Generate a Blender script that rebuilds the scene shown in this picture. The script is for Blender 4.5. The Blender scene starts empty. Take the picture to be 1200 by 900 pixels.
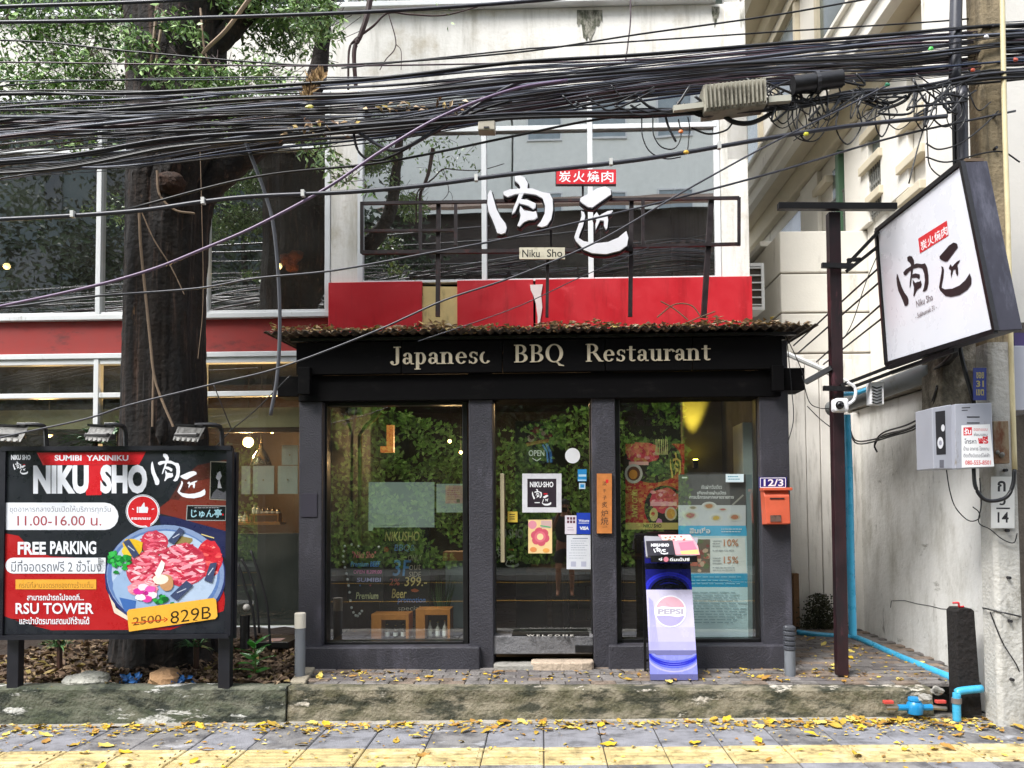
import bpy, math, random
from mathutils import Matrix, Vector
from math import radians, sin, cos, pi
random.seed(7)
S = bpy.context.scene
COL = S.collection

# ---------------------------------------------------------------- camera
FPX = 900.0
cam = bpy.data.cameras.new("camera"); camo = bpy.data.objects.new("camera", cam); COL.objects.link(camo)
cam.sensor_width = 36.0; cam.lens = FPX / 1200 * 36
AX, AY = 636.0, 560.0
cam.shift_x = -(AX - 600) / 1200; cam.shift_y = (AY - 450) / 1200
cam.clip_end = 400; cam.clip_start = 0.05
CP = Vector((0, 0, 1.65))
CR = Matrix.Rotation(radians(92.2), 4, 'X') @ Matrix.Rotation(radians(-0.45), 4, 'Z')
camo.matrix_world = Matrix.Translation(CP) @ CR
S.camera = camo
# ---------------------------------------------------------------- world and sun (overcast)
W = bpy.data.worlds.new("World"); S.world = W; W.use_nodes = True
nt = W.node_tree; bg = nt.nodes['Background']
sky = nt.nodes.new('ShaderNodeTexSky'); sky.sky_type = 'NISHITA'; sky.sun_disc = False
SUN_EL, SUN_AZ = radians(52), radians(226)
sky.sun_elevation = SUN_EL; sky.sun_rotation = SUN_AZ; sky.air_density = 1.0; sky.dust_density = 1.0
hs = nt.nodes.new('ShaderNodeHueSaturation'); hs.inputs['Saturation'].default_value = 0.35
nt.links.new(sky.outputs[0], hs.inputs['Color']); nt.links.new(hs.outputs[0], bg.inputs['Color'])
bg.inputs['Strength'].default_value = 0.15
sl = bpy.data.lights.new("sun", 'SUN'); sl.energy = 1.9; sl.angle = radians(24); sl.color = (1, .98, .95)
so = bpy.data.objects.new("sun", sl); COL.objects.link(so)
sd = Vector((sin(SUN_AZ) * cos(SUN_EL), cos(SUN_AZ) * cos(SUN_EL), sin(SUN_EL)))
so.rotation_euler = sd.to_track_quat('Z', 'Y').to_euler()
S.view_settings.view_transform = 'Standard'; S.view_settings.look = 'None'
S.view_settings.exposure = 1.75; S.view_settings.gamma = 1.0
S.cycles.max_bounces = 8; S.cycles.transparent_max_bounces = 24; S.cycles.use_denoising = True
S.cycles.caustics_reflective = False; S.cycles.caustics_refractive = False

# ---------------------------------------------------------------- frames and rays
WF = Matrix.Identity(4)
FF = Matrix.Translation((0, 6.72, 0)) @ Matrix.Rotation(radians(-1.45), 4, 'Z') @ Matrix.Translation((0, -6.72, 0))
def ray(px, py):
    return (CR.to_3x3() @ Vector(((px - AX) / FPX, (AY - py) / FPX, -1.0)))
def hit(px, py, p0, n, fr=FF):
    """the point of the plane (p0, n; in frame fr) on the sight line of the photograph's point px, py"""
    o = fr.inverted() @ CP; d = (fr.inverted().to_3x3() @ ray(px, py))
    n = Vector(n); t = (Vector(p0) - o).dot(n) / d.dot(n)
    return o + d * t
def pf(px, py, v, fr=FF): return hit(px, py, (0, v, 0), (0, 1, 0), fr)
def pw(px, py, v): return pf(px, py, v, WF)
def pg(px, py, z, fr=WF): return hit(px, py, (0, 0, z), (0, 0, 1), fr)
def U(px, v, py=595, fr=FF): return pf(px, py, v, fr).x
def Z(py, v, px=600, fr=FF): return pf(px, py, v, fr).z

# ---------------------------------------------------------------- materials
def lin(c):
    if isinstance(c, str):
        c = tuple(int(c[i:i + 2], 16) / 255 for i in (0, 2, 4))
        c = tuple(x / 12.92 if x <= .04045 else ((x + .055) / 1.055) ** 2.4 for x in c)
    return tuple(c) + (1.0,)
MATS = {}
def mat(name, c, rough=.6, metal=0, var=.12, scale=3, bump=0, bscale=40, stains=(), emit=0, spec=.5, island=None, local=False, coat=0, alpha=1):
    """stains: (colour, amount 0..1, (sx, sy, sz), softness) noise-shaped dirt over the base colour"""
    if name in MATS: return MATS[name]
    m = bpy.data.materials.new(name); m.use_nodes = True; t = m.node_tree; N = t.nodes; L = t.links
    b = N['Principled BSDF']; b.inputs['Roughness'].default_value = rough; b.inputs['Metallic'].default_value = metal
    b.inputs['Specular IOR Level'].default_value = spec
    if coat: b.inputs['Coat Weight'].default_value = coat
    c = lin(c)
    if local: g = N.new('ShaderNodeTexCoord'); P = g.outputs['Object']
    else: g = N.new('ShaderNodeNewGeometry'); P = g.outputs['Position']
    cur = None
    if island:
        gi = N.new('ShaderNodeNewGeometry'); r = N.new('ShaderNodeValToRGB'); r.color_ramp.interpolation = 'LINEAR'
        els = r.color_ramp.elements
        cs = [lin(x) for x in island]
        els[0].color = cs[0]; els[1].color = cs[-1]
        for i in range(1, len(cs) - 1): els.new(i / (len(cs) - 1)).color = cs[i]
        L.new(gi.outputs['Random Per Island'], r.inputs[0]); cur = r.outputs[0]
    if var > 0:
        n = N.new('ShaderNodeTexNoise'); n.inputs['Scale'].default_value = scale; n.inputs['Detail'].default_value = 6; n.inputs['Roughness'].default_value = .65
        L.new(P, n.inputs['Vector'])
        mr = N.new('ShaderNodeMapRange'); mr.inputs[1].default_value = .3; mr.inputs[2].default_value = .7
        mr.inputs[3].default_value = 1 - var; mr.inputs[4].default_value = 1 + var; L.new(n.outputs['Fac'], mr.inputs[0])
        mx = N.new('ShaderNodeVectorMath'); mx.operation = 'SCALE'
        if cur: L.new(cur, mx.inputs[0])
        else: mx.inputs[0].default_value = c[:3]
        L.new(mr.outputs[0], mx.inputs['Scale']); cur = mx.outputs[0]
        rr = N.new('ShaderNodeMapRange'); rr.inputs[1].default_value = .3; rr.inputs[2].default_value = .7
        rr.inputs[3].default_value = max(rough - .1, .03); rr.inputs[4].default_value = min(rough + .1, 1); L.new(n.outputs['Fac'], rr.inputs[0]); L.new(rr.outputs[0], b.inputs['Roughness'])
    for (sc, amt, (sx, sy, sz), soft) in stains:
        mp = N.new('ShaderNodeVectorMath'); mp.operation = 'MULTIPLY'; mp.inputs[1].default_value = (sx, sy, sz); L.new(P, mp.inputs[0])
        n = N.new('ShaderNodeTexNoise'); n.inputs['Scale'].default_value = 1; n.inputs['Detail'].default_value = 8; n.inputs['Roughness'].default_value = .7
        L.new(mp.outputs[0], n.inputs['Vector'])
        mr = N.new('ShaderNodeMapRange'); mr.interpolation_type = 'SMOOTHSTEP'
        e = .72 - .4 * amt; mr.inputs[1].default_value = e - soft; mr.inputs[2].default_value = e + soft; mr.inputs[3].default_value = 0; mr.inputs[4].default_value = .9
        L.new(n.outputs['Fac'], mr.inputs[0])
        mx = N.new('ShaderNodeMix'); mx.data_type = 'RGBA'
        L.new(mr.outputs[0], mx.inputs[0])
        if cur: L.new(cur, mx.inputs[6])
        else: mx.inputs[6].default_value = c
        mx.inputs[7].default_value = lin(sc); cur = mx.outputs[2]
    if cur: L.new(cur, b.inputs['Base Color'])
    else: b.inputs['Base Color'].default_value = c
    if bump:
        n = N.new('ShaderNodeTexNoise'); n.inputs['Scale'].default_value = bscale; n.inputs['Detail'].default_value = 5
        L.new(P, n.inputs['Vector'])
        bn = N.new('ShaderNodeBump'); bn.inputs['Strength'].default_value = bump; bn.inputs['Distance'].default_value = .02
        L.new(n.outputs['Fac'], bn.inputs['Height']); L.new(bn.outputs[0], b.inputs['Normal'])
    if emit:
        b.inputs['Emission Strength'].default_value = emit; b.inputs['Emission Color'].default_value = c
    MATS[name] = m; return m
def glass(name, tint, refl=.12, grime=.0, rough=.0):
    if name in MATS: return MATS[name]
    m = bpy.data.materials.new(name); m.use_nodes = True; t = m.node_tree; N = t.nodes; L = t.links
    N.remove(N['Principled BSDF']); out = N['Material Output']
    tr = N.new('ShaderNodeBsdfTransparent'); tr.inputs[0].default_value = lin(tint)
    gl = N.new('ShaderNodeBsdfGlossy'); gl.inputs['Roughness'].default_value = rough; gl.inputs['Color'].default_value = (1, 1, 1, 1)
    lw = N.new('ShaderNodeLayerWeight'); lw.inputs['Blend'].default_value = .5
    pw5 = N.new('ShaderNodeMath'); pw5.operation = 'POWER'; pw5.inputs[1].default_value = 4; L.new(lw.outputs['Facing'], pw5.inputs[0])
    ad = N.new('ShaderNodeMath'); ad.operation = 'MULTIPLY_ADD'; ad.use_clamp = True; ad.inputs[1].default_value = .8; ad.inputs[2].default_value = refl; L.new(pw5.outputs[0], ad.inputs[0])
    mx = N.new('ShaderNodeMixShader'); L.new(ad.outputs[0], mx.inputs[0]); L.new(tr.outputs[0], mx.inputs[1]); L.new(gl.outputs[0], mx.inputs[2])
    # uneven float glass
    g = N.new('ShaderNodeNewGeometry'); n = N.new('ShaderNodeTexNoise'); n.inputs['Scale'].default_value = 1.3; n.inputs['Detail'].default_value = 2; L.new(g.outputs['Position'], n.inputs['Vector'])
    bn = N.new('ShaderNodeBump'); bn.inputs['Strength'].default_value = .035; bn.inputs['Distance'].default_value = .02; L.new(n.outputs['Fac'], bn.inputs['Height']); L.new(bn.outputs[0], gl.inputs['Normal'])
    last = mx.outputs[0]
    if grime:
        df = N.new('ShaderNodeBsdfDiffuse'); df.inputs[0].default_value = lin('b8b4a6')
        n2 = N.new('ShaderNodeTexNoise'); n2.inputs['Scale'].default_value = 2.2; n2.inputs['Detail'].default_value = 8; L.new(g.outputs['Position'], n2.inputs['Vector'])
        mr = N.new('ShaderNodeMapRange'); mr.inputs[1].default_value = .35; mr.inputs[2].default_value = .8; mr.inputs[3].default_value = grime * .3; mr.inputs[4].default_value = grime * 1.6; L.new(n2.outputs['Fac'], mr.inputs[0])
        m2 = N.new('ShaderNodeMixShader'); L.new(mr.outputs[0], m2.inputs[0]); L.new(last, m2.inputs[1]); L.new(df.outputs[0], m2.inputs[2]); last = m2.outputs[0]
    L.new(last, out.inputs['Surface']); MATS[name] = m; return m

# ---------------------------------------------------------------- mesh building
class MB:
    def __init__(s): s.V = []; s.F = []; s.I = []
    def add(s, vs, fs, m=0):
        o = len(s.V); s.V += [tuple(v) for v in vs]
        for f in fs: s.F.append([o + i for i in f]); s.I.append(m)
        return s
    def box(s, x0, x1, y0, y1, z0, z1, m=0):
        if x0 > x1: x0, x1 = x1, x0
        if y0 > y1: y0, y1 = y1, y0
        if z0 > z1: z0, z1 = z1, z0
        return s.add([(x0, y0, z0), (x1, y0, z0), (x1, y1, z0), (x0, y1, z0), (x0, y0, z1), (x1, y0, z1), (x1, y1, z1), (x0, y1, z1)],
              [(0, 3, 2, 1), (4, 5, 6, 7), (0, 1, 5, 4), (1, 2, 6, 5), (2, 3, 7, 6), (3, 0, 4, 7)], m)
    def bar(s, p, q, w, h=None, m=0, up=(0, 0, 1)):
        p = Vector(p); q = Vector(q); h = h or w; d = (q - p).normalized(); up = Vector(up)
        if abs(d.dot(up)) > .95: up = Vector((0, 1, 0))
        a = d.cross(up).normalized() * w / 2; b = a.cross(d).normalized() * h / 2
        vs = [p - a - b, p + a - b, p + a + b, p - a + b, q - a - b, q + a - b, q + a + b, q - a + b]
        return s.add(vs, [(3, 2, 1, 0), (4, 5, 6, 7), (0, 1, 5, 4), (1, 2, 6, 5), (2, 3, 7, 6), (3, 0, 4, 7)], m)
    def tube(s, pts, r, n=6, m=0, r1=None, caps=True):
        pts = [Vector(p) for p in pts]; k = len(pts); o = len(s.V); ref = Vector((0, 0, 1)); rs = r if isinstance(r, (list, tuple)) else None
        for i, p in enumerate(pts):
            d = (pts[min(i + 1, k - 1)] - pts[max(i - 1, 0)]).normalized()
            rf = ref if abs(d.dot(ref)) < .9 else Vector((0, 1, 0))
            a = d.cross(rf).normalized(); b = a.cross(d)
            R = rs[i] if rs else (r if r1 is None else r + (r1 - r) * i / (k - 1))
            for j in range(n):
                t = 2 * pi * j / n; s.V.append(tuple(p + (a * cos(t) + b * sin(t)) * R))
        for i in range(k - 1):
            for j in range(n):
                s.F.append([o + i * n + j, o + i * n + (j + 1) % n, o + (i + 1) * n + (j + 1) % n, o + (i + 1) * n + j]); s.I.append(m)
        if caps:
            s.F.append([o + j for j in range(n)][::-1]); s.I.append(m)
            s.F.append([o + (k - 1) * n + j for j in range(n)]); s.I.append(m)
        return s
    def cyl(s, p, q, r, r1=None, n=16, m=0): return s.tube([p, q], r, n, m, r1 if r1 is not None else r)
    def prism(s, pts, y0, y1, m=0):
        """an outline in x, z given thickness along y"""
        n = len(pts); return s.add([(x, y0, z) for x, z in pts] + [(x, y1, z) for x, z in pts],
              [list(range(n))[::-1], [n + i for i in range(n)]] + [[i, (i + 1) % n, n + (i + 1) % n, n + i] for i in range(n)], m)
    def prismd(s, pts, d, m=0):
        """3-D outline pushed along d"""
        n = len(pts); d = Vector(d); pts = [Vector(p) for p in pts]
        return s.add(pts + [p + d for p in pts], [list(range(n))[::-1], [n + i for i in range(n)]] + [[i, (i + 1) % n, n + (i + 1) % n, n + i] for i in range(n)], m)
    def lathe(s, prof, c, n=20, m=0, axis='Z'):
        o = len(s.V); c = Vector(c)
        for r, h in prof:
            for j in range(n):
                t = 2 * pi * j / n
                v = Vector((r * cos(t), r * sin(t), h)) if axis == 'Z' else Vector((r * cos(t), -h, r * sin(t)))
                s.V.append(tuple(c + v))
        k = len(prof)
        for i in range(k - 1):
            for j in range(n):
                s.F.append([o + i * n + j, o + i * n + (j + 1) % n, o + (i + 1) * n + (j + 1) % n, o + (i + 1) * n + j]); s.I.append(m)
        s.F.append([o + j for j in range(n)][::-1]); s.I.append(m); s.F.append([o + (k - 1) * n + j for j in range(n)]); s.I.append(m)
        return s
    def blob(s, c, r, nu=10, nv=7, jit=.15, m=0, rnd=random):
        c = Vector(c); o = len(s.V); rx, ry, rz = r if isinstance(r, (tuple, list)) else (r, r, r)
        s.V.append(tuple(c + Vector((0, 0, rz))))
        for i in range(1, nv):
            ph = pi * i / nv
            for j in range(nu):
                t = 2 * pi * j / nu; k = 1 + rnd.uniform(-jit, jit)
                s.V.append(tuple(c + Vector((rx * sin(ph) * cos(t) * k, ry * sin(ph) * sin(t) * k, rz * cos(ph) * k))))
        s.V.append(tuple(c - Vector((0, 0, rz)))); last = len(s.V) - 1
        for j in range(nu):
            s.F.append([o, o + 1 + j, o + 1 + (j + 1) % nu]); s.I.append(m)
            s.F.append([last, last - nu + (j + 1) % nu, last - nu + j]); s.I.append(m)
        for i in range(nv - 2):
            for j in range(nu):
                a = o + 1 + i * nu; s.F.append([a + j, a + nu + j, a + nu + (j + 1) % nu, a + (j + 1) % nu]); s.I.append(m)
        return s
    def leaf(s, c, L, w, d, nrm, m=0, bend=.15):
        c = Vector(c); d = Vector(d).normalized(); nrm = Vector(nrm); a = d.cross(nrm)
        if a.length < 1e-4: a = d.cross(Vector((.3, .5, .8)))
        a.normalize(); n = a.cross(d)
        return s.add([c, c + d * L * .45 + a * w / 2 + n * L * bend, c + d * L, c + d * L * .45 - a * w / 2 + n * L * bend], [(0, 1, 2, 3)] if abs(bend) < .02 else [(0, 1, 2), (0, 2, 3)], m)
def mesh_of(mb, name, mats, base=(0, 0, 0), smooth=False):
    me = bpy.data.meshes.new(name); bx, by, bz = base
    me.from_pydata([(x - bx, y - by, z - bz) for x, y, z in mb.V], [], mb.F)
    if not isinstance(mats, (list, tuple)): mats = [mats]
    for m in mats: me.materials.append(m)
    me.polygons.foreach_set('material_index', mb.I)
    if smooth: me.polygons.foreach_set('use_smooth', [True] * len(me.polygons))
    me.validate(); me.update(); return me
BASE = {}
def thing(name, label, cat, base=(0, 0, 0), fr=FF, group=None, kind=None):
    o = bpy.data.objects.new(name, None); COL.objects.link(o); o.empty_display_size = .2
    o.matrix_world = fr @ Matrix.Translation(base); BASE[o.name] = tuple(base)
    tag(o, label, cat, group, kind); return o
def tag(o, label=None, cat=None, group=None, kind=None):
    if label: o['label'] = label
    if cat: o['category'] = cat
    if group: o['group'] = group
    if kind: o['kind'] = kind
    return o
def part(mb, name, mats, parent, smooth=False, bevel=0, label=None, kind=None):
    b = BASE[parent.name]
    o = bpy.data.objects.new(name, mesh_of(mb, name, mats, b, smooth)); COL.objects.link(o); o.parent = parent; BASE[o.name] = b
    if bevel: bv = o.modifiers.new('bevel', 'BEVEL'); bv.width = bevel; bv.segments = 2; bv.limit_method = 'ANGLE'
    if smooth and not bevel: sm(o)
    if label: o['label'] = label
    if kind: o['kind'] = kind
    return o
def sm(o):
    me = o.data
    try: me.set_sharp_from_angle(angle=radians(40))
    except Exception: pass
def single(mb, name, mats, label, cat, fr=FF, base=(0, 0, 0), group=None, kind=None, smooth=False, bevel=0):
    o = bpy.data.objects.new(name, mesh_of(mb, name, mats, base, smooth)); COL.objects.link(o); o.matrix_world = fr @ Matrix.Translation(base); BASE[o.name] = tuple(base)
    if bevel: bv = o.modifiers.new('bevel', 'BEVEL'); bv.width = bevel; bv.segments = 2; bv.limit_method = 'ANGLE'
    if smooth and not bevel: sm(o)
    return tag(o, label, cat, group, kind)
def struct(mb, name, mats, fr=FF, kind='structure', smooth=False, bevel=0): return single(mb, name, mats, None, None, fr, kind=kind, smooth=smooth, bevel=bevel)
def piece(me, name, parent, loc, rot=(0, 0, 0), scale=(1, 1, 1)):
    b = BASE[parent.name]; o = bpy.data.objects.new(name, me); COL.objects.link(o); o.parent = parent
    o.location = Vector(loc) - Vector(b); o.rotation_euler = rot; o.scale = scale; BASE[o.name] = tuple(loc); return o
def dup(root, loc, fr=FF, rotz=0, label=None):
    r = root.copy(); COL.objects.link(r); r.matrix_world = fr @ Matrix.Translation(loc) @ Matrix.Rotation(rotz, 4, 'Z'); BASE[r.name] = tuple(loc)
    if label: r['label'] = label
    for ch in list(root.children):
        c = ch.copy(); COL.objects.link(c); c.parent = r
        for g in ch.children:
            d = g.copy(); COL.objects.link(d); d.parent = c
    return r
def spline(P, k=8):
    P = [Vector(p) for p in P]
    if len(P) < 3: return [P[0].lerp(P[-1], i / k) for i in range(k + 1)]
    P2 = [P[0] * 2 - P[1]] + P + [P[-1] * 2 - P[-2]]; out = []
    for i in range(1, len(P2) - 2):
        a, b, c, d = P2[i - 1:i + 3]
        for j in range(k):
            t = j / k; out.append(.5 * ((2 * b) + (c - a) * t + (2 * a - 5 * b + 4 * c - d) * t * t + (3 * b - a - 3 * c + d) * t ** 3))
    out.append(P[-1]); return out
# ---------------------------------------------------------------- flat print: text and shapes laid on a plane
TX = {}
def text2d(s, bold=0.0):
    k = (s, bold)
    if k not in TX:
        c = bpy.data.curves.new('t', 'FONT'); c.body = s; c.size = 1; c.offset = bold; c.resolution_u = 3; c.fill_mode = 'FRONT'
        o = bpy.data.objects.new('t', c); COL.objects.link(o); dg = bpy.context.evaluated_depsgraph_get()
        me = bpy.data.meshes.new_from_object(o.evaluated_get(dg)); bpy.data.objects.remove(o); bpy.data.curves.remove(c)
        V = [(v.co.x, v.co.y) for v in me.vertices]; F = [list(p.vertices) for p in me.polygons]; bpy.data.meshes.remove(me)
        x0 = min(v[0] for v in V); x1 = max(v[0] for v in V); y0 = min(v[1] for v in V); y1 = max(v[1] for v in V)
        TX[k] = ([((x - x0) / (x1 - x0), (y - y0) / (y1 - y0)) for x, y in V], F)
    return TX[k]
class Print(MB):
    """flat print on the plane (p0, n) of frame fr; shapes are given where the photograph shows them"""
    def __init__(s, p0, n, fr=FF, step=.00012):
        super().__init__(); s.p0 = Vector(p0); s.n = Vector(n).normalized(); s.fr = fr; s.k = 0; s.step = step; s.mats = []
    def mi(s, m):
        if m not in s.mats: s.mats.append(m)
        return s.mats.index(m)
    def at(s, x, y): return hit(x, y, s.p0, s.n, s.fr) + s.n * s.step * s.k
    def poly(s, pts, m, up=True):
        if up: s.k += 1
        return s.add([s.at(*p) for p in pts], [list(range(len(pts)))], s.mi(m))
    def rect(s, x0, y0, x1, y1, m, up=True): return s.poly([(x0, y1), (x1, y1), (x1, y0), (x0, y0)], m, up)
    def oval(s, cx, cy, rx, ry, m, n=24, a0=0, a1=2 * pi, up=True, jit=0):
        return s.poly([(cx + rx * cos(a0 + (a1 - a0) * i / n) * (1 + random.uniform(-jit, jit)), cy + ry * sin(a0 + (a1 - a0) * i / n) * (1 + random.uniform(-jit, jit))) for i in range(n if a1 - a0 > 6.2 else n + 1)], m, up)
    def ring(s, cx, cy, rx, ry, w, m, n=28, a0=0, a1=2 * pi, up=True):
        if up: s.k += 1
        k = n + 1; A = [a0 + (a1 - a0) * i / n for i in range(k)]
        return s.add([s.at(cx + rx * cos(a), cy + ry * sin(a)) for a in A] + [s.at(cx + (rx - w) * cos(a), cy + (ry - w) * sin(a)) for a in A], [[i, i + 1, k + i + 1, k + i] for i in range(n)], s.mi(m))
    def pill(s, x0, y0, x1, y1, m, left=True):
        r = (y1 - y0) / 2; cy = (y0 + y1) / 2
        p = [(x1 - r + r * sin(a * pi / 8), cy - r * cos(a * pi / 8)) for a in range(9)]
        p += [(x0 + r - r * sin(a * pi / 8), cy + r * cos(a * pi / 8)) for a in range(9)] if left else [(x0, y1), (x0, y0)]
        return s.poly(p, m)
    def line(s, pts, w, m, up=True):
        if up: s.k += 1
        for (xa, ya), (xb, yb) in zip(pts, pts[1:]):
            l = math.hypot(xb - xa, yb - ya) or 1; nx, ny = -(yb - ya) / l * w / 2, (xb - xa) / l * w / 2
            s.add([s.at(xa + nx, ya + ny), s.at(xb + nx, yb + ny), s.at(xb - nx, yb - ny), s.at(xa - nx, ya - ny)], [(0, 1, 2, 3)], s.mi(m))
    def txt(s, t, x0, y0, x1, y1, m, bold=0.0, slope=0, lean=0):
        V, F = text2d(t, bold); s.k += 1
        w, h = x1 - x0, y1 - y0
        return s.add([s.at(x0 + u * w + lean * v * h, y1 - v * h + slope * u * w) for u, v in V], F, s.mi(m))
    def lines(s, x0, y0, x1, n, dy, m, w=.8, up=True):
        """rows of unreadably small print"""
        if up: s.k += 1
        for i in range(n):
            x = x0; e = x1 - random.uniform(0, .25) * (x1 - x0)
            while x < e:
                l = random.uniform(.05, .16) * (x1 - x0); s.rect(x, y0 + i * dy - w / 2, min(x + l, e), y0 + i * dy + w / 2, m, up=False); x += l + .025 * (x1 - x0)
    def logo(s, x0, y0, x1, y1, m, which='both', slope=0, fx=None):
        """the two brush characters, fitted to the box"""
        X0, Y0, X1, Y1 = {'both': (158, 135, 980, 596), 'a': (158, 135, 541, 478), 'b': (665, 200, 980, 596)}[which]
        s.k += 1
        for part_, pts in LOGO:
            if which != 'both' and part_ != which: continue
            P = [((x - X0) / (X1 - X0), (y - Y0) / (Y1 - Y0)) for x, y in pts]
            s.add([s.at(*(fx(u, v) if fx else (x0 + u * (x1 - x0), y0 + v * (y1 - y0) + slope * u * (x1 - x0)))) for u, v in P], [list(range(len(P)))], s.mi(m)); s.k += .1
LOGO = [('a', [(172, 222), (160, 250), (157, 300), (164, 345), (185, 390), (205, 440), (215, 472), (240, 478), (262, 470), (270, 440), (262, 415), (235, 380), (210, 330), (190, 260), (180, 225)]),
        ('a', [(318, 140), (345, 135), (375, 148), (393, 180), (390, 215), (370, 240), (345, 290), (318, 350), (300, 362), (310, 325), (330, 280), (345, 235), (350, 200), (340, 185), (318, 165)]),
        ('a', [(250, 232), (285, 218), (340, 214), (420, 212), (480, 235), (520, 240), (538, 275), (541, 335), (530, 390), (505, 428), (475, 438), (448, 430), (470, 405), (492, 360), (494, 310), (480, 270), (440, 248), (380, 240), (320, 245), (275, 262), (252, 250)]),
        ('a', [(345, 275), (390, 278), (440, 300), (438, 322), (425, 332), (395, 312), (345, 300)]),
        ('a', [(350, 315), (375, 345), (400, 345), (425, 350), (442, 345), (450, 380), (430, 395), (395, 398), (370, 410), (345, 435), (332, 430), (345, 400), (352, 370), (345, 340)]),
        ('b', [(700, 268), (740, 245), (800, 210), (845, 200), (875, 215), (880, 245), (855, 262), (800, 300), (770, 322), (745, 320), (715, 300), (698, 285)]),
        ('b', [(705, 342), (722, 352), (728, 375), (715, 430), (695, 480), (690, 500), (720, 520), (790, 532), (860, 525), (920, 500), (968, 460), (980, 500), (972, 545), (930, 575), (850, 595), (770, 590), (720, 570), (675, 520), (665, 495), (680, 450), (700, 395), (708, 370)]),
        ('b', [(775, 375), (795, 350), (810, 372), (830, 360), (860, 345), (890, 340), (880, 355), (858, 370), (862, 395), (858, 440), (850, 452), (838, 430), (838, 400), (815, 398), (800, 430), (790, 452), (788, 420), (795, 395), (780, 385)])]
def printed(pr, name, parent, label=None): return part(pr, name, pr.mats, parent, label=label)
# ================================================================ palette
conc = mat('concrete', '8e8b84', .85, var=.18, scale=4, bump=.5, bscale=60, stains=[('4c4a44', .35, (3, 3, 1.2), .06)])
wallb = mat('old_white_plaster', 'dcd9d2', .8, var=.05, scale=2, bump=.2, bscale=30, stains=[('a5a194', .3, (5, 5, .6), .16), ('a89c84', .2, (1.5, 1.5, 1.5), .12), ('6c6a5a', .08, (3.5, 3.5, .6), .08)])
white = mat('white_frame', 'd4d6d6', .45, var=.05, stains=[('8d8c86', .12, (9, 9, 2), .08)])
steel = mat('dark_steel', '241c1e', .5, metal=.2, var=.35, scale=9, stains=[('4a2420', .3, (9, 9, 5), .08)])
blk = mat('black_paint', '100f11', .4, var=.25, scale=5, bump=.1)
pgrey = mat('purple_grey_render', '2f2e35', .62, var=.16, scale=5, bump=.35, bscale=70, stains=[('4a4852', .3, (3, 3, 1), .1), ('2a292e', .2, (6, 6, 1), .1)])
red = mat('red_panel', 'b8202a', .38, var=.07, scale=3, stains=[('8a1218', .22, (6, 6, .8), .14), ('d04a50', .12, (3, 3, 5), .1)])
redd = mat('faded_red_render', '8c2620', .7, var=.12, scale=4, stains=[('4a1a16', .25, (2, 2, 5), .1)])
dark = mat('dark_room', '0c0b0c', .8, var=.3)
wood = mat('light_wood', 'a8703c', .5, var=.2, scale=12)
brown = mat('brown_wood', '3a2115', .5, var=.3, scale=8)
bronze = mat('warm_brown_wall', '2a1810', .6, var=.3, scale=3)
paper = mat('white_paper', 'd9dcdf', .6, var=.03)
bwhite = mat('bright_white', 'e6e6e8', .5, var=.02)
rubber = mat('cable_black', '0e0e11', .42, var=.2, scale=20)
rubber2 = mat('cable_grey', '33343c', .4, var=.2, scale=20)
rubber3 = mat('cable_plum', '3c2630', .4, var=.2, scale=20)
pvc = mat('blue_pvc', '3f9ec4', .3, var=.08, scale=12, stains=[('5b7078', .15, (7, 7, 7), .05)])
g_main = glass('window_glass', '9fb0ac', .6, .03, .012)
g_shop = glass('shop_glass', 'eaf0ea', .19, .02)
g_low = glass('dusty_glass', 'd4d8c8', .15, .06)

# ================================================================ ground, pavement, kerb
g = MB(); g.add([(-90, -60, -.3), (90, -60, -.3), (90, 60, -.3), (-90, 60, -.3)], [(0, 1, 2, 3)])
struct(g, 'ground', mat('ground_soil', '5a564e', .9, bump=.4), WF)
g = MB(); g.box(-30, 30, 3.3, 6.2, -.035, -.012); pav = struct(g, 'pavement', mat('pavement_bed', '3c3935', .95, bump=.4), WF)
slabm = [mat('grey_slab', '7e7c7b', .8, var=.2, scale=5, bump=.45, bscale=90, stains=[('454447', .5, (4, 4, 4), .12), ('a5a5a8', .3, (3, 5, 3), .06)]),
         mat('grey_slab_pale', '838388', .78, var=.2, scale=6, bump=.45, bscale=90, stains=[('505052', .38, (4, 6, 4), .12)])]
ylw = mat('yellow_tile', 'b8a472', .75, var=.22, scale=7, bump=.35, bscale=80, stains=[('6e5f3c', .38, (7, 12, 7), .1), ('cdbf94', .4, (3, 5, 3), .08)])
def slabmesh(w, d, m, ridges=0):
    b = MB(); c = .006
    b.add([(-w/2, -d/2, -.03), (w/2, -d/2, -.03), (w/2, d/2, -.03), (-w/2, d/2, -.03), (-w/2, -d/2, -c), (w/2, -d/2, -c), (w/2, d/2, -c), (-w/2, d/2, -c),
           (-w/2+c, -d/2+c, 0), (w/2-c, -d/2+c, 0), (w/2-c, d/2-c, 0), (-w/2+c, d/2-c, 0)],
          [(0,1,5,4),(1,2,6,5),(2,3,7,6),(3,0,4,7),(4,5,9,8),(5,6,10,9),(6,7,11,10),(7,4,8,11),(8,9,10,11)])
    for i in range(ridges):
        y = -d/2 + d*(i+.5)/ridges
        b.add([(-w/2+.03, y-.016, .0005), (w/2-.03, y-.016, .0005), (w/2-.03, y-.009, .008), (-w/2+.03, y-.009, .008), (w/2-.03, y+.009, .008), (-w/2+.03, y+.009, .008), (w/2-.03, y+.016, .0005), (-w/2+.03, y+.016, .0005)],
              [(0,1,2,3),(3,2,4,5),(5,4,6,7)])
    return mesh_of(b, 'slab', m)
rows = [(5.362, 5.925, 0), (5.0, 5.354, 1), (4.59, 4.992, 0), (4.18, 4.582, 0), (3.77, 4.172, 0), (3.46, 3.762, 0)]
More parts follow.
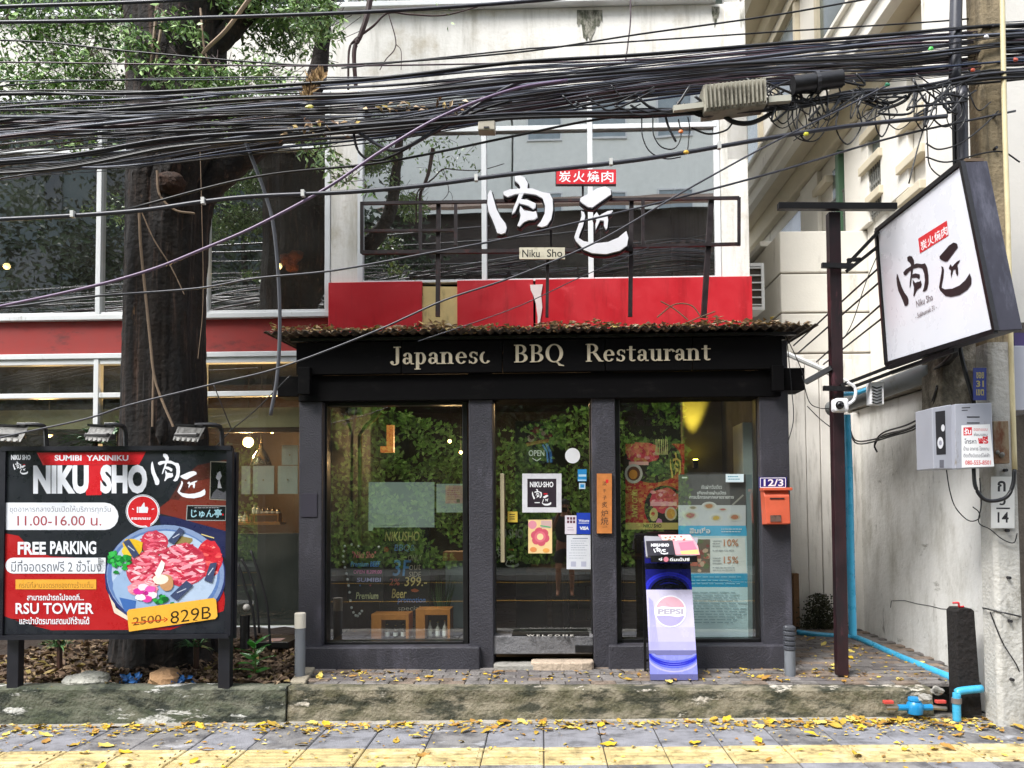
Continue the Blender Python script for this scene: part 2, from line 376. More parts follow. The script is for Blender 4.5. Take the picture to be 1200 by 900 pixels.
for y0, y1, kind in rows:
    mes = [slabmesh(.402, y1 - y0 - .004, ylw, 5)] if kind else [slabmesh(.402, y1 - y0 - .004, m) for m in slabm]
    for k in range(-13, 14):
        x = -.415 + .204 + .409 * k
        piece(random.choice(mes), 'tactile_tile' if kind else 'paving_slab', pav, (x, (y0+y1)/2, random.uniform(-.002, .003)), (random.uniform(-.004, .004), random.uniform(-.004, .004), random.uniform(-.002, .002)))
g = MB(); g.box(-30, 30, 5.93, 6.1, -.03, .006); struct(g, 'gutter_strip', mat('gutter_concrete', '9a958c', .85, var=.2, bump=.5, stains=[('5c574c', .4, (4, 4, 4), .1)]), WF)
g = MB(); g.box(-30, 30, 3.2, 3.44, -.16, .0); struct(g, 'road_kerb', conc, WF, bevel=.02)
g = MB(); g.add([(-60, -5.2, -.15), (60, -5.2, -.15), (60, 3.22, -.15), (-60, 3.22, -.15)], [(0, 1, 2, 3)]); struct(g, 'road', mat('asphalt', '282424', .95, spec=.15, bump=.5, bscale=120, var=.15), WF)
g = MB(); g.box(-60, 60, 2.75, 2.87, -.149, -.145); g.box(-60, 60, -1.1, -1.0, -.149, -.145); g.box(-60, 60, -4.7, -4.58, -.149, -.145); struct(g, 'road_markings', mat('road_yellow', 'c8932e', .7, stains=[('4c4a48', .3, (4, 4, 4), .1)]), WF)

def ztop(x): return .243 - .0095 * x
zp_y = [6.02, 6.74, 9.2]
def zp(x, y):
    t = min(max((y - 6.02) / .7, 0), 1); return ztop(x) * (1 - t) + .262 * t
moss = mat('mossy_kerb_concrete', '857d6b', .9, var=.2, scale=4, bump=.7, bscale=45, stains=[('4c4a34', .56, (4, 4, 8), .12), ('22261a', .46, (3, 3, 9), .07), ('c4bcae', .3, (1.5, 1.5, 5), .02), ('8a8272', .15, (9, 9, 9), .05)])
moss2 = mat('mossy_planter_concrete', '6c6b5e', .9, var=.2, scale=4, bump=.7, bscale=45, stains=[('3c4430', .55, (2.4, 2.4, 6), .16), ('161d16', .46, (3.5, 3.5, 9), .08), ('bdbcb6', .33, (1.4, 1.4, 5.5), .02), ('55584a', .2, (9, 9, 9), .06)])
def kerbmesh(x0, x1, ya, yb, dz=0, nx=60):
    b = MB(); r = random.Random(int(x0 * 10))
    prof = [(ya - .02, -.03), (ya - .012, .05), (ya, .13), (ya, None), (ya + .02, 'r'), (yb, 'r'), (yb, -.03)]
    for i in range(nx + 1):
        x = x0 + (x1 - x0) * i / nx; zt = ztop(x) + dz
        for (y, z) in prof:
            zz = zt - .018 if z is None else (zt if z == 'r' else z)
            b.V.append((x, y + r.uniform(-.005, .005), zz + (r.uniform(-.004, .004) if z in (None, 'r') else 0)))
    k = len(prof)
    for i in range(nx):
        for j in range(k - 1): b.F.append([i*k+j, (i+1)*k+j, (i+1)*k+j+1, i*k+j+1]); b.I.append(0)
    b.F.append(list(range(k))); b.F.append([nx*k+j for j in range(k)][::-1]); b.I += [0, 0]
    return b
struct(kerbmesh(-2.0, 3.02, 6.04, 6.17, nx=80), 'kerb', moss, WF)
struct(kerbmesh(-14, -2.01, 6.02, 6.17, .004, nx=150), 'planter_kerb', moss2, WF)
g = MB(); a = [(-2.03, 6.172), (-1.9, 6.172), (-1.99, 6.74), (-2.12, 6.74)]
g.prismd([(x, y, ztop(x) + .02) for x, y in a], (0, 0, -.3)); struct(g, 'planter_edge', mat('edge_concrete', '9a917f', .9, bump=.6, stains=[('4c4838', .4, (5, 5, 5), .1)]), WF, bevel=.012)
# forecourt bed and the brick pavers laid on it
bed = MB()
bed.add([(-2.0, 6.17, ztop(-2) - .012), (3.5, 6.17, ztop(3.5) - .012), (3.5, 6.74, .25), (-2.2, 6.74, .25), (3.7, 13, .25), (-2.2, 13, .25)], [(0, 1, 2, 3), (3, 2, 4, 5)])
fore = struct(bed, 'forecourt', mat('sand_bed', '3e3a34', .95, bump=.5), WF)
pm_ = [mat('paver_grey', '76716e', .85, var=.2, scale=9, bump=.5, bscale=90, stains=[('47433f', .4, (6, 6, 6), .12)]), mat('paver_brown', '7c6d60', .85, var=.2, scale=9, bump=.5, bscale=90, stains=[('453d35', .38, (6, 6, 6), .12)]), mat('paver_dark', '5f5a59', .85, var=.2, scale=9, bump=.5, bscale=90)]
pme = [slabmesh(.196, .096, m) for m in pm_]
cells = []
y = 6.225; r = 0
while y < 8.7:
    x = -2.0 + (.1 if r % 2 else 0) + (.05 if y < 6.7 else 0)
    while x < 3.55:
        inshop = (y > 6.74 and x < 2.08)
        if not inshop and x > -1.88 - (y - 6.17) * .16: cells.append((x, y))
        x += .202
    y += .102; r += 1
cells.sort(key=lambda c: c[1])
for x, y in cells[:298]:
    piece(random.choices(pme, (5, 3, 2))[0], 'brick_paver', fore, (x, y, zp(x, y) + random.uniform(-.002, .003)), (-.02 if y < 6.74 else 0, .0, random.uniform(-.02, .02)))
b = MB()
for x, y in cells[298:]:
    b.box(x - .098, x + .098, y - .048, y + .048, .24, .262 + random.uniform(-.002, .003), random.choice((0, 0, 1, 2)))
part(b, 'brick_paving_strip', pm_, fore, kind='stuff')
# rendered landing patches before the door
g = MB(); r_ = random.Random(3)
def slabblob(x0, x1, y0, y1, z, h):
    n = 18; c = ((x0+x1)/2, (y0+y1)/2)
    p = [(c[0] + (x1-x0)/2*max(-1, min(1, 1.2*cos(2*pi*i/n)))*r_.uniform(.93, 1), c[1] + (y1-y0)/2*max(-1, min(1, 1.25*sin(2*pi*i/n)))*r_.uniform(.9, 1)) for i in range(n)]
    g.prismd([(x, y, z + h) for x, y in p], (0, 0, -h))
slabblob(-.12, .44, 6.60, 6.83, .25, .075); struct(g, 'mortar_patch', mat('mortar', 'b09f8c', .9, bump=.7, bscale=30, stains=[('7d7263', .3, (9, 9, 9), .1)]), WF, bevel=.01)
g = MB(); slabblob(-.44, 0.0, 6.63, 6.83, .25, .05); struct(g, 'rubble_step', conc, WF, bevel=.01)

# soil and leaf litter of the planter
soil = MB(); nx, ny = 60, 16
for j in range(ny + 1):
    for i in range(nx + 1):
        x = -12 + 10 * i / nx; y = 6.15 + 2.3 * j / ny
        if x > -2.02 - (y - 6.17) * .16: x = -2.02 - (y - 6.17) * .16
        soil.V.append((x, y, .22 + .06 * (y - 6.15) + random.uniform(-.015, .02)))
for j in range(ny):
    for i in range(nx): a = j*(nx+1)+i; soil.F.append([a, a+1, a+nx+2, a+nx+1]); soil.I.append(0)
struct(soil, 'planter_soil', mat('soil', '2a2019', .95, bump=.8, bscale=30), WF)

# ================================================================ main building
VM = 8.5
mb_ = thing('main_building', 'pale plaster building with red bands and big white-framed windows rising behind the black shopfront', 'building', (0, VM, 0))
def u5(px, py=300): return pf(px, py, VM).x
def z5(py, px=600): return pf(px, py, VM).z
XL, X1, X2, X3 = -11.0, u5(388), u5(426), u5(838)
XR = 2.27
ZS = 4.17; ZT = z5(103); ZH0, ZH1 = z5(156), z5(149)
wl = MB(); wl.box(XL, XR, 8.5, 8.72, ZT, 7.31); wl.box(XL, XR, 8.5, 8.72, 9.2, 10.6)
part(wl, 'wall', wallb, mb_, bevel=.01)
mold = mat('streaked_plaster', 'c4c0b6', .8, var=.05, scale=2, stains=[('3c4032', .75, (6, 6, .7), .1)])
for (xa, xb, yt, yb) in [(676, 706, 12, 52), (834, 843, 8, 34)]:
    # black mould runs below the sill, a skin a few mm proud with a ragged outline
    b = MB(); pts = []; n = 16
    for i in range(n + 1): pts.append((xa + (xb - xa) * i / n, yt))
    for i in range(n, -1, -1): pts.append((xa + (xb - xa) * i / n, yt + (yb - yt) * (.35 + .65 * math.exp(-((i / n - .45) ** 2) * 9)) * random.uniform(.55, 1.0)))
    q = [pf(x, y, 8.5) for x, y in pts]; b.prism([(p.x, p.z) for p in q], 8.494, 8.499)
    part(b, 'mould_stain', mat('mould', '4f5142', .95, var=.5, scale=14, bump=.6, stains=[('9a968a', .45, (22, 22, 9), .1)]), mb_)
b = MB(); b.box(X1, X2 - .06, 8.47, 8.72, ZS - .9, ZT - .002); part(b, 'pilaster', wallb, mb_, bevel=.01)
b = MB(); b.box(X3 + .06, XR, 8.47, 8.72, .2, ZT - .002); b.box(X3 + .14, XR, 8.47, 8.5, 5.5, 7.31); part(b, 'pilaster', wallb, mb_, bevel=.01)
b = MB(); b.box(XL, X1, 8.5, 8.72, 3.42, 3.80); part(b, 'red_band', redd, mb_)
b = MB(); b.box(XL, X1, 8.44, 8.74, 3.801, 3.86); part(b, 'window_sill', white, mb_, bevel=.006)
b = MB(); b.box(XL, X1, 8.44, 8.74, 3.36, 3.419); part(b, 'window_sill', white, mb_, bevel=.006)
b = MB(); b.box(u5(378), u5(843), 8.4, 8.74, 7.312, 7.37); part(b, 'window_sill', white, mb_, bevel=.006)
b = MB(); b.box(XL, u5(377), 8.44, 8.74, 7.312, 7.37); part(b, 'window_sill', white, mb_, bevel=.006)
b = MB(); b.box(XL, -2.2, 8.44, 8.74, .24, .33); part(b, 'window_sill', white, mb_, bevel=.006)
# red sign panel over the roof: three boards, a bare patch and a torn seam
zr0 = 3.2
def rp(px0, px1, lab=None, m=red, v0=8.40, top=0):
    b = MB(); b.prism([(u5(px0), zr0), (u5(px1), zr0), (u5(px1), ZS + top), (u5(px0), ZS + top)], v0, 8.468); part(b, 'fascia_board', m, mb_, bevel=.004, label=lab)
rp(388, 496.2); rp(537, 625); rp(627.5, 878)
pe = MB(); e = [(495, 335.5)] + [(537 + random.uniform(-1.5, 2), y) for y in range(336, 392, 4)] + [(495 + random.uniform(-1.5, 1), y) for y in range(390, 336, -4)]
pe.prism([(pf(x, y, 8.42).x, pf(x, y, 8.42).z) for x, y in e], 8.42, 8.467); part(pe, 'bare_backing', mat('old_cream_board', 'c9b078', .8, var=.1, scale=6, stains=[('8a7a50', .25, (6, 6, 2), .1)]), mb_, label='bare cream backing where a red board has broken off')
pe = MB(); e = [(621, 333.5), (636, 333), (634, 345), (635.5, 360), (633, 375), (634, 392), (630, 392), (630, 372), (628, 356), (625, 346), (622, 340)]
pe.prism([(pf(x, y, 8.38).x, pf(x, y, 8.38).z) for x, y in e], 8.385, 8.399); part(pe, 'torn_film', mat('torn_film', 'd8c8c4', .6, var=.08), mb_, label='torn white strip of film on the red board')
# windows: each bay its own frame with glazed panes
def window(x0, x1, z0, z1, mull=(), trans=(), gm=g_main, fw=.06, split=()):
    """mull: x of vertical bars; trans: z of horizontal bars"""
    b = MB(); v0, v1 = 8.46, 8.56
    b.box(x0, x0 + fw, v0, v1, z0, z1); b.box(x1 - fw, x1, v0, v1, z0, z1); b.box(x0 + fw, x1 - fw, v0 + .002, v1, z1 - fw, z1); b.box(x0 + fw, x1 - fw, v0 + .002, v1, z0, z0 + fw * .5)
    f = part(b, 'window_frame', white, mb_, bevel=.004)
    for x in mull: b = MB(); b.box(x - .028, x + .028, 8.45, 8.55, z0 + .001, z1 - .001); part(b, 'mullion', white, f, bevel=.004)
    xs = [x0] + list(mull) + [x1]; zs = [z0] + list(trans) + [z1]
    for z in trans:
        for xa, xb in zip(xs, xs[1:]): b = MB(); b.box(xa + .03, xb - .03, 8.455, 8.55, z - .028, z + .028); part(b, 'transom', white, f, bevel=.004)
    for xa, xb in zip(xs, xs[1:]):
        for za, zb in zip(zs, zs[1:]):
            b = MB(); b.add([(xa + .005, 8.5, za + .005), (xb - .005, 8.5, za + .005), (xb - .005, 8.5, zb - .005), (xa + .005, 8.5, zb - .005)], [(0, 1, 2, 3)])
            part(b, 'glass_pane', gm, f)
window(X2 - .06, X3 + .06, ZS + .001, ZT, [u5(568), u5(692.5)], [(ZH0 + ZH1) / 2])
window(-6.4, X1 - .002, 3.861, ZT, [u5(118), u5(243)], [5.75])
window(XL + .01, -6.41, 3.861, ZT, [-8.5])
window(-6.4, -2.3, .331, 3.359, [u5(115.5, 440), u5(239, 440)], [z5(464, 100)], g_low)
window(XL + .01, -6.41, .331, 3.359, [-8.5], [z5(464, 100)], g_low)
window(u5(378), u5(843), 7.372, 9.2, [u5(540), u5(692)], [], g_main)
window(XL + .01, u5(377), 7.372, 9.2, [-8, u5(152)], [], g_main)
b = MB(); b.box(XL, XR, 8.7, 14, 10.5, 10.7); part(b, 'roof_slab', conc, mb_)
b = MB(); b.box(XL, XL + .2, 8.72, 14, .1, 10.5); b.box(XR - .2, XR, 8.72, 14, .1, 10.5); b.box(XL, XR, 14, 14.2, .1, 10.5); part(b, 'outer_wall', wallb, mb_)
# rooms
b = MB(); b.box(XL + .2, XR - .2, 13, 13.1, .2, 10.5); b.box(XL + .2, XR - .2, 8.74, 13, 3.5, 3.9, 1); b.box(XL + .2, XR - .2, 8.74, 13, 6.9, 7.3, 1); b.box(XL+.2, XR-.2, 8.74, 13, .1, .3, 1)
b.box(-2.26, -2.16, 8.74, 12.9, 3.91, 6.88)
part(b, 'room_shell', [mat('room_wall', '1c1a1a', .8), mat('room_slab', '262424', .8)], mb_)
# white roller blind half lowered behind the far left pane; furniture glimpsed in the upper rooms
b = MB(); b.box(u5(-60), u5(44, 200), 8.62, 8.64, z5(255, 20), ZT); single(b, 'roller_blind', mat('blind_cream', 'a5a082', .8), 'cream roller blind half lowered behind the upper left window', 'roller blind')
b = MB(); b.box(u5(196, 180), u5(215), 8.62, 8.64, 5.0, ZT)
lampglow = mat('lamp_glow', (1.0, .55, .2), .5, emit=14, var=0)
lampwarm = mat('warm_bulb', (1.0, .6, .25), .5, emit=3.2, var=0)
def pendant(px, py, v, lab, r=.05, energy=6, shade=False, zc=6.85):
    p = pf(px, py, v); t = thing('pendant_lamp', lab, 'lamp', (p.x, v, p.z))
    b = MB(); b.cyl((p.x, v, p.z + r * .8), (p.x, v, zc), .008, n=6); b.cyl((p.x, v, p.z + r * .6), (p.x, v, p.z + r * 1.9), r * .45, n=8); part(b, 'cord', blk, t)
    b = MB(); b.blob((p.x, v, p.z), r, 10, 8, 0); part(b, 'bulb', lampwarm, t, smooth=True)
    l = bpy.data.lights.new('bulb_light', 'POINT'); l.energy = energy; l.color = (1, .62, .3); l.shadow_soft_size = .06
    o = bpy.data.objects.new('bulb_light', l); COL.objects.link(o); o.parent = t; o.location = (0, -r * 1.5, -r * 1.5)
    return t
pendant(8, 312, 10.2, 'small glowing warm lamp inside the upper left window', .045, 8)
pendant(327, 312, 9.6, 'small glowing warm lamp beside the trunk in the upper window', .04, 8)
b = MB()
for dx, dz, r in [(0, 0, .12), (.1, .06, .1), (.05, -.1, .09)]: b.blob((pf(338, 305, 10).x + dx, 10, pf(338, 305, 10).z + dz), (r, r, r * .7), 8, 6, .2)
single(b, 'paper_lantern', mat('orange_shade', 'a04c1c', .7), 'cluster of orange paper shades lit inside the upper window', 'lampshade')
# ================================================================ the black shopfront
V0 = 6.72
sf = thing('shopfront', 'black and purple-grey restaurant shopfront, two big windows and glass door under a leafy tin roof', 'shopfront', (0, V0, .262))
def uf(px, v=V0, py=600): return pf(px, py, v).x
def zf(py, v=V0, px=636): return pf(px, py, v).z
TOPZ = 3.09
def bx(n, px0, px1, py0, py1, v0, v1, m, par=None, bev=.006, v=None, label=None):
    """a box whose front face (at depth v0) covers px0..px1, py0..py1 of the photograph"""
    v = v0 if v is None else v; pc = (px0 + px1) / 2; qc = (py0 + py1) / 2
    b = MB(); b.box(pf(px0, qc, v).x, pf(px1, qc, v).x, v0, v1, pf(pc, py1, v).z, pf(pc, py0, v).z); return part(b, n, m, par or sf, bevel=bev, label=label)
# pillars
def pillar(px0, px1, v0=V0, v1=7.0, top=TOPZ, nm='pillar'):
    b = MB(); b.box(uf(px0), uf(px1), v0, v1, .24, top); return part(b, nm, pgrey, sf, bevel=.008)
pillar(350, 377); pillar(549.5, 577.5); pillar(694, 722); pillar(892, 926.5)
b = MB(); b.box(uf(350), uf(377), 7.002, 8.44, .24, TOPZ - .01); part(b, 'side_wall', pgrey, sf)
b = MB(); b.box(uf(892), uf(926.5), 7.002, 8.44, .24, TOPZ - .01); part(b, 'side_wall', pgrey, sf)
# plinths under the windows
b = MB(); b.box(uf(357.5), uf(562), 6.665, 7.0, .23, zf(756.5)); part(b, 'plinth', pgrey, sf, bevel=.012)
b = MB(); b.box(uf(711), uf(919.5), 6.665, 7.0, .23, zf(755.5)); part(b, 'plinth', pgrey, sf, bevel=.012)
# header: fascia boards above the openings
fas = mat('black_fascia', '040304', .7, spec=.12, var=.3, scale=4, stains=[('1c1a19', .18, (3, 3, 8), .1)])
for px0, px1 in [(350, 472), (473, 590), (591, 710), (711, 812), (813, 917)]:
    b = MB(); b.box(uf(px0), uf(px1), 6.64, 6.70, 2.83, TOPZ + .02); part(b, 'fascia_board', fas, sf, bevel=.004)
b = MB(); b.box(uf(350.5), uf(917), 6.69, 7.0, zf(468), 2.826); part(b, 'header_beam', fas, sf, bevel=.006)
bx('beam_end', 325, 349.6, 441, 465, 6.74, 6.98, fas); bx('beam_end', 919, 943, 431, 457, 6.7, 6.98, fas)
bx('beam_bracket', 349, 363, 430, 462, 6.6, 6.655, fas); bx('beam_bracket', 905, 919, 428, 458, 6.6, 6.655, fas)
# window and door frames and glass
def shopwin(px0, px1, py0, py1, v=6.86, fr=(10, 6, 8, 7)):
    l, r, t, bo = fr; x0, x1, z0, z1 = uf(px0, v), uf(px1, v), zf(py1, v), zf(py0, v)
    X0, X1_, Z0, Z1 = uf(px0 - l, v), uf(px1 + r, v), zf(py1 + bo, v), zf(py0 - t, v)
    b = MB(); b.box(X0, x0, v - .05, v + .05, Z0, Z1); b.box(x1, X1_, v - .05, v + .05, Z0, Z1); b.box(x0, x1, v - .048, v + .05, z1, Z1); b.box(x0, x1, v - .06, v + .05, Z0, z0)
    f = part(b, 'window_frame', blk, sf, bevel=.004)
    b = MB(); b.add([(x0 - .01, v, z0 - .01), (x1 + .01, v, z0 - .01), (x1 + .01, v, z1 + .01), (x0 - .01, v, z1 + .01)], [(0, 1, 2, 3)]); part(b, 'glass_pane', g_shop, f); return f
shopwin(385, 543, 474, 750); shopwin(727, 886, 469, 748)
v = 6.90
b = MB(); b.box(uf(577.6, v), uf(580, v), v - .05, v + .05, .33, 2.62); b.box(uf(691.5, v), uf(695.5, v), v - .05, v + .05, .33, 2.62); b.box(uf(580, v), uf(691.5, v), v - .045, v + .05, zf(467, v), 2.62)
df = part(b, 'door_frame', blk, sf, bevel=.004)
b = MB(); b.add([(uf(580, v), v, .36), (uf(691.5, v), v, .36), (uf(691.5, v), v, zf(467, v)), (uf(580, v), v, zf(467, v))], [(0, 1, 2, 3)])
part(b, 'door_glass', g_shop, df)
b = MB(); p0, p1 = pf(588.5, 555, 6.83), pf(588.5, 659, 6.83)
b.box(p0.x - .018, p0.x + .018, 6.81, 6.84, p1.z, p0.z)
for z in (p0.z - .12, p1.z + .12): b.box(p0.x - .01, p0.x + .01, 6.84, 6.895, z - .01, z + .01)
part(b, 'door_handle', mat('cream_handle', 'b8ac8c', .4), df, bevel=.004)
bx('door_step', 577.6, 695, 744, 765, 6.74, 7.0, mat('step_stone', '6b6a6c', .7, bump=.4, stains=[('39393c', .4, (3, 3, 9), .1)]), v=6.8)
bx('door_plate', 674, 695, 756, 765, 6.725, 6.739, blk)
bx('recessed_panel', 353, 371.5, 578, 606, 6.712, 6.7195, mat('dark_panel', '2b2833', .7), bev=.002)
# interior of the shop: floor, walls, ceiling
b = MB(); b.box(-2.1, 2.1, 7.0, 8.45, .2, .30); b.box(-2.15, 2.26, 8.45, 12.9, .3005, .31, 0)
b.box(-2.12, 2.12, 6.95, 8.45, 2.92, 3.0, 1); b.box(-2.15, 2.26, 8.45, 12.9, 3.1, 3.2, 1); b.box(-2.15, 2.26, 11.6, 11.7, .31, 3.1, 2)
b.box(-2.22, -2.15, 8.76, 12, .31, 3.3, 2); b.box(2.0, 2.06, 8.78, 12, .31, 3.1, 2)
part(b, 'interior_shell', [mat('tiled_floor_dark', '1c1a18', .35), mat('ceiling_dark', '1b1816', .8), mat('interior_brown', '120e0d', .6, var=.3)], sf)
# corrugated tin roof: two overlapping layers of sheets
tin = mat('rusty_tin', '453f3b', .7, metal=.2, var=.3, scale=9, stains=[('8a7460', .35, (6, 6, 6), .1), ('151313', .25, (4, 4, 4), .1), ('b8ac98', .25, (9, 9, 9), .08)])
def sheet(x0, x1, v0, v1, z0, z1, pitch=.085, amp=.013, th=.004):
    b = MB(); n = int((x1 - x0) / pitch * 6); o = 0
    for s_ in (0, 1):
        for i in range(n + 1):
            x = x0 + (x1 - x0) * i / n; dz = amp * sin(2 * pi * x / pitch) + (th if s_ else 0)
            b.V += [(x, v0 + random.uniform(-.003, .003), z0 + dz), (x, v1, z1 + dz)]
    m = 2 * (n + 1)
    for i in range(n):
        a = 2 * i; b.F += [[a, a+1, a+3, a+2], [m+a, m+a+2, m+a+3, m+a+1], [a, a+2, m+a+2, m+a]]; b.I += [0, 0, 0]
    return b
x = -2.38
k = 0
while x < 2.3:
    xe = min(x + .78, 2.34); part(sheet(x, xe, 6.47 + (k % 2) * .015, 7.5, 3.165 + (k % 2) * .006, 3.2 + (k % 2) * .006), 'roof_sheet', tin, sf); x += .76; k += 1
x = -2.28; k = 0
while x < 2.2:
    xe = min(x + .78, 2.24); part(sheet(x, xe, 6.9 + (k % 2) * .02, 8.38, 3.235 + (k % 2) * .006, 3.29 + (k % 2) * .006), 'roof_sheet', tin, sf); x += .76; k += 1
b = MB(); b.box(-2.2, 2.2, 6.62, 6.66, 3.12, 3.147); b.box(-2.2, 2.2, 6.95, 7.0, 3.15, 3.215); b.box(-2.2, 2.2, 7.9, 7.95, 3.19, 3.245); part(b, 'roof_batten', blk, sf)
# dead leaves heaped on the roof
lit_cols = ['7b5640', 'a08260', 'c0a682', '5a3f30', 'e0d0b4', '6c4a38', 'c5b060', 'c0a484', 'd8c4a0']
leafm = mat('dead_leaf', '7a5a3a', .75, island=lit_cols, var=.1)
b = MB()
for i in range(2600):
    v = random.choice((random.uniform(6.46, 6.62), random.uniform(6.5, 7.4), random.uniform(6.9, 7.5)))
    x = random.uniform(-2.36, 2.3); base_z = 3.18 + (v - 6.47) * .034 + (0 if v < 6.9 else .06)
    hp = .035 * (1 + sin(x * 5) * .6 + sin(x * 13 + 1) * .5)
    z = base_z + random.uniform(0, max(hp, .01)) + (.02 if v > 6.9 else 0)
    a = random.uniform(0, 6.3); L = random.uniform(.04, .085)
    b.leaf((x, v, z), L, L * .45, (cos(a), sin(a), random.uniform(-.35, .25)), (random.uniform(-.5, .5), random.uniform(-.5, .5), 1), bend=random.uniform(-.2, .3))
struct(b, 'fallen_leaves', leafm, kind='stuff')
# twigs on the roof
for pts, lab in [([(770, 372), (790, 357), (810, 358), (822, 372)], 'thin arched twig springing from the tin roof'), ([(795, 383), (815, 374), (838, 365)], 'pale straight twig lying on the tin roof edge'), ([(774, 353), (790, 362), (806, 375)], 'pale slanting twig on the roof left of the leaning leg')]:
    b = MB(); b.tube(spline([pf(x, y, 6.6) for x, y in pts], 5), .006, 5); single(b, 'twig', mat('twig', '7c6852', .8), lab, 'twig')
# ---------------- serif lettering on the fascia
def rectp(x0, y0, x1, y1): return [(x0, y0), (x1, y0), (x1, y1), (x0, y1)]
def arcp(cx, cy, rx, ry, a0, a1, tx, ty, n=14):
    A = [radians(a0 + (a1 - a0) * i / n) for i in range(n + 1)]
    return [(cx + rx * cos(a), cy + ry * sin(a)) for a in A] + [(cx + (rx - tx) * cos(a), cy + (ry - ty) * sin(a)) for a in reversed(A)]
T, H, SR = .145, .05, .045
def stem(x, y0, y1, bot=True, top='both'):
    p = [rectp(x, y0, x + T, y1)]
    if bot: p.append(rectp(x - .07, y0, x + T + .07, y0 + SR))
    if top == 'both': p.append(rectp(x - .07, y1 - SR, x + T + .07, y1))
    elif top == 'left': p.append(rectp(x - .08, y1 - SR, x + .01, y1))
    return p
def bowl(x, y0, y1, w, full=False):
    h = (y1 - y0) / 2
    return [arcp(x, y0 + h, w, h, -90, 90, T, H)]
SER = {
 'J': ([arcp(.18, .12, .2, .16, 180, 360, .13, .05), rectp(.235, .12, .38, 1), rectp(.13, 1 - SR, .47, 1), arcp(.06, .12, .075, .075, 0, 359, .074, .074)], .52),
 'a': ([arcp(.25, .45, .2, .21, 0, 165, .14, .05), rectp(.31, .08, .45, .46), rectp(.40, 0, .55, .06), arcp(.2, .19, .17, .19, 40, 330, .13, .05), arcp(.12, .5, .06, .06, 0, 359, .059, .059)], .56),
 'p': (stem(.08, -.3, .66, True, 'left') + [arcp(.3, .33, .24, .34, -150, 150, .145, .05)], .62),
 'n': (stem(.08, 0, .66, True, 'left') + [arcp(.33, .42, .23, .25, 0, 150, .14, .05)] + stem(.415, 0, .44, True, None), .7),
 'e': ([arcp(.28, .33, .26, .34, 10, 325, .145, .05), rectp(.06, .33, .52, .38)], .6),
 'c': ([arcp(.28, .33, .26, .34, 100, 325, .145, .05)], .6),
 's': ([arcp(.24, .49, .19, .18, 20, 250, .11, .05), arcp(.22, .18, .2, .19, -160, 80, .12, .05), rectp(.38, .46, .42, .64), rectp(.03, .02, .07, .2)], .5),
 'B': (stem(.09, 0, 1) + [arcp(.3, .745, .28, .255, -90, 90, T, H), arcp(.32, .265, .32, .265, -90, 90, .16, H), rectp(.2, 1 - H, .32, 1), rectp(.2, 0, .34, H), rectp(.2, .49, .34, .53)], .72),
 'Q': ([arcp(.42, .5, .4, .52, 0, 359.9, .16, .05, 28), [(.36, .04), (.5, .06), (.62, -.2), (.86, -.24), (.86, -.19), (.7, -.12), (.55, .05)]], .9),
 'R': (stem(.09, 0, 1) + [arcp(.3, .745, .29, .255, -90, 90, T, H), rectp(.2, 1 - H, .32, 1), rectp(.2, .49, .34, .53), [(.34, .5), (.5, .5), (.76, .045), (.84, .045), (.84, 0), (.62, 0)]], .82),
 't': ([rectp(.12, .1, .26, .84), rectp(.0, .62, .42, .66), arcp(.28, .14, .16, .15, 180, 330, .13, .05)], .46),
 'u': ([rectp(.1, .2, .245, .66), rectp(.0, .62, .15, .66), arcp(.3, .22, .2, .23, 180, 320, .13, .05), rectp(.42, 0, .565, .66), rectp(.33, .62, .46, .66), rectp(.5, 0, .64, .045)], .68),
 'r': (stem(.08, 0, .66, True, 'left') + [arcp(.36, .44, .18, .22, 20, 150, .12, .07)], .5),
}
letm = mat('cream_letters', 'cfc2a8', .6, var=.08, stains=[('8a7f6c', .2, (15, 15, 15), .1)])
def serif(word, px0, px1, pyb, cap, v=6.636):
    w = sum(SER[c][1] for c in word) ; s = (pf(px1, pyb, v).x - pf(px0, pyb, v).x) / w; h = cap / FPX * v; x = pf(px0, pyb, v).x; z0 = pf((px0 + px1) / 2, pyb, v).z
    for i, c in enumerate(word):
        b = MB()
        for j, poly in enumerate(SER[c][0]): b.prism([(x + a * s, z0 + y * h) for a, y in poly], v - .006 - .0003 * j, v + .003)
        part(b, 'letter', letm, sf, label=None); x += SER[c][1] * s
serif('Japanesc', 458, 577, 426.5, 21); serif('BBQ', 602, 662, 424.5, 21); serif('Restaurant', 686, 834, 423, 21)

# ================================================================ steel sign frame on the roof with the brush characters
VS = 7.3
fr_ = thing('sign_support', 'rusty dark steel frame standing on the tin roof before the upper windows', 'sign frame', (0, VS, 3.27))
def rail(p, q, w=.028, m=steel, v=VS):
    b = MB(); b.bar(pf(*p, v), pf(*q, v), w, w); part(b, 'rail', m, fr_)
def post(p, q, w=.04): b = MB(); b.bar(pf(*p, VS + .037), pf(*q, VS + .037), w, w); part(b, 'post', steel, fr_)
rail((424, 238.5), (866, 232)); rail((424, 296), (741, 293), .036); rail((741, 289), (866, 286)); rail((427, 270.5), (534, 270), .025)
rail((424, 237), (424, 297)); rail((866, 231.5), (866, 288)); rail((492.5, 240), (492.5, 295), .028); rail((534, 240), (534, 288), .03); rail((753.5, 233), (753.5, 287), .03)
post((514, 240), (513, 371)); post((740, 235), (738.5, 371)); post((642, 290), (641, 372), .03); post((833.5, 233), (824.5, 372), .05); post((646, 305), (645.5, 270), .02)
b = MB(); b.bar(pf(683, 215, VS), pf(683, 240, VS), .02); part(b, 'rail', steel, fr_)
b = MB(); b.box(pf(497, 372, VS).x, pf(835, 372, VS).x, VS - .05, VS + .06, 3.25, 3.30); part(b, 'base_beam', blk, fr_)
outl = mat('letter_side', '17151a', .5)
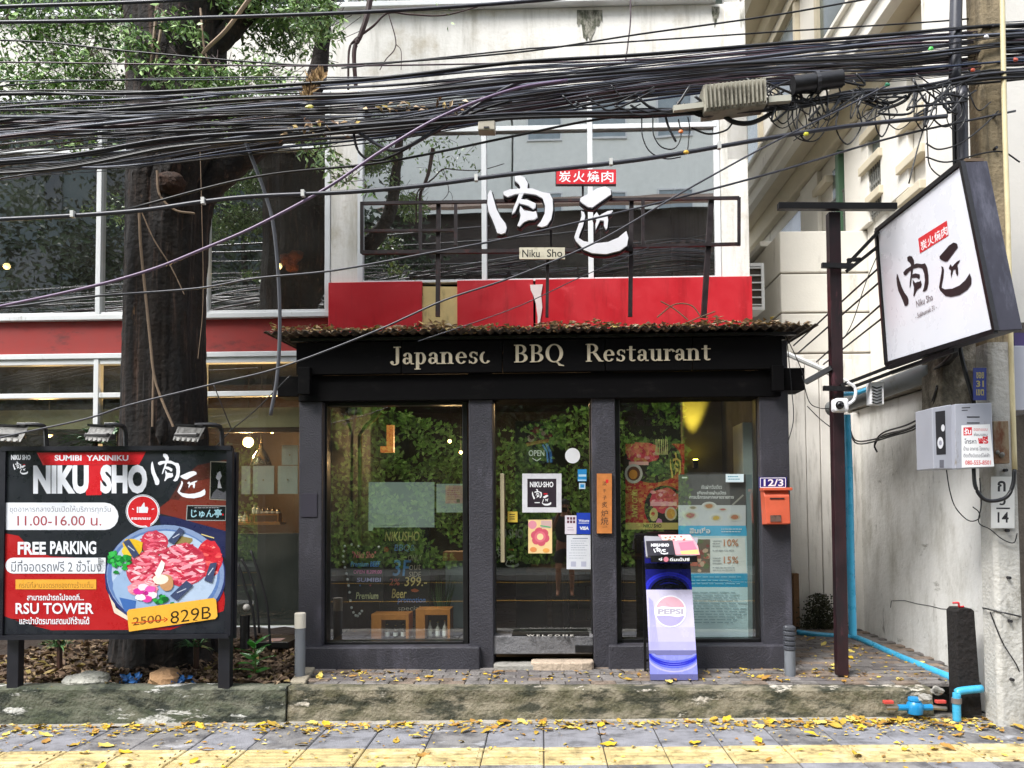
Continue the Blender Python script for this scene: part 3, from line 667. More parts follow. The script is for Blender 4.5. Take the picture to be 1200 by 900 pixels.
facew = mat('letter_face', 'dcdce0', .4, var=.03)
def brush(which, lab, v=VS - .06):
    t = thing('sign_character', lab, 'sign character', (pf(610 if which == 'a' else 705, 250, v).x, v, pf(640, 280, v).z))
    k = 0
    for p_, pts in LOGO:
        if p_ != which: continue
        q = [pf(540 + x / 5, 180 + y / 5, v) for x, y in pts]; cx = sum(a.x for a in q) / len(q); cz = sum(a.z for a in q) / len(q); k += 1
        # black backing, a little larger and lower than the white face
        big = []
        n = len(q)
        for i in range(n):
            a, c = q[i - 1], q[(i + 1) % n]; d = Vector((c.x - a.x, 0, c.z - a.z)); d.normalize(); nn = Vector((-d.z, 0, d.x))
            big.append((q[i], nn))
        area = sum(q[i - 1].x * q[i].z - q[i].x * q[i - 1].z for i in range(n)); s_ = -1 if area > 0 else 1
        b = MB(); b.prism([(a.x + nn.x * s_ * .011 + .004, a.z + nn.z * s_ * .011 - .008) for a, nn in big], v - .002 * k, v + .045 + .001 * k); part(b, 'backing', outl, t)
        b = MB(); b.prism([(a.x, a.z) for a in q], v - .03 - .0015 * k, v - .002 * k - .0005); part(b, 'stroke', facew, t)
    return t
brush('a', 'big white brush-stroke character meaning meat, nearest the upper middle window bar')
brush('b', 'big white brush-stroke character with sweeping lower curve, right below the small red board')
redl = mat('red_print', 'c81e2a', .4, var=.04)
def board(nm, px0, py0, px1, py1, v, d, m, lab, cat, frame=None, fr=FF, slope=0, step=.0001):
    c = pf((px0 + px1) / 2, py1, v, fr); t = thing(nm, lab, cat, (c.x, v, c.z), fr)
    a, b_, c_, d_ = [pf(x, y, v, fr) for x, y in ((px0, py1), (px1, py1 + slope), (px1, py0 + slope), (px0, py0))]
    b = MB(); b.prism([(p.x, p.z) for p in (a, b_, c_, d_)], v, v + d); part(b, 'panel', m, t)
    return t, Print((0, v, 0), (0, -1, 0), fr, step)
t, P = board('red_board', 651, 198.5, 722, 217, VS - .05, .03, blk, 'small red board with four white characters above the brush letters', 'sign')
P.rect(652, 198.7, 722, 215.5, redl)
for i, ch in enumerate('炭火燒肉'): P.txt(ch, 655 + i * 16.6, 200.5, 669 + i * 16.6, 213.5, bwhite, .012)
printed(P, 'lettering', t)
t, P = board('name_board', 608.5, 290, 662, 303.5, VS - .05, .02, mat('cream_board', 'c9c3ae', .6, stains=[('8b8268', .2, (9, 9, 9), .1)]), 'small cream board reading Niku Sho hung on the lower rail', 'sign')
P.txt('Niku', 612, 292.5, 632.5, 301.5, blk, .012); P.txt('Sho', 641, 292, 659, 301.2, blk, .012); printed(P, 'lettering', t)

# ================================================================ things stuck on and standing at the shopfront
ink = mat('dark_ink', '1a191c', .5, var=.05)
col = {}
def ck(h, r=.45):
    if h not in col: col[h] = mat('print_' + h, h, r, var=.05, scale=8)
    return col[h]
# mailbox and house number
t, P = board('house_number_plate', 889.5, 559, 922, 572, 6.7, .012, ck('2c2470', .3), 'small purple plate reading 12/3 above the orange letter box', 'number plate')
P.line([(891, 560.2), (920.5, 560), (920.5, 571), (891, 571.2), (891, 560.2)], .8, bwhite); P.txt('12/3', 895, 561.5, 918, 569.8, bwhite, .02); printed(P, 'lettering', t)
mbx = thing('letter_box', 'weathered orange metal letter box on the right pillar under the number plate', 'letter box', (pf(911, 615, 6.6).x, 6.71, pf(911, 615, 6.6).z))
orm = mat('orange_paint', 'c4573a', .55, var=.12, scale=9, stains=[('8c7466', .15, (12, 12, 12), .05)])
p = [pf(x, y, 6.6) for x, y in ((897, 615.5), (928, 614.5), (925, 573), (895, 574))]
b = MB(); x0, x1, z0, z1 = p[3].x, p[1].x, p[0].z, p[2].z
b.add([(x0+.01, 6.72, z0), (x1-.01, 6.72, z0), (x1, 6.72, z1), (x0, 6.72, z1), (x0+.02, 6.6, z0+.01), (x1-.01, 6.6, z0+.01), (x1-.015, 6.6, z1-.06), (x0+.005, 6.6, z1-.06), (x1-.015, 6.64, z1), (x0+.005, 6.64, z1)],
      [(0,1,5,4), (4,5,6,7), (7,6,8,9), (9,8,2,3), (0,4,7,9,3), (1,2,8,6,5), (0,3,2,1)])
part(b, 'box', orm, mbx, bevel=.006)
b = MB(); b.box(x0-.005, x1+.008, 6.585, 6.72, z1-.012, z1+.012); part(b, 'lid', orm, mbx, bevel=.004)
b = MB(); b.box(x0+.05, x1-.06, 6.594, 6.6, z1-.085, z1-.075); part(b, 'slot', ink, mbx)
b = MB(); b.box(x0+.05, x0+.14, 6.592, 6.6, z0+.03, z0+.085); part(b, 'name_label', mat('worn_metal', '6a5248', .5, stains=[('2e2622', .4, (20, 20, 20), .1)]), mbx)
# wooden plaque on the middle pillar
t, P = board('wooden_plaque', 699.5, 555, 717, 625, 6.69, .025, mat('plaque_wood', 'b8733a', .5, var=.15, scale=20), 'tall orange wooden plaque with brushed characters on the pillar beside the door', 'plaque')
for i, (ch, s) in enumerate([('淡', 5), ('手', 4), ('子', 5), ('炙', 7), ('炉', 8), ('焼', 9)]): 
    y = [564, 573, 581, 588, 597.5, 606][i]; P.txt(ch, 708.5 - s / 2, y, 708.5 + s / 2, y + s, ink, .0)
P.rect(710, 562, 713, 566, redl); P.txt('二三九', 706, 616, 712, 618.5, ink); printed(P, 'lettering', t)
# door stickers and notices: each its own thing on the glass (door glass at 6.90)
VG = 6.893
def notice(px0, py0, px1, py1, m, lab, nm='notice', cat='notice', v=VG, d=.003):
    return board(nm, px0, py0, px1, py1, v, d, m, lab, cat)
t, P = notice(612, 555, 658, 600.5, mat('white_acrylic', 'd4d2d8', .3), 'square white door sign with dark centre and small brush logo', 'door_sign', 'sign', v=6.87, d=.02)
P.rect(618, 561, 652, 594.5, ck('2a1f2a')); P.txt('NIKU·SHO', 621, 564.5, 648.5, 571, bwhite, .03)
P.logo(623.5, 573, 635, 585, bwhite, 'a'); P.logo(635, 580, 646, 592.5, bwhite, 'b'); P.rect(637, 578, 641.5, 579.5, redl); P.rect(626.5, 588.5, 632.5, 589.5, bwhite); printed(P, 'lettering', t)
t, P = notice(619, 609, 647, 648.5, ck('e6c890'), 'pastel poster of a pink flower on the door glass', 'flower_poster', 'poster')
P.oval(624, 615, 5, 5, ck('d88a9c')); P.rect(634, 610, 646.5, 619, ck('c8a8a4')); P.line([(633, 616), (645, 618)], 1.5, ck('4fa86c'))
for k in range(6): a = k * pi / 3 + .3; P.oval(633 + 6 * cos(a), 629 + 6 * sin(a), 5.2, 5.2, ck('c85468'), 12)
P.oval(633, 629, 6.5, 6.5, ck('d86c7c')); P.oval(633, 629, 3.8, 3.8, ck('ecd09c')); P.oval(625, 644, 4, 3, ck('d98a50')); P.oval(640, 645, 4, 2.6, ck('e0a050')); printed(P, 'print', t)
t, P = notice(595, 599.5, 606.5, 612, ck('d8b84a'), 'tiny yellow sticker beside the door handle', 'sticker', 'sticker'); P.lines(597, 603, 605, 3, 2.6, ink, 1.2); printed(P, 'lettering', t)
t, P = notice(662, 604, 675.5, 626, ck('d8d0d8'), 'small white sticker with dark emblems left of the blue card sticker', 'sticker', 'sticker')
for a in range(3):
    for c in range(2): P.rect(664.5 + a * 3.5, 606 + c * 4, 667 + a * 3.5, 609 + c * 4, ck('5c2c3c'))
P.lines(665, 618, 673, 2, 3, ck('a090a0'), .8); printed(P, 'print', t)
t, P = notice(675.8, 601, 692, 626, ck('1f3fae'), 'blue card-payment sticker with white lettering on the door', 'card_sticker', 'sticker')
P.txt('Welcome', 678, 608.5, 690.5, 611.5, bwhite, .02); P.line([(678, 613), (690, 613)], .6, bwhite); P.txt('VISA', 679, 617, 690, 621, bwhite, .05, lean=.1); printed(P, 'lettering', t)
t, P = notice(664, 627, 693, 667, ck('d4d6dc'), 'large white printed notice low on the door glass', 'notice', 'notice')
P.line([(671, 631), (689, 631)], 1, ck('7a8290')); P.lines(669, 634, 690, 5, 2.6, ck('9aa0ac'), .7); P.lines(667, 648, 690, 3, 3, ck('a4aab4'), .6); P.rect(669, 658, 675, 664, ck('b0b2c4')); P.rect(681, 658, 687, 664, ck('b0b2c4')); printed(P, 'lettering', t)
t, P = notice(677, 550, 687.5, 564, ck('2c8cc8'), 'light blue square sticker high on the door right of the sign', 'sticker', 'sticker'); P.rect(678, 556, 687, 558.5, ck('b8d8e8')); P.rect(677.5, 562, 687, 563.5, ck('b8d8e8')); printed(P, 'print', t)
t, P = notice(678.5, 566, 686, 573, ck('b8cfdc'), 'tiny pale blue sticker under the square blue one', 'sticker', 'sticker'); P.rect(680, 567.5, 684.7, 571.5, ck('2c8cc8')); printed(P, 'print', t)
P = Print((0, VG, 0), (0, -1, 0)); P.oval(671, 534, 8.8, 9, bwhite, 28); c = pf(671, 543, VG); single(P, 'round_sticker', P.mats, 'plain white round sticker high on the door glass', 'sticker', base=(c.x, VG, c.z))
# open sign hung inside the door
t, P = board('open_sign', 617, 495, 648, 543, 6.97, .01, ck('14171c'), 'dark OPEN sign with food photo hung inside the door', 'sign')
P.rect(618, 496, 647, 519, ck('3c2c2c')); 
for i in range(34): P.oval(random.uniform(620, 645), random.uniform(498, 516), random.uniform(1.5, 4), random.uniform(1.5, 3.5), ck(random.choice(['8c3038', '4c7a34', '7c9a4c', 'b89c8c', '5c2028'])), 8, jit=.2)
P.line([(617, 521), (643, 516)], 4, ck('9a5a34')); P.line([(640, 520), (645, 530), (646, 542)], 3, ck('3c6cb0')); P.line([(636, 521), (641, 530), (642, 542)], 2, ck('5c8cc8'))
P.txt('OPEN', 619.5, 527.5, 638, 534.5, bwhite, .02); P.line([(624, 537), (629, 540), (634, 537)], 1, bwhite); printed(P, 'print', t)
t, P = board('interior_sign', 580, 612, 622, 672, 8.0, .03, ck('08080a'), 'black panel with white logo standing inside behind the door handle', 'sign')
P.txt('NIKU SHO', 573, 620, 613, 631, bwhite, .03); P.rect(596, 643, 602, 645, redl); P.logo(592, 650, 608, 665, bwhite, 'b'); P.logo(578, 640, 590, 655, bwhite, 'a'); printed(P, 'lettering', t)
b = MB(); b.box(uf(604, 8.6), uf(640, 8.6), 8.6, 8.9, .31, zf(493, 8.6)); b.box(uf(646, 8.7), uf(664, 8.7), 8.7, 8.9, .31, zf(493, 8.7)); 
single(b, 'interior_column', mat('grey_column', '55504c', .6), 'grey column inside the shop seen through the door', 'column')
b = MB()
for i in range(9):
    for j in range(4):
        z = .35 + i * .13; b.box(uf(658, 8.9) + j * .14 + (i % 2) * .05, uf(658, 8.9) + j * .14 + (i % 2) * .05 + .13, 8.9, 8.96, z, z + .12)
single(b, 'brick_counter', mat('slate_brick', '4c565a', .6, var=.2), 'blue-grey brick-faced counter inside behind the door', 'counter', kind='stuff')
t = thing('doormat_lettering', 'worn welcome lettering on the dark doormat at the threshold', 'doormat', (0, 6.8, .35))
mt = MB(); p0 = pf(600, 745, 6.76); p1 = pf(690, 745, 6.76); mt.box(p0.x, p1.x, 6.74, 6.88, zf(744, 6.8) , zf(744, 6.8) + .012); part(mt, 'mat', blk, t)
PP = Print((0, 6.75, zf(744, 6.8) + .0125), (0, 0, 1)); PP.txt('W E L C O M E', 617, 743.6, 672, 745.6, ck('b8b4ac'), .02); printed(PP, 'lettering', t)

# ---------------- right window: poster, bank poster, tag
t, P = board('menu_poster', 733, 520, 802, 620, 6.93, .006, ck('a3121c'), 'tall red grill poster with meat bowls behind the right window', 'poster')
P.oval(765, 540, 34, 26, ck('22120f'), 26); P.oval(753, 531, 20, 13, ck('c4384a'), 16, jit=.1)
for i in range(26): P.oval(random.uniform(737, 770), random.uniform(526, 541), random.uniform(2, 5), random.uniform(1.5, 3), ck(random.choice(['d04a58', '9c2430', 'd88a8c', 'b03040'])), 8, jit=.2)
P.oval(768, 549, 12, 9, ck('1a2818'), 16); P.rect(737, 541, 760, 545, ck('dca49c')); P.oval(742.5, 555, 10.5, 11.5, ck('b8b0a8'), 24); P.oval(742.5, 555, 7.6, 8.4, ck('5a2c1c'), 20); P.oval(742, 556, 5, 5.6, ck('c07c2c'), 18)
P.oval(779, 595, 24, 26, ck('180e0e'), 28); P.oval(779, 587, 18, 15, ck('b83848'), 18, jit=.08)
for i in range(26): P.oval(random.uniform(765, 796), random.uniform(575, 594), random.uniform(2, 5), random.uniform(1.5, 3.5), ck(random.choice(['d05a68', '9c2430', 'e0a0a4', 'b03040', 'd88088'])), 8, jit=.2)
P.rect(762, 588, 793, 593, ck('dc9ca0')); P.oval(766, 603, 5, 8, ck('b8a870'), 12); P.oval(765, 602, 2.4, 2.4, ck('a8202c'), 10); P.oval(786, 602, 7, 8, ck('b8a890')); P.oval(786, 602, 5, 6, ck('c08a3c')); P.oval(772, 612, 4, 4, ck('c880a8'), 7, jit=.3)
for i in range(12): x = 768 + i * 1.3; P.line([(x, 533), (x + random.uniform(-3, 3), 515)], .8, ck('b0a070'))
gold = ck('b89a4c')
V_, F_ = text2d('YAKI CUKI', .02); P.k += 1; P.add([P.at(740.5 + 6.5 * v_, 607 - 33 * u_) for u_, v_ in V_], F_, P.mi(gold))
P.rect(733, 612.5, 802, 620.5, ck('b4a05c')); P.txt('NIKU SHO', 754, 614, 775, 618.5, ink, .03); P.logo(785, 530, 798, 560, gold, 'a'); printed(P, 'print', t)
t, P = board('bank_poster', 795, 556, 874, 747, 6.885, .004, ck('5c5a5c'), 'tall pale blue promotion poster with dishes and discounts in the right window', 'poster')
P.rect(795, 592, 874, 617, ck('d0d2da')); P.poly([(795, 747), (882, 747), (874, 617), (795, 617)], ck('c4dde8'))
P.poly([(795, 616), (874, 616), (876, 628), (795, 628)], ck('4cb4e4')); P.poly([(795, 672), (879, 672), (880, 688), (795, 688)], ck('1b9ccc')); P.poly([(874, 556), (881, 556), (882, 747), (877, 747)], ck('7c8c92'))
P.poly([(804, 631), (873, 630), (875, 671), (804, 672)], ck('e4e6e8'))
P.txt('เงินฝากวันเดียว', 822, 568, 846, 573, bwhite, .01); P.txt('เพียงจ่ายผ่านบัตร', 817, 575, 851, 579.5, bwhite, .02); P.txt('การบริการหลากหลายรายการ', 808, 580.5, 860, 584.5, bwhite, .02)
for cx, cy, rx, ry, c2 in [(809, 604, 10, 6, 'b06868'), (831, 593, 9, 5, 'b87c4c'), (839, 607, 8, 5, 'c8a438'), (861, 606, 9, 5, 'b8785c'), (812, 595, 6, 3, '8c8468'), (847, 597, 6, 2.4, 'b86868')]:
    P.oval(cx, cy, rx, ry, ck('d4d4d4'), 20); P.oval(cx, cy, rx * .72, ry * .72, ck('c4bcb0'), 16); P.oval(cx, cy, rx * .5, ry * .5, ck(c2), 12, jit=.15)
P.line([(858, 592), (871, 580)], 2, ck('a8a4a0')); P.rect(799, 559, 805, 560.5, bwhite)
P.rect(806, 632, 832, 671, ck('6a5a48'))
for i in range(30): P.oval(random.uniform(808, 830), random.uniform(634, 669), random.uniform(1.5, 4), random.uniform(1.5, 3.5), ck(random.choice(['b08c5c', '8c3c34', 'c8a890', '5c6c3c', 'd8c8b0', 'b86450'])), 8, jit=.2)
P.txt('10%', 848, 632, 865, 640, ck('c87c48'), .0); P.txt('15%', 848, 652, 865, 660, ck('c87c48'), .0); P.lines(835, 634, 846, 3, 3, ck('7a8088')); P.lines(835, 654, 846, 3, 3, ck('7a8088')); P.lines(835, 645, 868, 1, 3, ck('9aa0a8')); P.lines(835, 665, 868, 2, 3, ck('9aa0a8'))
P.txt('สินเชื่อ', 808, 618, 832, 625, bwhite, .03); P.lines(845, 620, 870, 2, 3, bwhite); P.lines(800, 676, 872, 3, 4, ck('9cd0e4')); P.lines(803, 694, 876, 12, 3.2, ck('8aa4b0'), .8); printed(P, 'print', t)
t, P = notice(850.5, 555.5, 871.5, 565, ck('c8d8dc'), 'small pale tag stuck over the top of the bank poster', 'sticker', 'sticker', v=6.845); P.lines(853, 558.5, 868, 2, 3, ck('4c8ca0'), 1.2); printed(P, 'lettering', t)

# ---------------- left window: things behind the glass
t, P = board('chalkboard', 445, 616, 503, 722, 7.35, .03, ck('0d0e11'), 'tall black chalkboard with coloured handwriting leaning behind the left window', 'chalkboard')
for s, a, y0, b_, y1, c2, bo in [('NIKUSHO', 451, 623, 491, 634, 'd8c884', .01), ('BBQ&', 462, 638, 486, 647, '5c8cdc', 0), ('3F', 460, 656, 480, 675, '5c9ce0', .01), ('ONLY', 478, 650, 494, 657, 'd0c8b8', 0), ('out', 479, 661, 493, 668, 'd0c8b8', 0), ('SIDE', 479, 670, 493, 676, 'd0c8b8', 0), ('2%', 456, 678, 468, 686, 'd86c5c', 0), ('399.-', 474, 676, 500, 687, 'd8c884', .01), ('Beer', 459, 690, 476, 701, 'd8c884', .01), ('promotion', 466, 700, 498, 708, '5c8cdc', 0), ('special', 466, 710, 492, 717, 'a8a098', 0)]:
    P.txt(s, a, y0, b_, y1, ck(c2), bo, lean=.1)
P.oval(453, 644, 3.5, 4, ck('a82c3c'), 5, jit=.2); P.oval(486, 692, 4, 2.5, ck('a85c3c'), 7, jit=.4); printed(P, 'handwriting', t)
t, P = board('chalkboard', 407, 640, 449, 706, 7.2, .03, ck('101014'), 'smaller chalkboard with pink and blue menu lines left of the tall one', 'chalkboard')
for s, a, y0, b_, y1, c2 in [('"Niku Sho"', 412, 646, 440, 654, 'f06c8c'), ('Premium BEEF', 411, 658, 445, 664, '5c9cf0'), ('OPEN 8,209.00', 414, 668, 447, 673, 'e06cac'), ('SUMIBI', 418, 677, 446, 682, 'b0b0e0'), ('Premium', 417, 694, 443, 702, 'd0d0a0')]: P.txt(s, a, y0, b_, y1, ck(c2), .015, lean=.1)
P.oval(422, 686, 1.2, 1.2, ck('3c6cb0'), 5); P.oval(434, 686, 1.2, 1.2, ck('a84c5c'), 5); printed(P, 'handwriting', t)
# little light chain round the small board
b = MB()
pts = [(404, 640), (402, 655), (406, 672), (409, 690), (412, 712), (418, 722), (424, 716)]
sp = spline([pf(x, y, 7.18) for x, y in pts], 5); t = thing('fairy_lights', 'string of tiny white lights hanging down the small chalkboard', 'string lights', tuple(sp[0]))
b.tube(sp, .003, 4); part(b, 'wire', rubber, t); b = MB()
for q in sp[::2] + [pf(x, y, 7.18) for x, y in ((412, 638), (420, 640), (444, 641))]: b.blob(q, .013, 6, 4, 0)
part(b, 'bulb_row', bwhite, t)
t, P = board('drawn_blind', 432, 565, 509, 618, 7.0, .004, ck('8f9d98'), 'wide grey-green sheet taped inside the middle of the left window', 'paper sheet'); 
b = MB(); q = [pf(x, y, 7.003) for x, y in ((432, 622), (437, 622), (438, 616), (477, 615), (477, 606), (432, 600))]; b.prism([(a.x, a.z) for a in q], 6.996, 6.999); part(b, 'lower_sheet', ck('87958f'), t)
t, P = board('taped_notice', 511.5, 567, 543, 600.5, 7.0, .004, ck('94a09c'), 'pale taped notice with a pink block at the right edge of the left window', 'notice'); P.rect(522, 569, 543, 590, ck('b08c88')); P.lines(524, 572, 541, 6, 2.6, ck('9c5c5c'), .8); P.rect(535, 585, 539, 589, ck('5c4c4c')); printed(P, 'print', t)
boxm = mat('crate_wood', 'b06f2c', .5, var=.15, scale=15)
def crate(px0, px1, py0, py1, lab, v=7.05):
    x0, x1, z0, z1 = pf(px0, 700, v).x, pf(px1, 700, v).x, pf(480, py1, v).z, pf(480, py0, v).z
    t = thing('display_crate', lab, 'wooden crate', ((x0 + x1) / 2, v, z0)); w = (x1 - x0) * .27
    for (a, c, e, f_) in [(x0, x0 + w, z0, z1), (x1 - w * .3, x1, z0, z1)]: b = MB(); b.box(a, c, v, v + .2, e, f_); part(b, 'side_board', boxm, t, bevel=.003)
    b = MB(); b.box(x0 + w, x1 - w * .3, v + .002, v + .2, z1 - .055, z1); part(b, 'top_board', boxm, t, bevel=.003); b = MB(); b.box(x0 + w, x1 - w * .3, v + .17, v + .2, z0, z1 - .055); part(b, 'back_board', brown, t)
    return (x0 + w, x1 - w * .3, z0)
c1 = crate(435, 479, 719.5, 748.5, 'wooden display crate with bundled gifts behind the left window'); c2 = crate(487, 527.5, 714, 748.5, 'taller wooden display crate with white bottles beside the plant')
b_pl = MB(); zsh = pf(480, 749, 7.05).z; b_pl.box(uf(386, 7.0), uf(542, 7.0), 6.92, 7.7, .3, zsh - .002); single(b_pl, 'display_shelf', mat('shelf_dark', '3a3028', .5), 'low dark shelf inside the left window under the crates', 'shelf')
def bottle(c, h, m, lab, grp, r=.022, capm=None):
    t = thing('bottle', lab, 'bottle', c, group=grp)
    b = MB(); b.lathe([(r * .9, 0), (r, .01), (r, h * .55), (r * .75, h * .66), (r * .38, h * .76), (r * .36, h * .97)], c, 12); part(b, 'glass_body', m, t, smooth=True)
    b = MB(); b.lathe([(r * .42, h * .97), (r * .42, h * 1.03)], c, 10); part(b, 'cap', capm or ck('b8923c'), t)
    b = MB(); b.lathe([(r * 1.02, h * .1), (r * 1.02, h * .42)], c, 12); part(b, 'paper_label', bwhite, t); return t
for i, (cr, n) in enumerate(((c1, 3), (c2, 3))):
    for j in range(n):
        x = cr[0] + (cr[1] - cr[0]) * (j + .5) / n
        bottle((x, 7.12 + .02 * (j % 2), cr[2] + .001), (.12, .15)[i] - .015 * (j % 2), ck('3c2c24' if i == 0 else 'a8a4a0', .2), 'small bottle with gold top inside the ' + ('shorter left' if i == 0 else 'taller right') + ' display crate', 'bottles in the ' + ('left' if i == 0 else 'right') + ' display crate')
# pipe-like column, lamp arms and plants inside left window
b = MB(); b.tube([pf(394, 748, 7.6), pf(393, 510, 7.6), pf(397, 490, 7.6), pf(408, 480, 7.6), pf(425, 478, 7.6)], .07, 10); single(b, 'duct_pipe', mat('steel_duct', 'b0b2a4', .3, metal=.6), 'pale round duct rising inside the left end of the window', 'duct', smooth=True)
b = MB(); b.tube([pf(422, 640, 7.8), pf(422, 510, 7.8), pf(428, 500, 7.8), pf(440, 490, 7.8), pf(452, 474, 7.8)], .022, 8); single(b, 'bent_pipe', mat('brass_pipe', 'a09468', .35, metal=.5), 'thin bent pipe rising behind the chalkboards', 'pipe', smooth=True)
b = MB(); b.box(pf(453, 500, 7.9).x, pf(461, 500, 7.9).x, 7.9, 7.96, pf(457, 529, 7.9).z, pf(457, 498, 7.9).z); b.box(pf(446, 525, 7.9).x, pf(461, 525, 7.9).x, 7.89, 7.97, pf(457, 530, 7.9).z, pf(457, 523, 7.9).z)
single(b, 'wall_lamp', mat('orange_lamp', 'b06430', .5, emit=.35, var=0), 'orange bracket lamp glowing inside the left window', 'lamp')
b = MB(); b.box(pf(522, 660, 7.7).x, pf(545, 660, 7.7).x, 7.7, 7.9, .31, pf(530, 657, 7.7).z); b2 = MB()
t = thing('side_cabinet', 'pale cabinet with wooden top at the right of the left window', 'cabinet', (pf(533, 660, 7.7).x, 7.7, .31)); part(b, 'body', mat('cabinet_body', '9aa8ac', .5), t)
b2.box(pf(519, 660, 7.66).x, pf(545, 660, 7.66).x, 7.66, 7.9, pf(530, 657, 7.7).z + .001, pf(530, 657, 7.7).z + .09); part(b2, 'top', mat('cabinet_wood', '8c5630', .5), t)
# reeds in front of the cabinet
grassm = mat('house_plant', '2c4a24', .5, island=['1f3a1c', '3c5c2c', '2a4a24'], var=0)
b = MB(); c = pf(517, 745, 7.45)
for i in range(70):
    a = random.uniform(0, 6.3); s = random.uniform(.2, .42); e = Vector((c.x + cos(a) * s * .3, c.y + sin(a) * s * .2, c.z + .1 + s)); 
    b.leaf((c.x + cos(a) * .03, c.y + sin(a) * .03, c.z + .1), (e - c).length, .012, e - Vector((c.x, c.y, c.z + .1)), (cos(a), sin(a), .2), bend=.0)
t = thing('house_plant', 'grassy green pot plant behind the taller crate', 'plant', (c.x, c.y, c.z)); part(b, 'leaves', grassm, t); b = MB(); b.lathe([(.06, 0), (.085, .13)], (c.x, c.y, c.z - .02), 14); part(b, 'pot', ck('2c2420'), t)
# right window interior: yellow lit wall
yl = bpy.data.lights.new('uplight', 'SPOT'); yl.energy = 45; yl.color = (1, .8, .12); yl.spot_size = radians(36); yl.spot_blend = .6; yl.shadow_soft_size = .03
c = pf(815, 538, 8.15); t = thing('wall_uplight', 'small yellow uplighter washing the wall behind the right window', 'lamp', (c.x, 8.15, c.z))
b = MB(); b.cyl((c.x, 8.15, c.z - .1), (c.x, 8.15, c.z - .01), .03, n=10); part(b, 'housing', blk, t); b = MB(); b.cyl((c.x, 8.15, c.z - .008), (c.x, 8.15, c.z - .002), .024, n=10); part(b, 'bulb', mat('yellow_bulb', (1, .75, .1), .5, emit=12, var=0), t)
o = bpy.data.objects.new('uplight', yl); COL.objects.link(o); o.parent = t; o.rotation_euler = (radians(172), 0, 0); o.location = (0, 0, .01)
b = MB(); b.box(uf(800, 8.4), uf(846, 8.4), 8.3, 8.44, .31, 3.09); single(b, 'lit_pier', mat('pier_plaster', '8c8468', .7), 'pale pier inside the right window lit yellow at the top', 'pier')
b = MB(); x0, x1 = pf(872, 600, 7.0).x, pf(886, 600, 7.0).x
b.box(x0, x1, 7.0, 7.4, .31, pf(880, 495, 7.0).z); single(b, 'white_cabinet', mat('cab_white', 'a8b0b0', .4), 'tall pale cabinet at the right end of the right window', 'cabinet')
# tables and chairs silhouettes deep in the room
for k, (x, v) in enumerate([(-.9, 9.6), (.9, 9.8), (.2, 8.0)]):
    t = thing('dining_table', ['dark dining table deep inside the shop on the left', 'dark dining table deep inside the shop on the right', 'small dark table just inside the door'][k], 'table', (x, v, .31))
    b = MB(); b.box(x - .4, x + .4, v - .3, v + .3, 1.0, 1.04); part(b, 'top', brown, t); b = MB(); b.cyl((x, v, .31), (x, v, .999), .04, n=8); part(b, 'leg', blk, t)
for k, (px, py, v) in enumerate([(527, 517, 9.2), (540, 530, 9.8), (672, 469, 9.0)]):
    pendant(px, py, v, ['warm glowing spot deep behind the left window', 'second warm spot at the edge of the left window', 'small ceiling light seen at the top of the door'][k], .022, 7, zc=3.1)
# ================================================================ right side: fence panels, boundary wall, neighbour buildings
cream = mat('neighbour_cream', 'dcd8cf', .8, var=.05, scale=2, bump=.12, stains=[('9b9486', .12, (3, 3, .7), .1)])
soff = mat('neighbour_beige', 'c6bca6', .85, var=.06)
fen = mat('grimy_white_panel', 'dad6cf', .75, var=.06, scale=3, bump=.15, stains=[('8b857b', .3, (7, 7, .7), .1), ('3a3630', .06, (5, 5, .6), .05)])
def wx(px, Y, py=600): return pw(px, py, Y).x
def wz(py, Y, px=900): return pw(px, py, Y).z
t = thing('panel_fence', 'tall grimy white vertical panel fence closing the gap beside the shopfront', 'fence', (3, 8.9, .25), WF)
for i, (a, c) in enumerate([(905, 946), (947, 963), (964, 980), (981, 1003)]):
    b = MB(); b.box(wx(a, 8.9), wx(c, 8.9), 8.9 + .01 * (i % 2), 8.96, .25, 3.35 if i else 3.4); part(b, 'panel', fen, t, bevel=.006)
b = MB(); b.box(wx(927, 8.8), wx(933.5, 8.8), 8.76, 8.85, .26, wz(672, 8.8)); single(b, 'wooden_stud', mat('old_wood', '7a5a3e', .8, bump=.4), 'short brown wooden stud standing behind the grey bollard', 'wooden stud', WF, bevel=.004)
# boundary wall running towards the street
A = Vector((3.62, 9.0, 0)); B = Vector((3.475, 6.1, 0)); bwm = mat('stained_boundary_plaster', 'e0ded9', .85, var=.05, scale=1.5, bump=.25, bscale=25, stains=[('aaa69b', .34, (2.5, 2.5, 1.1), .16), ('77746a', .16, (6, 6, 2.0), .06), ('5c5a50', .09, (11, 11, 3), .03), ('8c897e', .14, (2, 2, 6), .05)])
bw = thing('boundary_wall', 'stained white boundary wall running back beside the paved gap', 'wall', (A.x, A.y, .2), WF)
b = MB(); b.prismd([(B.x, B.y, .0), (B.x, B.y, 2.7), (A.x, A.y, 2.74), (A.x, A.y, .0)], (.18, 0, 0)); part(b, 'wall_face', bwm, bw, bevel=.01)
b = MB(); b.bar(A + Vector((.08, 0, 2.80)), B + Vector((.08, .02, 2.76)), .30, .1); part(b, 'coping', mat('dirty_coping', '8d8678', .9, bump=.5, stains=[('2c2a24', .4, (4, 4, 4), .1)]), bw, bevel=.012)
b = MB(); b.box(A.x - .1, A.x + .02, 8.7, 8.88, .2, 2.7); part(b, 'end_pier', fen, bw, bevel=.01)
q = [pw(x, y, 6.2) for x, y in ((1101, 500), (1176, 500), (1176, 395), (1101, 408))]
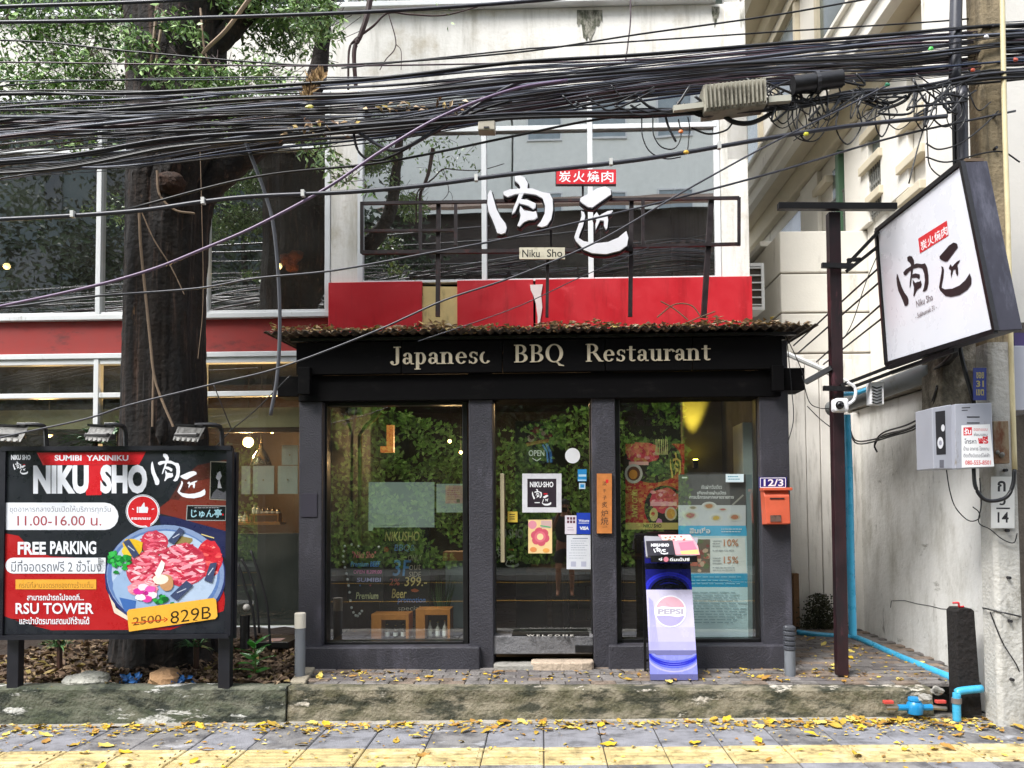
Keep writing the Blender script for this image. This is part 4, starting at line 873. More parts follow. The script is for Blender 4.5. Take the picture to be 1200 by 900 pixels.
b = MB(); b.prism([(p.x, p.z) for p in q], 6.16, 6.5); part(b, 'stained_pier', mat('stained_concrete', '948c7c', .9, var=.2, bump=.6, stains=[('3a342a', .5, (3, 3, 2), .12), ('b9b2a4', .3, (3, 3, 3), .08)]), bw, bevel=.01)
# crack and base grime, skins proud of the wall
b = MB(); cr = [(1045, 704), (1060, 705), (1075, 708), (1090, 711), (1103, 713), (1118, 716)]
def onwall(px, py, off=.004):
    n = Vector((-(A.y - B.y), (A.x - B.x), 0)).normalized(); p = hit(px, py, A, n, WF); return p + n * off
cp = [onwall(x, y + random.uniform(-1.5, 1.5), .001) for x, y in cr]; b.tube(cp, .003, 4); cp = [onwall(x, y) for x, y in ((1045, 704), (1044, 712))]; b.tube(cp, .003, 4)
part(b, 'crack', ink, bw)
# second-hand leaning post foot moss
b = MB()
for i in range(1500):
    a, h = random.gauss(0, 1), random.random() ** 1.6
    x = wx(958, 8.75) + a * .13 * (1 - h * .6); z = .26 + h * .38; yv = 8.72 + random.uniform(-.09, .1)
    b.leaf((x, yv, z), .03, .02, (random.uniform(-1, 1), random.uniform(-1, .2), random.uniform(-.6, 1)), (0, -1, .4))
single(b, 'moss_clump', mat('dark_moss', '2c3022', .9, island=['23281a', '3a3e2a', '4c4a36', '1a1e16'], var=0), 'dark mossy growth against the foot of the white panels', 'moss', WF, kind='stuff')
# neighbour: banded lower block
nb = thing('neighbour_building', 'ornate cream apartment building with banded base and deep cornices above the boundary wall', 'building', (4, 9.3, .2), WF)
zz = [.1, .6, 1.1, 1.6, 2.1, 2.6, 3.05, 3.5, 4.0, 4.49, 5.02]
for z0, z1 in zip(zz, zz[1:]):
    b = MB(); b.box(2.93, 7.0, 9.3, 16, z0 + .012, z1 - .008); part(b, 'stone_course', cream, nb, bevel=.012)
b = MB(); b.box(2.95, 6.98, 9.325, 15.9, .1, 5.0); part(b, 'joint_core', mat('joint_grey', '7d776b', .9), nb)
b = MB(); b.box(2.86, 3.6, 9.9, 12, 5.03, 5.1); part(b, 'ledge', cream, nb, bevel=.01)
b = MB(); b.box(4.0, 8.0, 7.0, 26, 5.03, 15.0); b.box(4.0, 8.0, 7.0, 9.28, .1, 5.028); part(b, 'side_wall', cream, nb)
for z, xo, h in ((6.73, 3.55, .16), (10.1, 3.45, .16)):
    b = MB(); b.box(xo, 4.0, 7.0, 26, z, z + h); part(b, 'cornice_slab', soff, nb)
    b = MB(); b.box(xo - .08, xo + .02, 6.98, 26, z + .17, z + .34); b.box(xo - .02, xo + .1, 6.99, 26, z - .03, z + .168); part(b, 'cornice_moulding', cream, nb, bevel=.01)
    b = MB(); b.box(xo, xo + .12, 7.0, 26, z + .345, z + .62); b.box(xo - .05, xo + .16, 6.99, 26, z + .622, z + .68); part(b, 'parapet', cream, nb, bevel=.008)
    b = MB(); b.box(3.86, 3.998, 7.0, 26, z - .32, z - .001); part(b, 'lower_moulding', soff, nb, bevel=.02)
def onx(px, py, X): return hit(px, py, (X, 0, 0), (1, 0, 0), WF)
for (xa, ya, xb, yb) in [(1008, 171, 1029, 136), (1007, 203, 1031, 177), (1015, 237, 1032, 221), (953, 229, 969, 208), (1051, 157, 1081, 123), (1051, 200, 1081, 173), (1052, 236, 1080, 218)]:
    p, q = onx(xa, ya, 3.9), onx(xb, yb, 3.9); z = (p.z + q.z) / 2
    b = MB(); b.box(3.88, 3.998, q.y, p.y, z - .05, z + .05); part(b, 'string_course', soff, nb, bevel=.01)
# corner piers with their grooved blocks, windows and iron grilles
for (pa, pb) in [(1048, 1082), (1004, 1033), (950, 971)]:
    ya, yb = 4 * 900 / (pb - 636), 4 * 900 / (pa - 636)
    b = MB(); b.box(3.93, 3.999, ya, yb, 5.03, 6.4); part(b, 'pier', cream, nb, bevel=.01)
for (pa, pb, gm) in [(1034, 1047, 0), (985, 1003, 1), (896, 946, 0)]:
    ya, yb = 4 * 900 / (pb - 636), 4 * 900 / (pa - 636)
    b = MB(); b.box(3.985, 3.998, ya, yb, 5.15, 6.2); wn = part(b, 'window', mat('neighbour_glass', '5c6460', .15), nb)
    b = MB()
    for k in range(5):
        y = ya + (yb - ya) * (k + .5) / 5; b.bar((3.95, y, 5.05), (3.95, y, 5.75), .015)
        b.tube([(3.95, y + .06 * cos(a), 5.5 + .09 * sin(a)) for a in [i * pi / 4 for i in range(9)]], .008, 4)
    b.bar((3.95, ya, 5.75), (3.95, yb, 5.75), .02); b.bar((3.95, ya, 5.1), (3.95, yb, 5.1), .02); part(b, 'grille', mat('iron_grey', '6d6d68', .5), wn)
b = MB(); y = 4 * 900 / (998 - 636); b.box(3.9, 3.98, y - .05, y + .05, 5.03, 6.3); part(b, 'downpipe', mat('green_pipe', '4c6a52', .5), nb)
# far tower of the same building
ft = thing('far_tower', 'pale tower with tall beige window bays and balconies rising behind the cornices', 'building', (5, 17, .2), WF)
b = MB(); b.box(3.9, 12, 27, 34, .1, 26); part(b, 'wall', cream, ft)
for i in range(5):
    b = MB(); b.box(6.75 + i * 1.2, 7.5 + i * 1.2, 26.94, 26.998, 9 + (i % 2), 24); part(b, 'window_bay', soff, ft)
# upper storeys above second cornice get window bays along the side wall
for k in range(9):
    y = 7.6 + k * 2.0
    for z0 in (7.6, 11.0):
        b = MB(); b.box(3.97, 3.998, y, y + 1.0, z0, z0 + 1.7); wn = part(b, 'window', MATS['neighbour_glass'], nb)
        b = MB(); b.box(3.92, 3.996, y - .1, y - .001, z0 - .1, z0 + 1.8); b.box(3.92, 3.996, y + 1.001, y + 1.1, z0 - .1, z0 + 1.8); b.box(3.9, 3.996, y - .12, y + 1.12, z0 + 1.802, z0 + 1.92); b.box(3.88, 3.996, y - .12, y + 1.12, z0 - .2, z0 - .102); part(b, 'surround', soff, wn)
# air conditioner beside the building
ac = thing('air_conditioner', 'white louvred air conditioner unit hung at the right corner of the upper floor', 'air conditioner', (2.3, 8.9, 3.9), WF)
x0, x1, z0, z1 = wx(873, 8.9), wx(901, 8.9), wz(363, 8.9), wz(308, 8.9)
b = MB(); b.box(x0, x1, 8.93, 9.25, z0, z1); part(b, 'casing', white, ac, bevel=.01)
b = MB(); b.box(x0 - .01, x0 + .03, 8.9, 8.929, z0, z1); b.box(x1 - .035, x1, 8.9, 8.929, z0, z1); b.box(x0 + .03, x1 - .035, 8.9, 8.928, z0, z0 + .04); b.box(x0 + .03, x1 - .035, 8.9, 8.928, z1 - .04, z1); part(b, 'face_frame', white, ac, bevel=.003)
b = MB(); b.box(x0 + .031, x1 - .036, 8.92, 8.929, z0 + .041, z1 - .041); part(b, 'grille_back', ck('3c3428'), ac)
for k in range(6):
    z = z0 + .06 + (z1 - z0 - .12) * k / 5; b = MB(); b.bar((x0 + .03, 8.9, z), (x1 - .035, 8.9, z), .02, .014); part(b, 'louvre', white, ac)
# brackets and rails of the gap
b = MB(); b.tube([pw(921, 414, 8.6), pw(962, 432, 8.6), pw(1000, 452, 8.6)], .03, 8); single(b, 'white_rail', white, 'sloping white pipe rail above the panel fence', 'pipe', WF)
# ---------------- steel post with T arm and its pipe
po = thing('steel_post', 'dark maroon steel post with a crossbar standing on the paving in front of the gap', 'post', (2.41, 6.35, .22), WF)
psm = mat('maroon_steel', '2a1318', .5, metal=.1, var=.5, scale=4, stains=[('151114', .45, (5, 5, 1.5), .1), ('5a3038', .2, (9, 9, 2), .06)])
b = MB(); b.prismd([pw(971.5, 248, 6.35), pw(985, 248, 6.35), pw(995, 792, 6.35), pw(982, 792, 6.35)], (0, .08, 0)); part(b, 'shaft', psm, po, bevel=.004)
b = MB(); p, q = pw(911.5, 242, 6.3), pw(1050, 242.5, 6.3); b.bar(p, q, .06, .055); part(b, 'crossbar', blk, po, bevel=.004)
for (xa, ya, xb, yb) in [(963, 311, 999, 312), (965, 455, 1003, 456)]: b = MB(); b.bar(pw(xa, ya, 6.3), pw(xb, yb, 6.3), .035, .04); part(b, 'clamp_plate', blk, po)
b = MB(); b.tube([pw(992, 486, 6.5), pw(995, 560, 6.5), pw(997, 660, 6.5), pw(999.5, 744, 6.5)], .033, 12); b.tube([pw(988, 462, 6.5), pw(1005, 460, 6.5), pw(1017, 456, 6.5)], .02, 8)
single(b, 'standpipe', pvc, 'upright light blue plastic pipe just behind the steel post', 'pipe', WF, base=tuple(pw(999.5, 744, 6.5)), smooth=True)
# ---------------- projecting light box sign
TL, TR_, BL, BR = pw(1028, 270, 6.3), pw(1128, 190, 5.0), pw(1040, 427, 6.3), pw(1168, 388, 5.0)
n = (TR_ - TL).cross(BL - TL).normalized()
if n.x > 0: n = -n
BR = hit(1168, 388, TL, n, WF); D = -n * .165
lb = thing('light_box_sign', 'white projecting light box sign with black brush characters and dark metal edge', 'sign', tuple(BL), WF)
case = mat('dark_metal_case', '34333c', .38, metal=.35, var=.2, scale=4, stains=[('6c6c78', .2, (5, 5, 1), .15), ('3a2a20', .12, (9, 9, 9), .05)])
b = MB(); b.prismd([TL, TR_, BR, BL], D); part(b, 'case', case, lb, bevel=.006)
ux = (TR_ - TL).normalized(); uz = (TL - BL).normalized()
def ins(c, a, e, o=.004): return c + a * .022 * 1 + e * .022 + n * o
f = [ins(TL, ux, -uz), ins(TR_, -ux, -uz), ins(BR, -ux, uz), ins(BL, ux, uz)]
b = MB(); b.prismd(f, -n * .003); part(b, 'face', mat('acrylic_face', 'd4d5dc', .3, var=.02), lb)
for p, q in ((TL, TR_), (TR_, BR), (BR, BL), (BL, TL)): b = MB(); b.bar(p + n * .006, q + n * .006, .03, .03, up=n); part(b, 'edge_trim', blk, lb)
b = MB()
for k in range(6):
    z = .22 + k * .045; c = TR_ + D * .55 + uz * -(z + .1) - ux * -.006; b.bar(c - n * .045, c + n * .045, .012, .02)
part(b, 'vent', mat('vent_metal', '9a9aa4', .4, metal=.5), lb)
P = Print(tuple(TL + n * .006), tuple(n), WF, .00015)
P.poly([(1076, 279.5), (1109.5, 258.5), (1111.5, 276), (1078, 297)], mat('sign_red', 'c42a30', .4, var=.03))
def aff(o, ex, ey): return lambda u, v: (o[0] + ex[0] * u + ey[0] * v, o[1] + ex[1] * u + ey[1] * v)
for i, ch in enumerate('炭火燒肉'):
    V_, F_ = text2d(ch, .012); fx = aff((1078.3 + i * 8.1, 283.5 - i * 5.1), (7.2, -4.5), (1.2, 11)); P.k += 1
    P.add([P.at(*fx(u, 1 - v)) for u, v in V_], F_, P.mi(bwhite))
bk = mat('sign_black', '1d1216', .5)
P.logo(0, 0, 0, 0, bk, 'a', fx=aff((1048, 308), (36, -17), (7, 54)))
P.logo(0, 0, 0, 0, bk, 'b', fx=aff((1096, 291), (38, -12), (6, 62)))
for s, o, ex, ey in [('Niku Sho', (1073.5, 352.5), (19, -9), (.9, 8)), ('- Sukhumvit 31 -', (1072.5, 368), (25, -12), (.7, 6))]:
    V_, F_ = text2d(s); fx = aff(o, ex, ey); P.k += 1; P.add([P.at(*fx(u, 1 - v)) for u, v in V_], F_, P.mi(ck('5c4c50')))
printed(P, 'lettering', lb)
for (p, q) in [((990, 313, 6.3), (1029, 272, 6.25)), ((992, 318, 6.3), (1030, 288, 6.3)), ((993, 305, 6.3), (1008, 304, 6.3)), ((985, 452, 6.3), (1042, 430, 6.25)), ((990, 457, 6.3), (1046, 436, 6.25)), ((1042, 431, 6.2), (1110, 407, 5.4)), ((1044, 437, 6.25), (1120, 410, 5.3))]:
    b = MB(); b.bar(pw(*p), pw(*q), .028); part(b, 'bracket_arm', blk, lb)
b = MB(); b.bar(pw(944, 448, 6.5), pw(975, 431, 6.35), .04); single(b, 'tie_bar', blk, 'black bar joining the shopfront corner to the steel post', 'bar', WF)
b = MB(); b.bar(TL + D * .5 + uz * .01, TR_ + D * .5 + uz * .012, .12, .02); part(b, 'rusty_cap', mat('rust_cap', '5c4c3c', .8, var=.3), lb)
# ---------------- utility pole and what hangs on it
up = thing('utility_pole', 'tall stained concrete utility pole at the kerb carrying the cables', 'utility pole', (3.42, 5.9, 0), WF)
pc = mat('pole_concrete', 'aeaca6', .85, var=.15, scale=3, bump=.5, bscale=35, stains=[('55503f', .3, (4, 4, 1.5), .12), ('b6b2a8', .25, (4, 4, 4), .05)])
pcb = mat('pole_stained', '84765c', .85, var=.25, scale=3, bump=.5, bscale=35, stains=[('3a3224', .35, (9, 9, 1), .12)])
def polesec(z, w0, w1, cx):
    h = w0 / 2; c = .025; Y = 5.845; return [(cx - h, Y - h + c, z), (cx - h + c, Y - h, z), (cx + h, Y - h, z), (cx + h, Y + h, z), (cx - h, Y + h, z)]
b = MB(); secs = [(0, .19, 3.465), (2.9, .182, 3.465), (5.6, .175, 3.465), (9.5, .17, 3.465)]
for z, w, cx in secs: b.V += polesec(z - .03, w, w, cx)
for i in range(3):
    for j in range(5): b.F.append([i*5+j, i*5+(j+1)%5, (i+1)*5+(j+1)%5, (i+1)*5+j]); b.I.append(1 if i else 0)
b.F.append([15+j for j in range(5)]); b.I.append(1); part(b, 'shaft', [pc, pcb], up, bevel=.008)
b = MB()
for z in [.35, .78, 1.1, 1.45, 1.9, 3.6, 4.35, 4.6, 5.3]: b.cyl((3.46, 5.78 - .025, z), (3.46, 5.72, z), .012, n=8)
for o_ in range(1): part(b, 'bolt_hole', ink, up, kind='stuff')
b = MB(); b.tube([(3.465 + .125 * cos(a), 5.845 + .125 * sin(a), .83 - .03 * cos(a)) for a in [i * pi / 8 for i in range(17)]], .006, 5); part(b, 'wire_band', rubber, up)
b = MB(); b.tube(spline([(3.35, 5.8, .84), (3.40, 5.735, .62), (3.5, 5.735, .45), (3.57, 5.8, .33)], 6), .005, 5); part(b, 'loose_wire', rubber, up)
# number plate
t, P = board('pole_number_plate', 1161.5, 558.5, 1189, 619, 5.735, .004, ck('d8d8d4'), 'white plate with Thai letter and 14 tied to the pole', 'number plate', fr=WF)
P.txt('ก', 1169, 563.5, 1178.5, 576, ink, .03); P.txt('ว', 1171, 583, 1178.5, 592, ink, .03); P.rect(1167.5, 594.8, 1183.5, 596.6, ink); P.txt('14', 1169, 600, 1182, 612.5, ink, .02); printed(P, 'lettering', t)
t, P = board('street_name_plate', 1140.5, 431, 1156, 469, 5.74, .004, ck('20307c'), 'dark blue plate with yellow Thai lettering high on the pole', 'sign', fr=WF)
for s, y in (('ซอย', 436), ('31', 446), ('เขต', 456)): P.txt(s, 1144, y, 1153, y + 7.5, ck('a89c58'), .03)
printed(P, 'lettering', t)
# meter boxes
mg = mat('meter_grey', '9d9fa8', .4, metal=.2, var=.05, stains=[('7a7060', .15, (9, 9, 3), .06)])
t = thing('meter_box', 'grey metal meter box with a white Thai sticker fixed to the pole', 'meter box', tuple(pw(1140, 549, 5.55)), WF)
q = [pw(x, y, 5.5) for x, y in ((1120, 549.5), (1165, 547.5), (1162, 472), (1119, 473.5))]; b = MB(); b.prism([(p.x, p.z) for p in q], 5.5, 5.7); part(b, 'box', mg, t, bevel=.005)
P = Print((0, 5.499, 0), (0, -1, 0), WF); P.line([(1127, 478), (1137, 477.5)], 1, ink); P.line([(1127, 481), (1134, 480.7)], .8, ink); P.rect(1133, 488, 1148, 489.4, ink); P.rect(1133, 495, 1148, 496.2, ink)
P.poly([(1127, 548), (1165, 546.5), (1160, 497), (1126.5, 498.5)], ck('dcdcdc')); P.poly([(1129, 501), (1139, 500.5), (1139, 510), (1129, 510.5)], redl); P.txt('รับ', 1130, 502, 1138, 509, bwhite, .03)
P.txt('ออกแบบ', 1141, 502, 1157, 505, redl); P.txt('ซ่อมแซม', 1141, 507, 1157, 511, ck('7a7a80'), .02); P.txt('โทรหา', 1130, 514, 1144, 520, ck('5c5c64'), .02); P.txt('ฟรี', 1146, 511, 1158, 520, redl, .04)
P.txt('บ้าน อาคาร โรงงาน', 1129, 523, 1159, 528, ck('6c6c74'), .01); P.txt('ติดตั้งมิเตอร์ไฟฟ้า', 1129, 531, 1160, 536, ck('7c7c84'), .01); P.txt('080-555-8501', 1131, 539.5, 1161, 544.5, redl, .01); printed(P, 'sticker', t)
t = thing('meter_cabinet', 'narrow grey cabinet with a dark panel left of the sticker box', 'meter box', tuple(pw(1105, 549, 5.6)), WF)
q = [pw(x, y, 5.55) for x, y in ((1094, 549.5), (1118, 549.5), (1115, 474), (1092, 478))]; b = MB(); b.prism([(p.x, p.z) for p in q], 5.55, 5.8); part(b, 'box', mg, t, bevel=.005)
P = Print((0, 5.549, 0), (0, -1, 0), WF); P.poly([(1097.5, 533), (1108.5, 532.5), (1107.5, 481), (1096, 482.5)], ink); P.oval(1102, 519, 3.5, 7, ck('c8c8cc'), 14); P.oval(1105, 501.5, 2.2, 4.2, ck('c8c8cc'), 12); P.oval(1102, 519, 1.8, 3, ck('8a8a94'), 10); P.rect(1101, 539, 1106, 548, ck('5c5c64')); printed(P, 'window', t)
t = thing('brown_insulator_plate', 'old brown wooden meter board with rust stain beside the sticker box', 'wooden board', tuple(pw(1174, 543, 5.6)), WF)
q = [pw(x, y, 5.62) for x, y in ((1165, 543), (1183.5, 543), (1182, 493), (1164, 493.5))]; b = MB(); b.prism([(p.x, p.z) for p in q], 5.62, 5.7); part(b, 'board', mat('meter_board', '8c7c64', .8, var=.2, stains=[('6a3416', .5, (9, 9, 4), .12)]), t, bevel=.006)
b = MB(); c = pw(1174, 533, 5.61); b.blob(c, .02, 8, 6, .1); b.blob(c + Vector((-.03, 0, .02)), .014, 8, 6, .1); part(b, 'knob', conc, t)
# bracket pipes and conduits at the pole
def pipe(nm, pts, r, m, lab, cat='pipe', Y=None, n=10, k=6, fr=WF, group=None):
    P3 = [pw(x, y, (Y if len(q) == 0 else q[0])) for x, y, *q in pts]; sp = spline(P3, k); b = MB(); b.tube([p - sp[0] for p in sp], r, n)
    o = bpy.data.objects.new(nm, mesh_of(b, nm, m, (0, 0, 0), True)); COL.objects.link(o); o.matrix_world = Matrix.Translation(sp[0]); BASE[o.name] = tuple(sp[0]); return tag(o, lab, cat, group)
pipe('cream_conduit', [(1174, -40), (1177, 130), (1181, 260), (1185, 420), (1189, 551)], .018, mat('cream_pvc', 'c9bc94', .5, stains=[('8a7d5c', .2, (9, 9, 2), .1)]), 'long cream plastic conduit running down the right side of the pole', Y=5.62)
pipe('black_conduit', [(1117, 108), (1119, 190), (1121, 300), (1124, 400), (1142, 475)], .016, rubber, 'thin black conduit dropping from the cable knot behind the light box', Y=5.8)
pipe('black_conduit', [(1127, 100), (1128, 190), (1132, 400)], .042, rubber2, 'thick dark conduit strapped to the left face of the pole', Y=5.76)
pipe('black_conduit', [(1122, -40), (1120, 20), (1119, 95)], .045, rubber2, 'thick dark conduit rising beside the pole above the cable knot', Y=5.8)
pipe('blue_white_conduit', [(1122.5, 112), (1123, 190), (1125, 300)], .012, mat('pale_blue', '8fb0c0', .4), 'slim pale blue conduit between the two black ones', Y=5.78)
pipe('meter_cable', [(1141, 549), (1143, 570), (1152, 584), (1165, 587), (1180, 582), (1187, 568), (1189, 550)], .014, rubber, 'thick black cable looping under the meter box across the number plate', Y=5.56)
pipe('grey_duct', [(975, 479, 8.2), (1000, 469, 7.8), (1050, 450, 7.0), (1097, 433, 6.4)], .085, mat('duct_grey', '777b7c', .45, stains=[('55503f', .2, (4, 4, 4), .1)]), 'fat grey duct running along the top of the boundary wall', n=16)
for k in range(5):
    pipe('duct_cable', [(1096 + k, 433 + k, 6.3), (1108 + k * 2, 424 - k, 6.1), (1118 + k, 412, 6.0), (1122 + k, 395, 5.9)], .018, rubber, 'black cables curling out of the open end of the grey duct', 'cable', group='cables out of the grey duct')
for k in range(4):
    pipe('wall_cable', [(1098, 452 + k * 2, 6.2), (1090, 480 + k * 4, 6.4), (1065, 497 + k * 5, 6.9), (1035, 507 + k * 3, 7.5), (1025, 520 + k * 2, 7.6), (1028, 530, 7.6)] if k < 2 else [(1098, 455, 6.2), (1080, 488 + k * 3, 6.6), (1045, 505 + k * 2, 7.2), (1005, 511 + k * 3, 8.0), (995, 500, 8.2)], .008, rubber, 'thin black cable drooping across the white boundary wall', 'cable', group='cables drooping on the boundary wall')
pipe('thin_wire', [(1109, 550), (1113, 575), (1120, 595), (1135, 610), (1147, 608), (1147, 600), (1140, 594)], .004, rubber, 'thin black wire hanging from the narrow grey cabinet and curling at its end', 'wire', Y=5.7)
pipe('thin_wire', [(1148, 560), (1150, 590), (1147, 612), (1160, 620), (1175, 632), (1188, 636), (1192, 625)], .004, rubber, 'thin black wire crossing the pole below its number plate', 'wire', Y=5.72)
# CCTV camera and the little louvred box on the post
t = thing('security_camera', 'white dome security camera clamped to the steel post', 'security camera', tuple(pw(984, 476, 6.25)), WF)
c = pw(984, 475, 6.25); b = MB(); b.box(c.x - .055, c.x + .06, 6.2, 6.31, c.z - .055, c.z + .055); part(b, 'housing', bwhite, t, bevel=.02)
b = MB(); b.blob(c + Vector((-.02, -.055, -.005)), (.035, .03, .035), 12, 8, 0); part(b, 'lens', ck('0b0b0e', .1), t, smooth=True)
b = MB(); b.tube(spline([c + Vector((.06, 0, 0)), c + Vector((.12, 0, .05)), c + Vector((.13, 0, .14)), c + Vector((.07, 0, .19))], 5), .013, 8); part(b, 'arm', bwhite, t, smooth=True)
t = thing('louvred_box', 'small white louvred weather box hanging beside the security camera', 'louvred box', tuple(pw(1028, 474, 6.3)), WF)
q = [pw(x, y, 6.3) for x, y in ((1020, 474), (1036, 474), (1035.5, 447), (1019.5, 448))]; b = MB(); b.prism([(p.x, p.z) for p in q], 6.3, 6.38); part(b, 'box', bwhite, t, bevel=.004)
for k in range(6):
    a_, b_, c_ = pw(1022, 453 + k * 3.6, 6.294), pw(1027.5, 455 + k * 3.6, 6.294), pw(1033.5, 453 + k * 3.6, 6.294); b = MB(); b.bar(a_, b_, .006, .009); b.bar(b_, c_, .006, .009); part(b, 'louvre', ink, t)
# charred post, blue pipes, meter
t = thing('charred_post', 'blackened square timber post with a red tag at its top', 'post', tuple(pw(1133, 838, 5.95)), WF)
q = [pw(x, y, 5.95) for x, y in ((1125, 839), (1151, 838), (1142, 716), (1138, 713), (1124, 713), (1120.5, 717))]; b = MB(); b.prism([(p.x, p.z) for p in q], 5.95, 6.1); part(b, 'timber', mat('charred_wood', '120d0c', .9, var=.4, scale=12, bump=1.0, bscale=25), t, bevel=.006)
b = MB(); c = pw(1124, 711, 5.97); b.tube(spline([c + Vector((-.05, 0, .03)), c + Vector((-.01, -.01, .03)), c + Vector((0, 0, 0)), c + Vector((.04, .01, .0))], 4), .008, 5); part(b, 'red_tag', redl, t)
pipe('water_pipe', [(934, 741, 8.3), (960, 744, 8.2), (1000, 747, 8.1)], .03, pvc, 'light blue water pipe lying along the foot of the panel fence', n=12)
pipe('water_pipe', [(998, 747, 8.1), (1008, 749, 7.9), (1060, 772, 6.95), (1122, 797, 6.2)], .031, pvc, 'long light blue water pipe slanting down beside the boundary wall', n=12, k=3)
pipe('water_pipe', [(1151, 807, 5.88), (1130, 809, 5.88), (1122.5, 811, 5.88), (1121, 816, 5.88), (1121, 830, 5.88), (1121.5, 847, 5.88)], .03, pvc, 'short light blue elbow pipe rising from the pavement beside the charred post', n=12, k=4)
b = MB(); c = pw(1121, 821, 5.88); b.cyl(c + Vector((0, 0, -.02)), c + Vector((0, 0, .02)), .036, n=14); single(b, 'pipe_collar', ck('6c6460'), 'grey collar on the upright blue elbow pipe', 'pipe collar', WF)
t = thing('water_meter', 'bright blue water meter with red taps at the kerb end', 'water meter', tuple(pw(1072, 838, 5.95)), WF)
c = pw(1072, 829, 5.95); b = MB(); b.lathe([(.03, -.055), (.055, -.045), (.062, 0), (.058, .03), (.04, .05)], c, 18); part(b, 'body', mat('meter_blue', '1a7cb0', .35, var=.1), t, smooth=True)
b = MB(); b.lathe([(.045, .05), (.05, .056), (.048, .075), (.02, .08)], c, 16); part(b, 'lid', MATS['meter_blue'], t)
b = MB(); b.cyl(c + Vector((-.13, 0, 0)), c + Vector((.13, 0, 0)), .024, n=10); part(b, 'union', MATS['meter_blue'], t); b = MB(); b.cyl(c + Vector((-.22, 0, 0)), c + Vector((-.13, 0, 0)), .018, n=8); b2 = MB(); b2.cyl(c + Vector((.13, 0, 0)), c + Vector((.24, 0, -.01)), .018, n=8); part(b, 'tail_pipe', mat('brass', '8c8478', .4, metal=.7), t); part(b2, 'tail_pipe', MATS['brass'], t)
for dx in (-.2, .2): b = MB(); b.box(c.x + dx - .04, c.x + dx + .035, 5.93, 5.97, c.z + .03, c.z + .055); part(b, 'tap_handle', ck('b8443c'), t, bevel=.005)
# neighbour wall right of the pole
t = thing('side_wall', 'drab brown-grey wall at the right edge behind the utility pole', 'wall', (4.2, 6.5, 0), WF)
b = MB(); b.box(wx(1160, 6.52), 9, 6.52, 6.7, -.03, 3.2); part(b, 'wall_face', mat('drab_wall', '6b6258', .85, var=.2, bump=.5, stains=[('3a342c', .35, (3, 3, 1), .12)]), t)
b = MB(); b.box(wx(1195, 6.1), 9, 6.1, 6.6, wz(412, 6.1, 1198), wz(390, 6.1, 1198)); single(b, 'purple_awning', ck('3a2860'), 'edge of a purple awning at the right margin', 'awning', WF)
b = MB(); b.box(wx(1190, 6.0), wx(1230, 6.0), 6.0, 6.4, wz(481, 6.0, 1198), wz(405, 6.0, 1198)); single(b, 'pale_cabinet', ck('a4a6b0'), 'pale grey metal cabinet at the right margin below the awning', 'cabinet', WF, bevel=.006)
b = MB(); b.box(3.62, 9, 6.9, 7.1, 3.2, 12); single(b, 'far_right_wall', cream, 'cream wall rising behind the utility pole at the right margin', 'wall', WF)
# mounds of litter near the pole: stones
for px, py, r, lab in [(1107, 783, .06, 'dark mossy stone at the foot of the boundary wall'), (1098, 806, .05, 'broken kerb stone beside the blue pipe'), (1085, 815, .05, 'flat broken stone at the kerb end behind the water meter')]:
    c = pg(px, py + 3, .22); b = MB(); b.blob(c, (r, r, r * .6), 8, 6, .25); single(b, 'stone', conc, lab, 'stone', WF)
# ================================================================ billboard
YB = 5.98
bb = thing('billboard', 'big black and red printed billboard with meat platter standing in the planter before the tree', 'billboard', tuple(pw(136, 805, YB)), WF)
bnavy = mat('navy_black_paint', '15161e', .4, var=.2)
def quadw(px0, py0, px1, py1, v=YB): return [pw(px0, py1, v), pw(px1, py1, v), pw(px1, py0, v), pw(px0, py0, v)]
b = MB(); b.prism([(p.x, p.z) for p in [pw(1, 746, YB), pw(268, 744, YB), pw(271.5, 525, YB), pw(4, 526, YB)]], YB, YB + .05); part(b, 'panel', bnavy, bb)
for (xa, ya, xb, yb) in [(1, 747, 269, 745), (4, 526, 272, 525), (5, 525, 1, 747), (270, 525, 267.5, 745)]:
    b = MB(); b.bar(pw(xa, ya, YB), pw(xb, yb, YB), .045, .035); part(b, 'frame_bar', bnavy, bb)
for px in (14, 262): b = MB(); p = pw(px, 808, YB + .05); b.box(p.x - .045, p.x + .045, YB + .051, YB + .12, .2, pw(px, 530, YB).z); part(b, 'post', bnavy, bb, bevel=.003)
b = MB(); b.bar(pw(275, 530, YB + .16), pw(272, 748, YB + .16), .05); part(b, 'post', bnavy, bb)
P = Print((0, YB - .003, 0), (0, -1, 0), WF, .00006)
gl_ = lambda h: ck(h, .3)
def Bx(x): return x * .2555
def By(y): return 520 + y * .2555
P.poly([(5, 743), (266, 742), (269, 528), (8, 529)], gl_('202329'))
P.poly([(196, 590), (214, 560), (232, 545), (268, 538), (267, 622), (238, 612)], gl_('4a2622')); P.poly([(206, 590), (226, 565), (267, 556), (267, 620), (238, 610)], gl_('6a2f26')); P.poly([(180, 600), (200, 585), (266, 594), (266, 625), (205, 606)], gl_('6f2a22'))
P.poly([(6, 625), (22, 628), (38, 645), (60, 652), (122, 655), (124, 690), (140, 722), (262, 690), (264, 704), (262, 716), (200, 738), (60, 738.5), (30, 731), (5, 722)], gl_('a81c20'))
for y in (724, 727, 730): P.poly([(5, y), (30, y + 3), (55, y + 8), (30, y + 5)], gl_('202329'), up=False)
P.poly([(43, 530.5), (171, 529.5), (163, 544.5), (51, 545)], gl_('c4202a')); P.poly([(98, 545), (121, 545), (119, 580), (101, 580.5)], gl_('c4202a')); P.line([(44, 531), (51, 545)], 1, gl_('d84a50'))
w1 = ck('dfe2e8', .35)
P.txt('SUMIBI  YAKINIKU', 64, 533.3, 150.5, 540, w1, .03)
